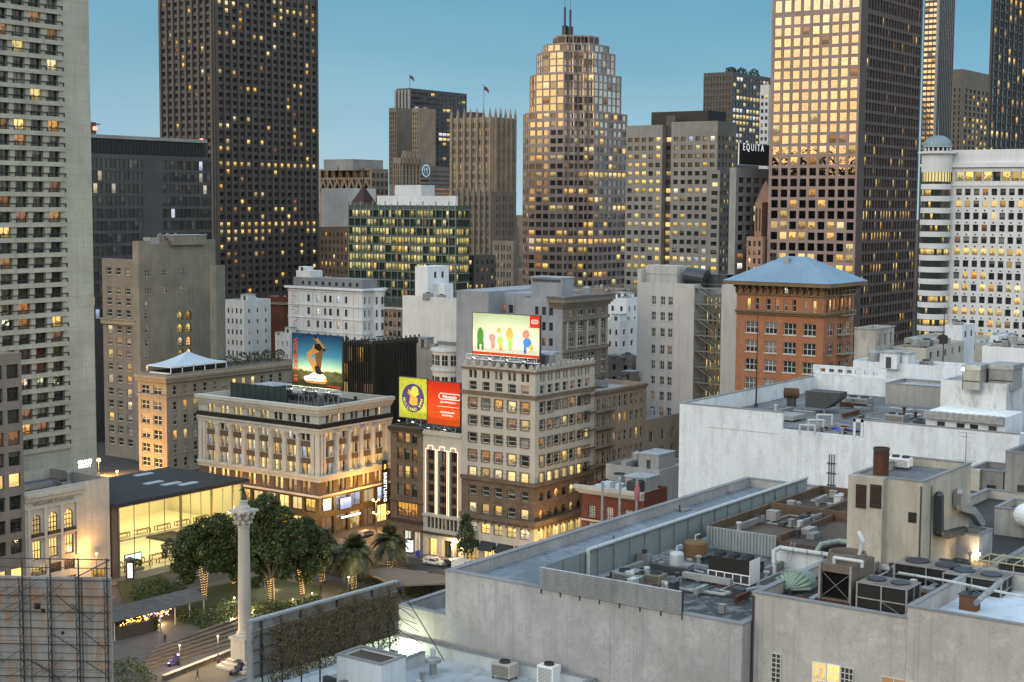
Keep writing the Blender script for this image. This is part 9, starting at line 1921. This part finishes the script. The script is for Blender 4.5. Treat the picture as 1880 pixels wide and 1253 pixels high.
def cart(label,u,v,lights,sc=1.0,shade=False):
    q=g0(u,v); t_=thing('cart',label,'cart',(q[0],q[1],.15)); x,y=q[0],q[1]; mb=MB(); mb.box(x-1.0*sc,y-.5*sc,.55,x+1.0*sc,y+.5*sc,.75); mb.box(x+.2*sc,y-.5*sc,.753,x+.9*sc,y+.5*sc,1.3); mb.box(x+.8*sc,y-.5*sc,1.303,x+.95*sc,y+.5*sc,1.9); mb.build('body',plain('cart_blue',(.03,.035,.06),.5),t_)
    for a,b in ((-.9,0),(.6,-.6),(.6,.6)):
        mb=MB(); mb.tube((x+a*sc,y+b*sc-.04,.5),(x+a*sc,y+b*sc+.04,.5),.36,14); mb.build('wheel',BLACK,t_)
    mb=MB(); mb.tube((x-.9*sc,y,.55),(x-.75*sc,y,1.4),.04,5); mb.tube((x-.75*sc,y-.3,1.4),(x-.75*sc,y+.3,1.4),.03,5); mb.build('handlebar',METAL,t_)
    if lights:
        for a,b,z in ((.4,.5,1.0),(-.9,.1,.7),(.9,-.3,2.0)): mb=MB(); mb.ball((x+a,y+b,z),.17,8,6); mb.build('purple_lamp',PUR,t_)
        plight('cart_light',(x-.6,y-.6,1.4),90,(.5,.25,1),.2,t_)
    if shade: mb=MB(); mb.face([(x-.2,y-.7,2.1),(x+1.2,y-.7,2.3),(x+1.2,y+.7,2.3),(x-.2,y+.7,2.1)]); mb.tube((x+.9,y-.5,1.2),(x+1.1,y-.6,2.28),.04,4); mb.build('hood',BLACK,t_)
cart('dark pedal cart with glowing purple lights at the foot of the steps',318,1224,True); cart('dark blue pedal cart with a raised hood beside the column base',433,1238,False,1.3,True)
def car(kind,label,pos,rot,col,L_=4.8,W_=1.9,Hh=1.75,lights=False):
    t_=thing(kind,label,'car' if kind!='van' else 'van',(pos[0],pos[1],pos[2]+.012)); t_.rotation_euler=(0,0,rot); WORLD[t_.name]=(0,0,0); a=L_/2; w=W_/2; van=kind=='van'
    BP=plain('car_paint_%s'%col[0],col[1],.3,.1,var=.04)
    prof=[(-a,.45),(-a,1.0),(-a+.15,Hh-.1),(-a+.45,Hh),(a*.25,Hh),(a*.52,1.1),(a-.15,.95),(a,.75),(a,.4)] if not van else [(-a,.45),(-a,Hh-.1),(-a+.15,Hh),(a*.55,Hh),(a*.8,1.25),(a,1.05),(a,.4)]
    mb=MB(); n=len(prof)
    def ww(z): return w*(1-.12*max(0,(z-1.0)/(Hh-1.0)))
    for i in range(n-1): p,q=prof[i],prof[i+1]; mb.face([(p[0],-ww(p[1]),p[1]),(q[0],-ww(q[1]),q[1]),(q[0],ww(q[1]),q[1]),(p[0],ww(p[1]),p[1])])
    mb.face([(p[0],-ww(p[1]),p[1]) for p in prof][::-1]); mb.face([(p[0],ww(p[1]),p[1]) for p in prof]); mb.face([(-a,-w,.45),(-a,w,.45),(a,w,.4),(a,-w,.4)]); mb.build('body',BP,t_)
    for s_ in (-1,1):
        mb=MB(); k=.02; segs=[(-a+.35,-a*.42),(-a*.38,0.0),(.06,a*.3)] if not van else [(a*.3,a*.55)]
        for x0,x1 in segs: y0,y1=s_*(ww(1.08)+k),s_*(ww(Hh-.2)+k); top=min(x1,a*.22) if not van else x1; mb.face([(x0,y0,1.08),(x1 if x1<a*.29 else a*.47,y0,1.08),(top,y1,Hh-.2),(x0+.04,y1,Hh-.2)])
        mb.build('side_window',G_BLACK,t_)
    mb=MB(); x0,z0,x1,z1=(a*.27,Hh-.06,a*.5,1.16) if not van else (a*.57,Hh-.06,a*.78,1.3); mb.face([(x0+.03,-ww(Hh)*.92,z0),(x1+.03,-ww(1.1)*.92,z1),(x1+.03,ww(1.1)*.92,z1),(x0+.03,ww(Hh)*.92,z0)]); mb.build('windscreen',G_BLACK,t_)
    for x in (-a*.6,a*.62):
        for s_ in (-1,1): mb=MB(); mb.tube((x,s_*(w-.2),.36),(x,s_*(w+.03),.36),.36,16); wl=mb.build('wheel',BLACK,t_); m2=MB(); m2.tube((x,s_*(w+.031),.36),(x,s_*(w+.05),.36),.2,10); WORLD[wl.name]=(0,0,0); m2.build('rim',METAL,wl)
    for s_ in (-1,1): mb=MB(); mb.box(a-.03,s_*w*.72-.2,.68,a+.02,s_*w*.72+.2,.86); mb.build('headlight',WHITEP if not lights else emit('headlight_glow',(1,.9,.7),15,sample=False),t_); mb=MB(); mb.box(-a-.02,s_*w*.78-.12,.8,-a+.02,s_*w*.78+.12,1.15); mb.build('tail_light',emit('tail_red',(1,.05,.02),1.5,sample=False),t_)
    return t_
WC=('white',(.62,.62,.58)); DC=('dark',(.03,.035,.04)); SCo=('silver',(.3,.31,.32))
STZ=2.4
q=at_z(797,1038,STZ); car('parked_car','white sport utility car parked before the neon-lined building',q,-math.pi*.5+.12,WC)
q=at_z(852,1047,STZ); car('van','white van half hidden behind the foreground roof edge',q,-math.pi*.5,WC,5.6,2.0,2.3)
q=at_z(833,1040,STZ); car('parked_car','dark car between the white car and the white van',(q[0],q[1],STZ),-math.pi*.5,DC,4.4,1.8,1.45)
q=at_z(672,985,STZ); car('car','silver car turning at the far corner behind the palms',q,.1,SCo,4.5,1.8,1.5,True)
q=at_z(769,1024,2.55); t_=thing('covered_cart','blue covered handcart on the pavement by the white car','cart',(q[0],q[1],2.55)); mb=MB(); mb.box(q[0]-.5,q[1]-.5,2.9,q[0]+.5,q[1]+.5,4.1); mb.build('cover',MATS['blue_tarp'],t_)
for a in (-.4,.4): mb=MB(); mb.tube((q[0]+a,q[1]-.5,2.75),(q[0]+a,q[1]-.42,2.75),.2,10); mb.build('wheel',BLACK,t_)
q=at_z(752,1016,2.55); t_=thing('display_case','tall bright white shop display case under the brown terracotta building','display case',(q[0],q[1],2.55)); mb=MB(); mb.box(q[0]-.4,q[1]-.8,2.55,q[0]+.4,q[1]+.8,2.9); mb.box(q[0]-.4,q[1]-.8,5.6,q[0]+.4,q[1]+.8,5.9); mb.build('casing',METAL_D,t_); mb=MB(); mb.box(q[0]-.38,q[1]-.75,2.903,q[0]+.35,q[1]+.75,5.597); mb.build('lit_panel',emit('case_glow',(.85,.95,1),1.5,sample=False),t_)
q=g0(822,1040); t_=thing('banner_pole','grey pole with a small pink banner near the white car','pole',(q[0],q[1],.15)); mb=MB(); mb.tube((q[0],q[1],.15),(q[0],q[1],9),.1,6); mb.build('pole',METAL,t_); mb=MB(); mb.box(q[0]-.03,q[1]+.1,4.2,q[0]+.03,q[1]+1.1,6.4); mb.build('banner',plain('pink_banner',(.45,.3,.3),.8),t_)
q=g0(885,1045); t_=thing('banner_pole','grey pole with a pale banner at the hotel corner awnings','pole',(q[0],q[1],.15)); mb=MB(); mb.tube((q[0],q[1],.15),(q[0],q[1],11),.1,6); mb.build('pole',METAL,t_); mb=MB(); mb.box(q[0]-.03,q[1]+.1,6.2,q[0]+.03,q[1]+1.1,8.6); mb.build('banner',plain('pale_banner',(.5,.45,.42),.8),t_)
t_=thing('garden_wall','low dark wall with a pale coping between the steps and the column','wall',g0(330,1250)); p,q=g0(300,1252),g0(432,1200); d=Vector((q[0]-p[0],q[1]-p[1],0)); L=d.length; d.normalize(); mb=MB(); mb.obox((p[0],p[1]),(d.x,d.y),(d.y,-d.x),0,L,-.3,.3,.154,1.0); mb.build('wall',W_STONE,t_); mb=MB(); mb.obox((p[0],p[1]),(d.x,d.y),(d.y,-d.x),0,L,-.4,.4,1.003,1.12); mb.build('coping',W_CREAM,t_)
# warm washes on the square paving come from these park luminaires
for u,v,lb in ((330,1185,'tall park lamp lighting the paved square by the walking person'),(400,1168,'tall park lamp lighting the steps'),(640,1060,'park lamp between the palms')): lamp(lb,u,v,5.0,2200,(1,.68,.3),WBU,rb=.14)
# unseen dark skyline added behind the camera, shaped to darken the tower glass reflections
m=wall('skyline_silhouette',(.02,.022,.02),streak=0); mb=MB(); r=random.Random(11); N_=90
for i in range(N_):
    a=math.radians(120+120*i/N_); R_=900; h_=118+16*math.sin(i*.35)+r.uniform(-10,16); 
    cx2,cy2=R_*math.cos(a),R_*math.sin(a); w_=r.uniform(9,20); mb.box(cx2-w_,cy2-w_,0,cx2+w_,cy2+w_,h_)
mb.prism([(1000*math.cos(math.radians(120+6*i)),1000*math.sin(math.radians(120+6*i))) for i in range(21)]+[(1500*math.cos(math.radians(240-6*i)),1500*math.sin(math.radians(240-6*i))) for i in range(21)],0,105)
struct(mb.build('reflection_skyline',m))
# low far city mass behind the towers so streets end in buildings
mb=MB(); r=random.Random(21)
for i in range(150):
    d_=r.uniform(1050,1900); uu=r.uniform(-100,2000); p=at_d(uu,420,d_); w_=r.uniform(12,30); h_=r.uniform(25,72); mb.box(p[0],p[1],0,p[0]+w_,p[1]+w_,h_)
o=mb.build('distant_city',W_TAUPE); o['kind']='stuff'; tag(o,'distant mass of low city buildings seen only through gaps between towers','city')
# ---------- sky, lights, camera ----------
w=bpy.data.worlds.new('World'); SC.world=w; w.use_nodes=True; t=NT(w.node_tree); bg=t.n['Background']
co=t('TexCoord').outputs['Generated']; sp=t('SeparateXYZ',{0:co}); z=sp.outputs[2]
# elevation gradient of a clear dusk sky
el=t.m('MULTIPLY',t.m('ARCSINE',z),180/math.pi/90.0)
east=t.ramp(t.m('ADD',el,.02),[(0,(.38,.56,.62)),(.045,(.26,.48,.60)),(.075,(.15,.38,.53)),(.105,(.095,.31,.48)),(.2,(.30,.58,.82)),(.45,(.55,.8,1.12)),(1,(.6,.82,1.1))])
SUNAZ=math.radians(160)   # afterglow behind the camera
d=t('VectorMath',{0:co,1:(math.cos(SUNAZ),math.sin(SUNAZ),0.0)},operation='DOT_PRODUCT').outputs['Value']
az=t.ramp(t.m('ADD',t.m('MULTIPLY',d,.5),.5),[(0,(0,0,0)),(.45,(.04,.04,.04)),(.8,(.35,.35,.35)),(1,(1,1,1))])
west=t.ramp(el,[(0,(1.9,1.1,.42)),(.06,(1.8,1.2,.52)),(.1,(1.9,1.5,.9)),(.17,(3.4,3.25,2.85)),(.35,(2.8,2.85,2.75)),(.6,(1.4,1.6,1.8)),(1,(.6,.82,1.1))])
n=t.noise(t('Mapping',{0:co,'Scale':(2,2,7)}).outputs[0],1.4,4,.6)
sky=t.mix(az,east,west)
d2=t('VectorMath',{0:co,1:(math.cos(math.radians(245)),math.sin(math.radians(245)),0.0)},operation='DOT_PRODUCT').outputs['Value']  # extra bright south-west glow outside the view, added to fill the south faces
sky=t.mix(t.ramp(t.m('ADD',t.m('MULTIPLY',d2,.5),.5),[(.4,(0,0,0)),(.75,(.5,.5,.5))]),sky,t.ramp(el,[(0,(1.2,1.05,.85)),(.15,(1.8,1.8,1.65)),(.5,(1.5,1.6,1.6)),(1,(.6,.82,1.1))]))
sky=t.mix(1.0,sky,t.ramp(n,[(.3,(.9,.93,.95)),(.7,(1.1,1.06,1.03))]),'MULTIPLY')
ns=t('TexSky',sky_type='NISHITA',sun_disc=False,sun_elevation=math.radians(1.0),sun_rotation=math.radians(90)-SUNAZ,altitude=50)
sky2=t.mix(1.0,sky,t.mix(1.0,ns.outputs[0],(.012,.012,.012),'MULTIPLY'),'ADD')
t.l.new(sky2,bg.inputs[0]); bg.inputs[1].default_value=SKYS
sl=bpy.data.lights.new('dusk_sun','SUN'); sl.energy=SUNE; sl.angle=math.radians(20); sl.color=(1,.86,.74)
so=bpy.data.objects.new('dusk_sun',sl); COL.objects.link(so)
sd=Vector((math.cos(SUNAZ)*math.cos(.5),math.sin(SUNAZ)*math.cos(.5),math.sin(.5))); so.rotation_euler=(-sd).to_track_quat('-Z','Y').to_euler(); so.location=sd*200
cam=bpy.data.cameras.new('camera'); cam.sensor_width=36; cam.lens=F/1880*36; cam.clip_end=20000; cam.clip_start=1
co_=bpy.data.objects.new('camera',cam); COL.objects.link(co_); co_.location=(0,0,H)
co_.rotation_euler=Matrix((RT,UP,tuple(-x for x in FW))).transposed().to_euler(); SC.camera=co_
SC.view_settings.view_transform='Standard'; SC.view_settings.look='None'; SC.view_settings.exposure=EXPO; SC.view_settings.gamma=1
SC.cycles.use_denoising=True; SC.cycles.max_bounces=6; SC.cycles.diffuse_bounces=3; SC.cycles.glossy_bounces=3; SC.cycles.sample_clamp_indirect=4
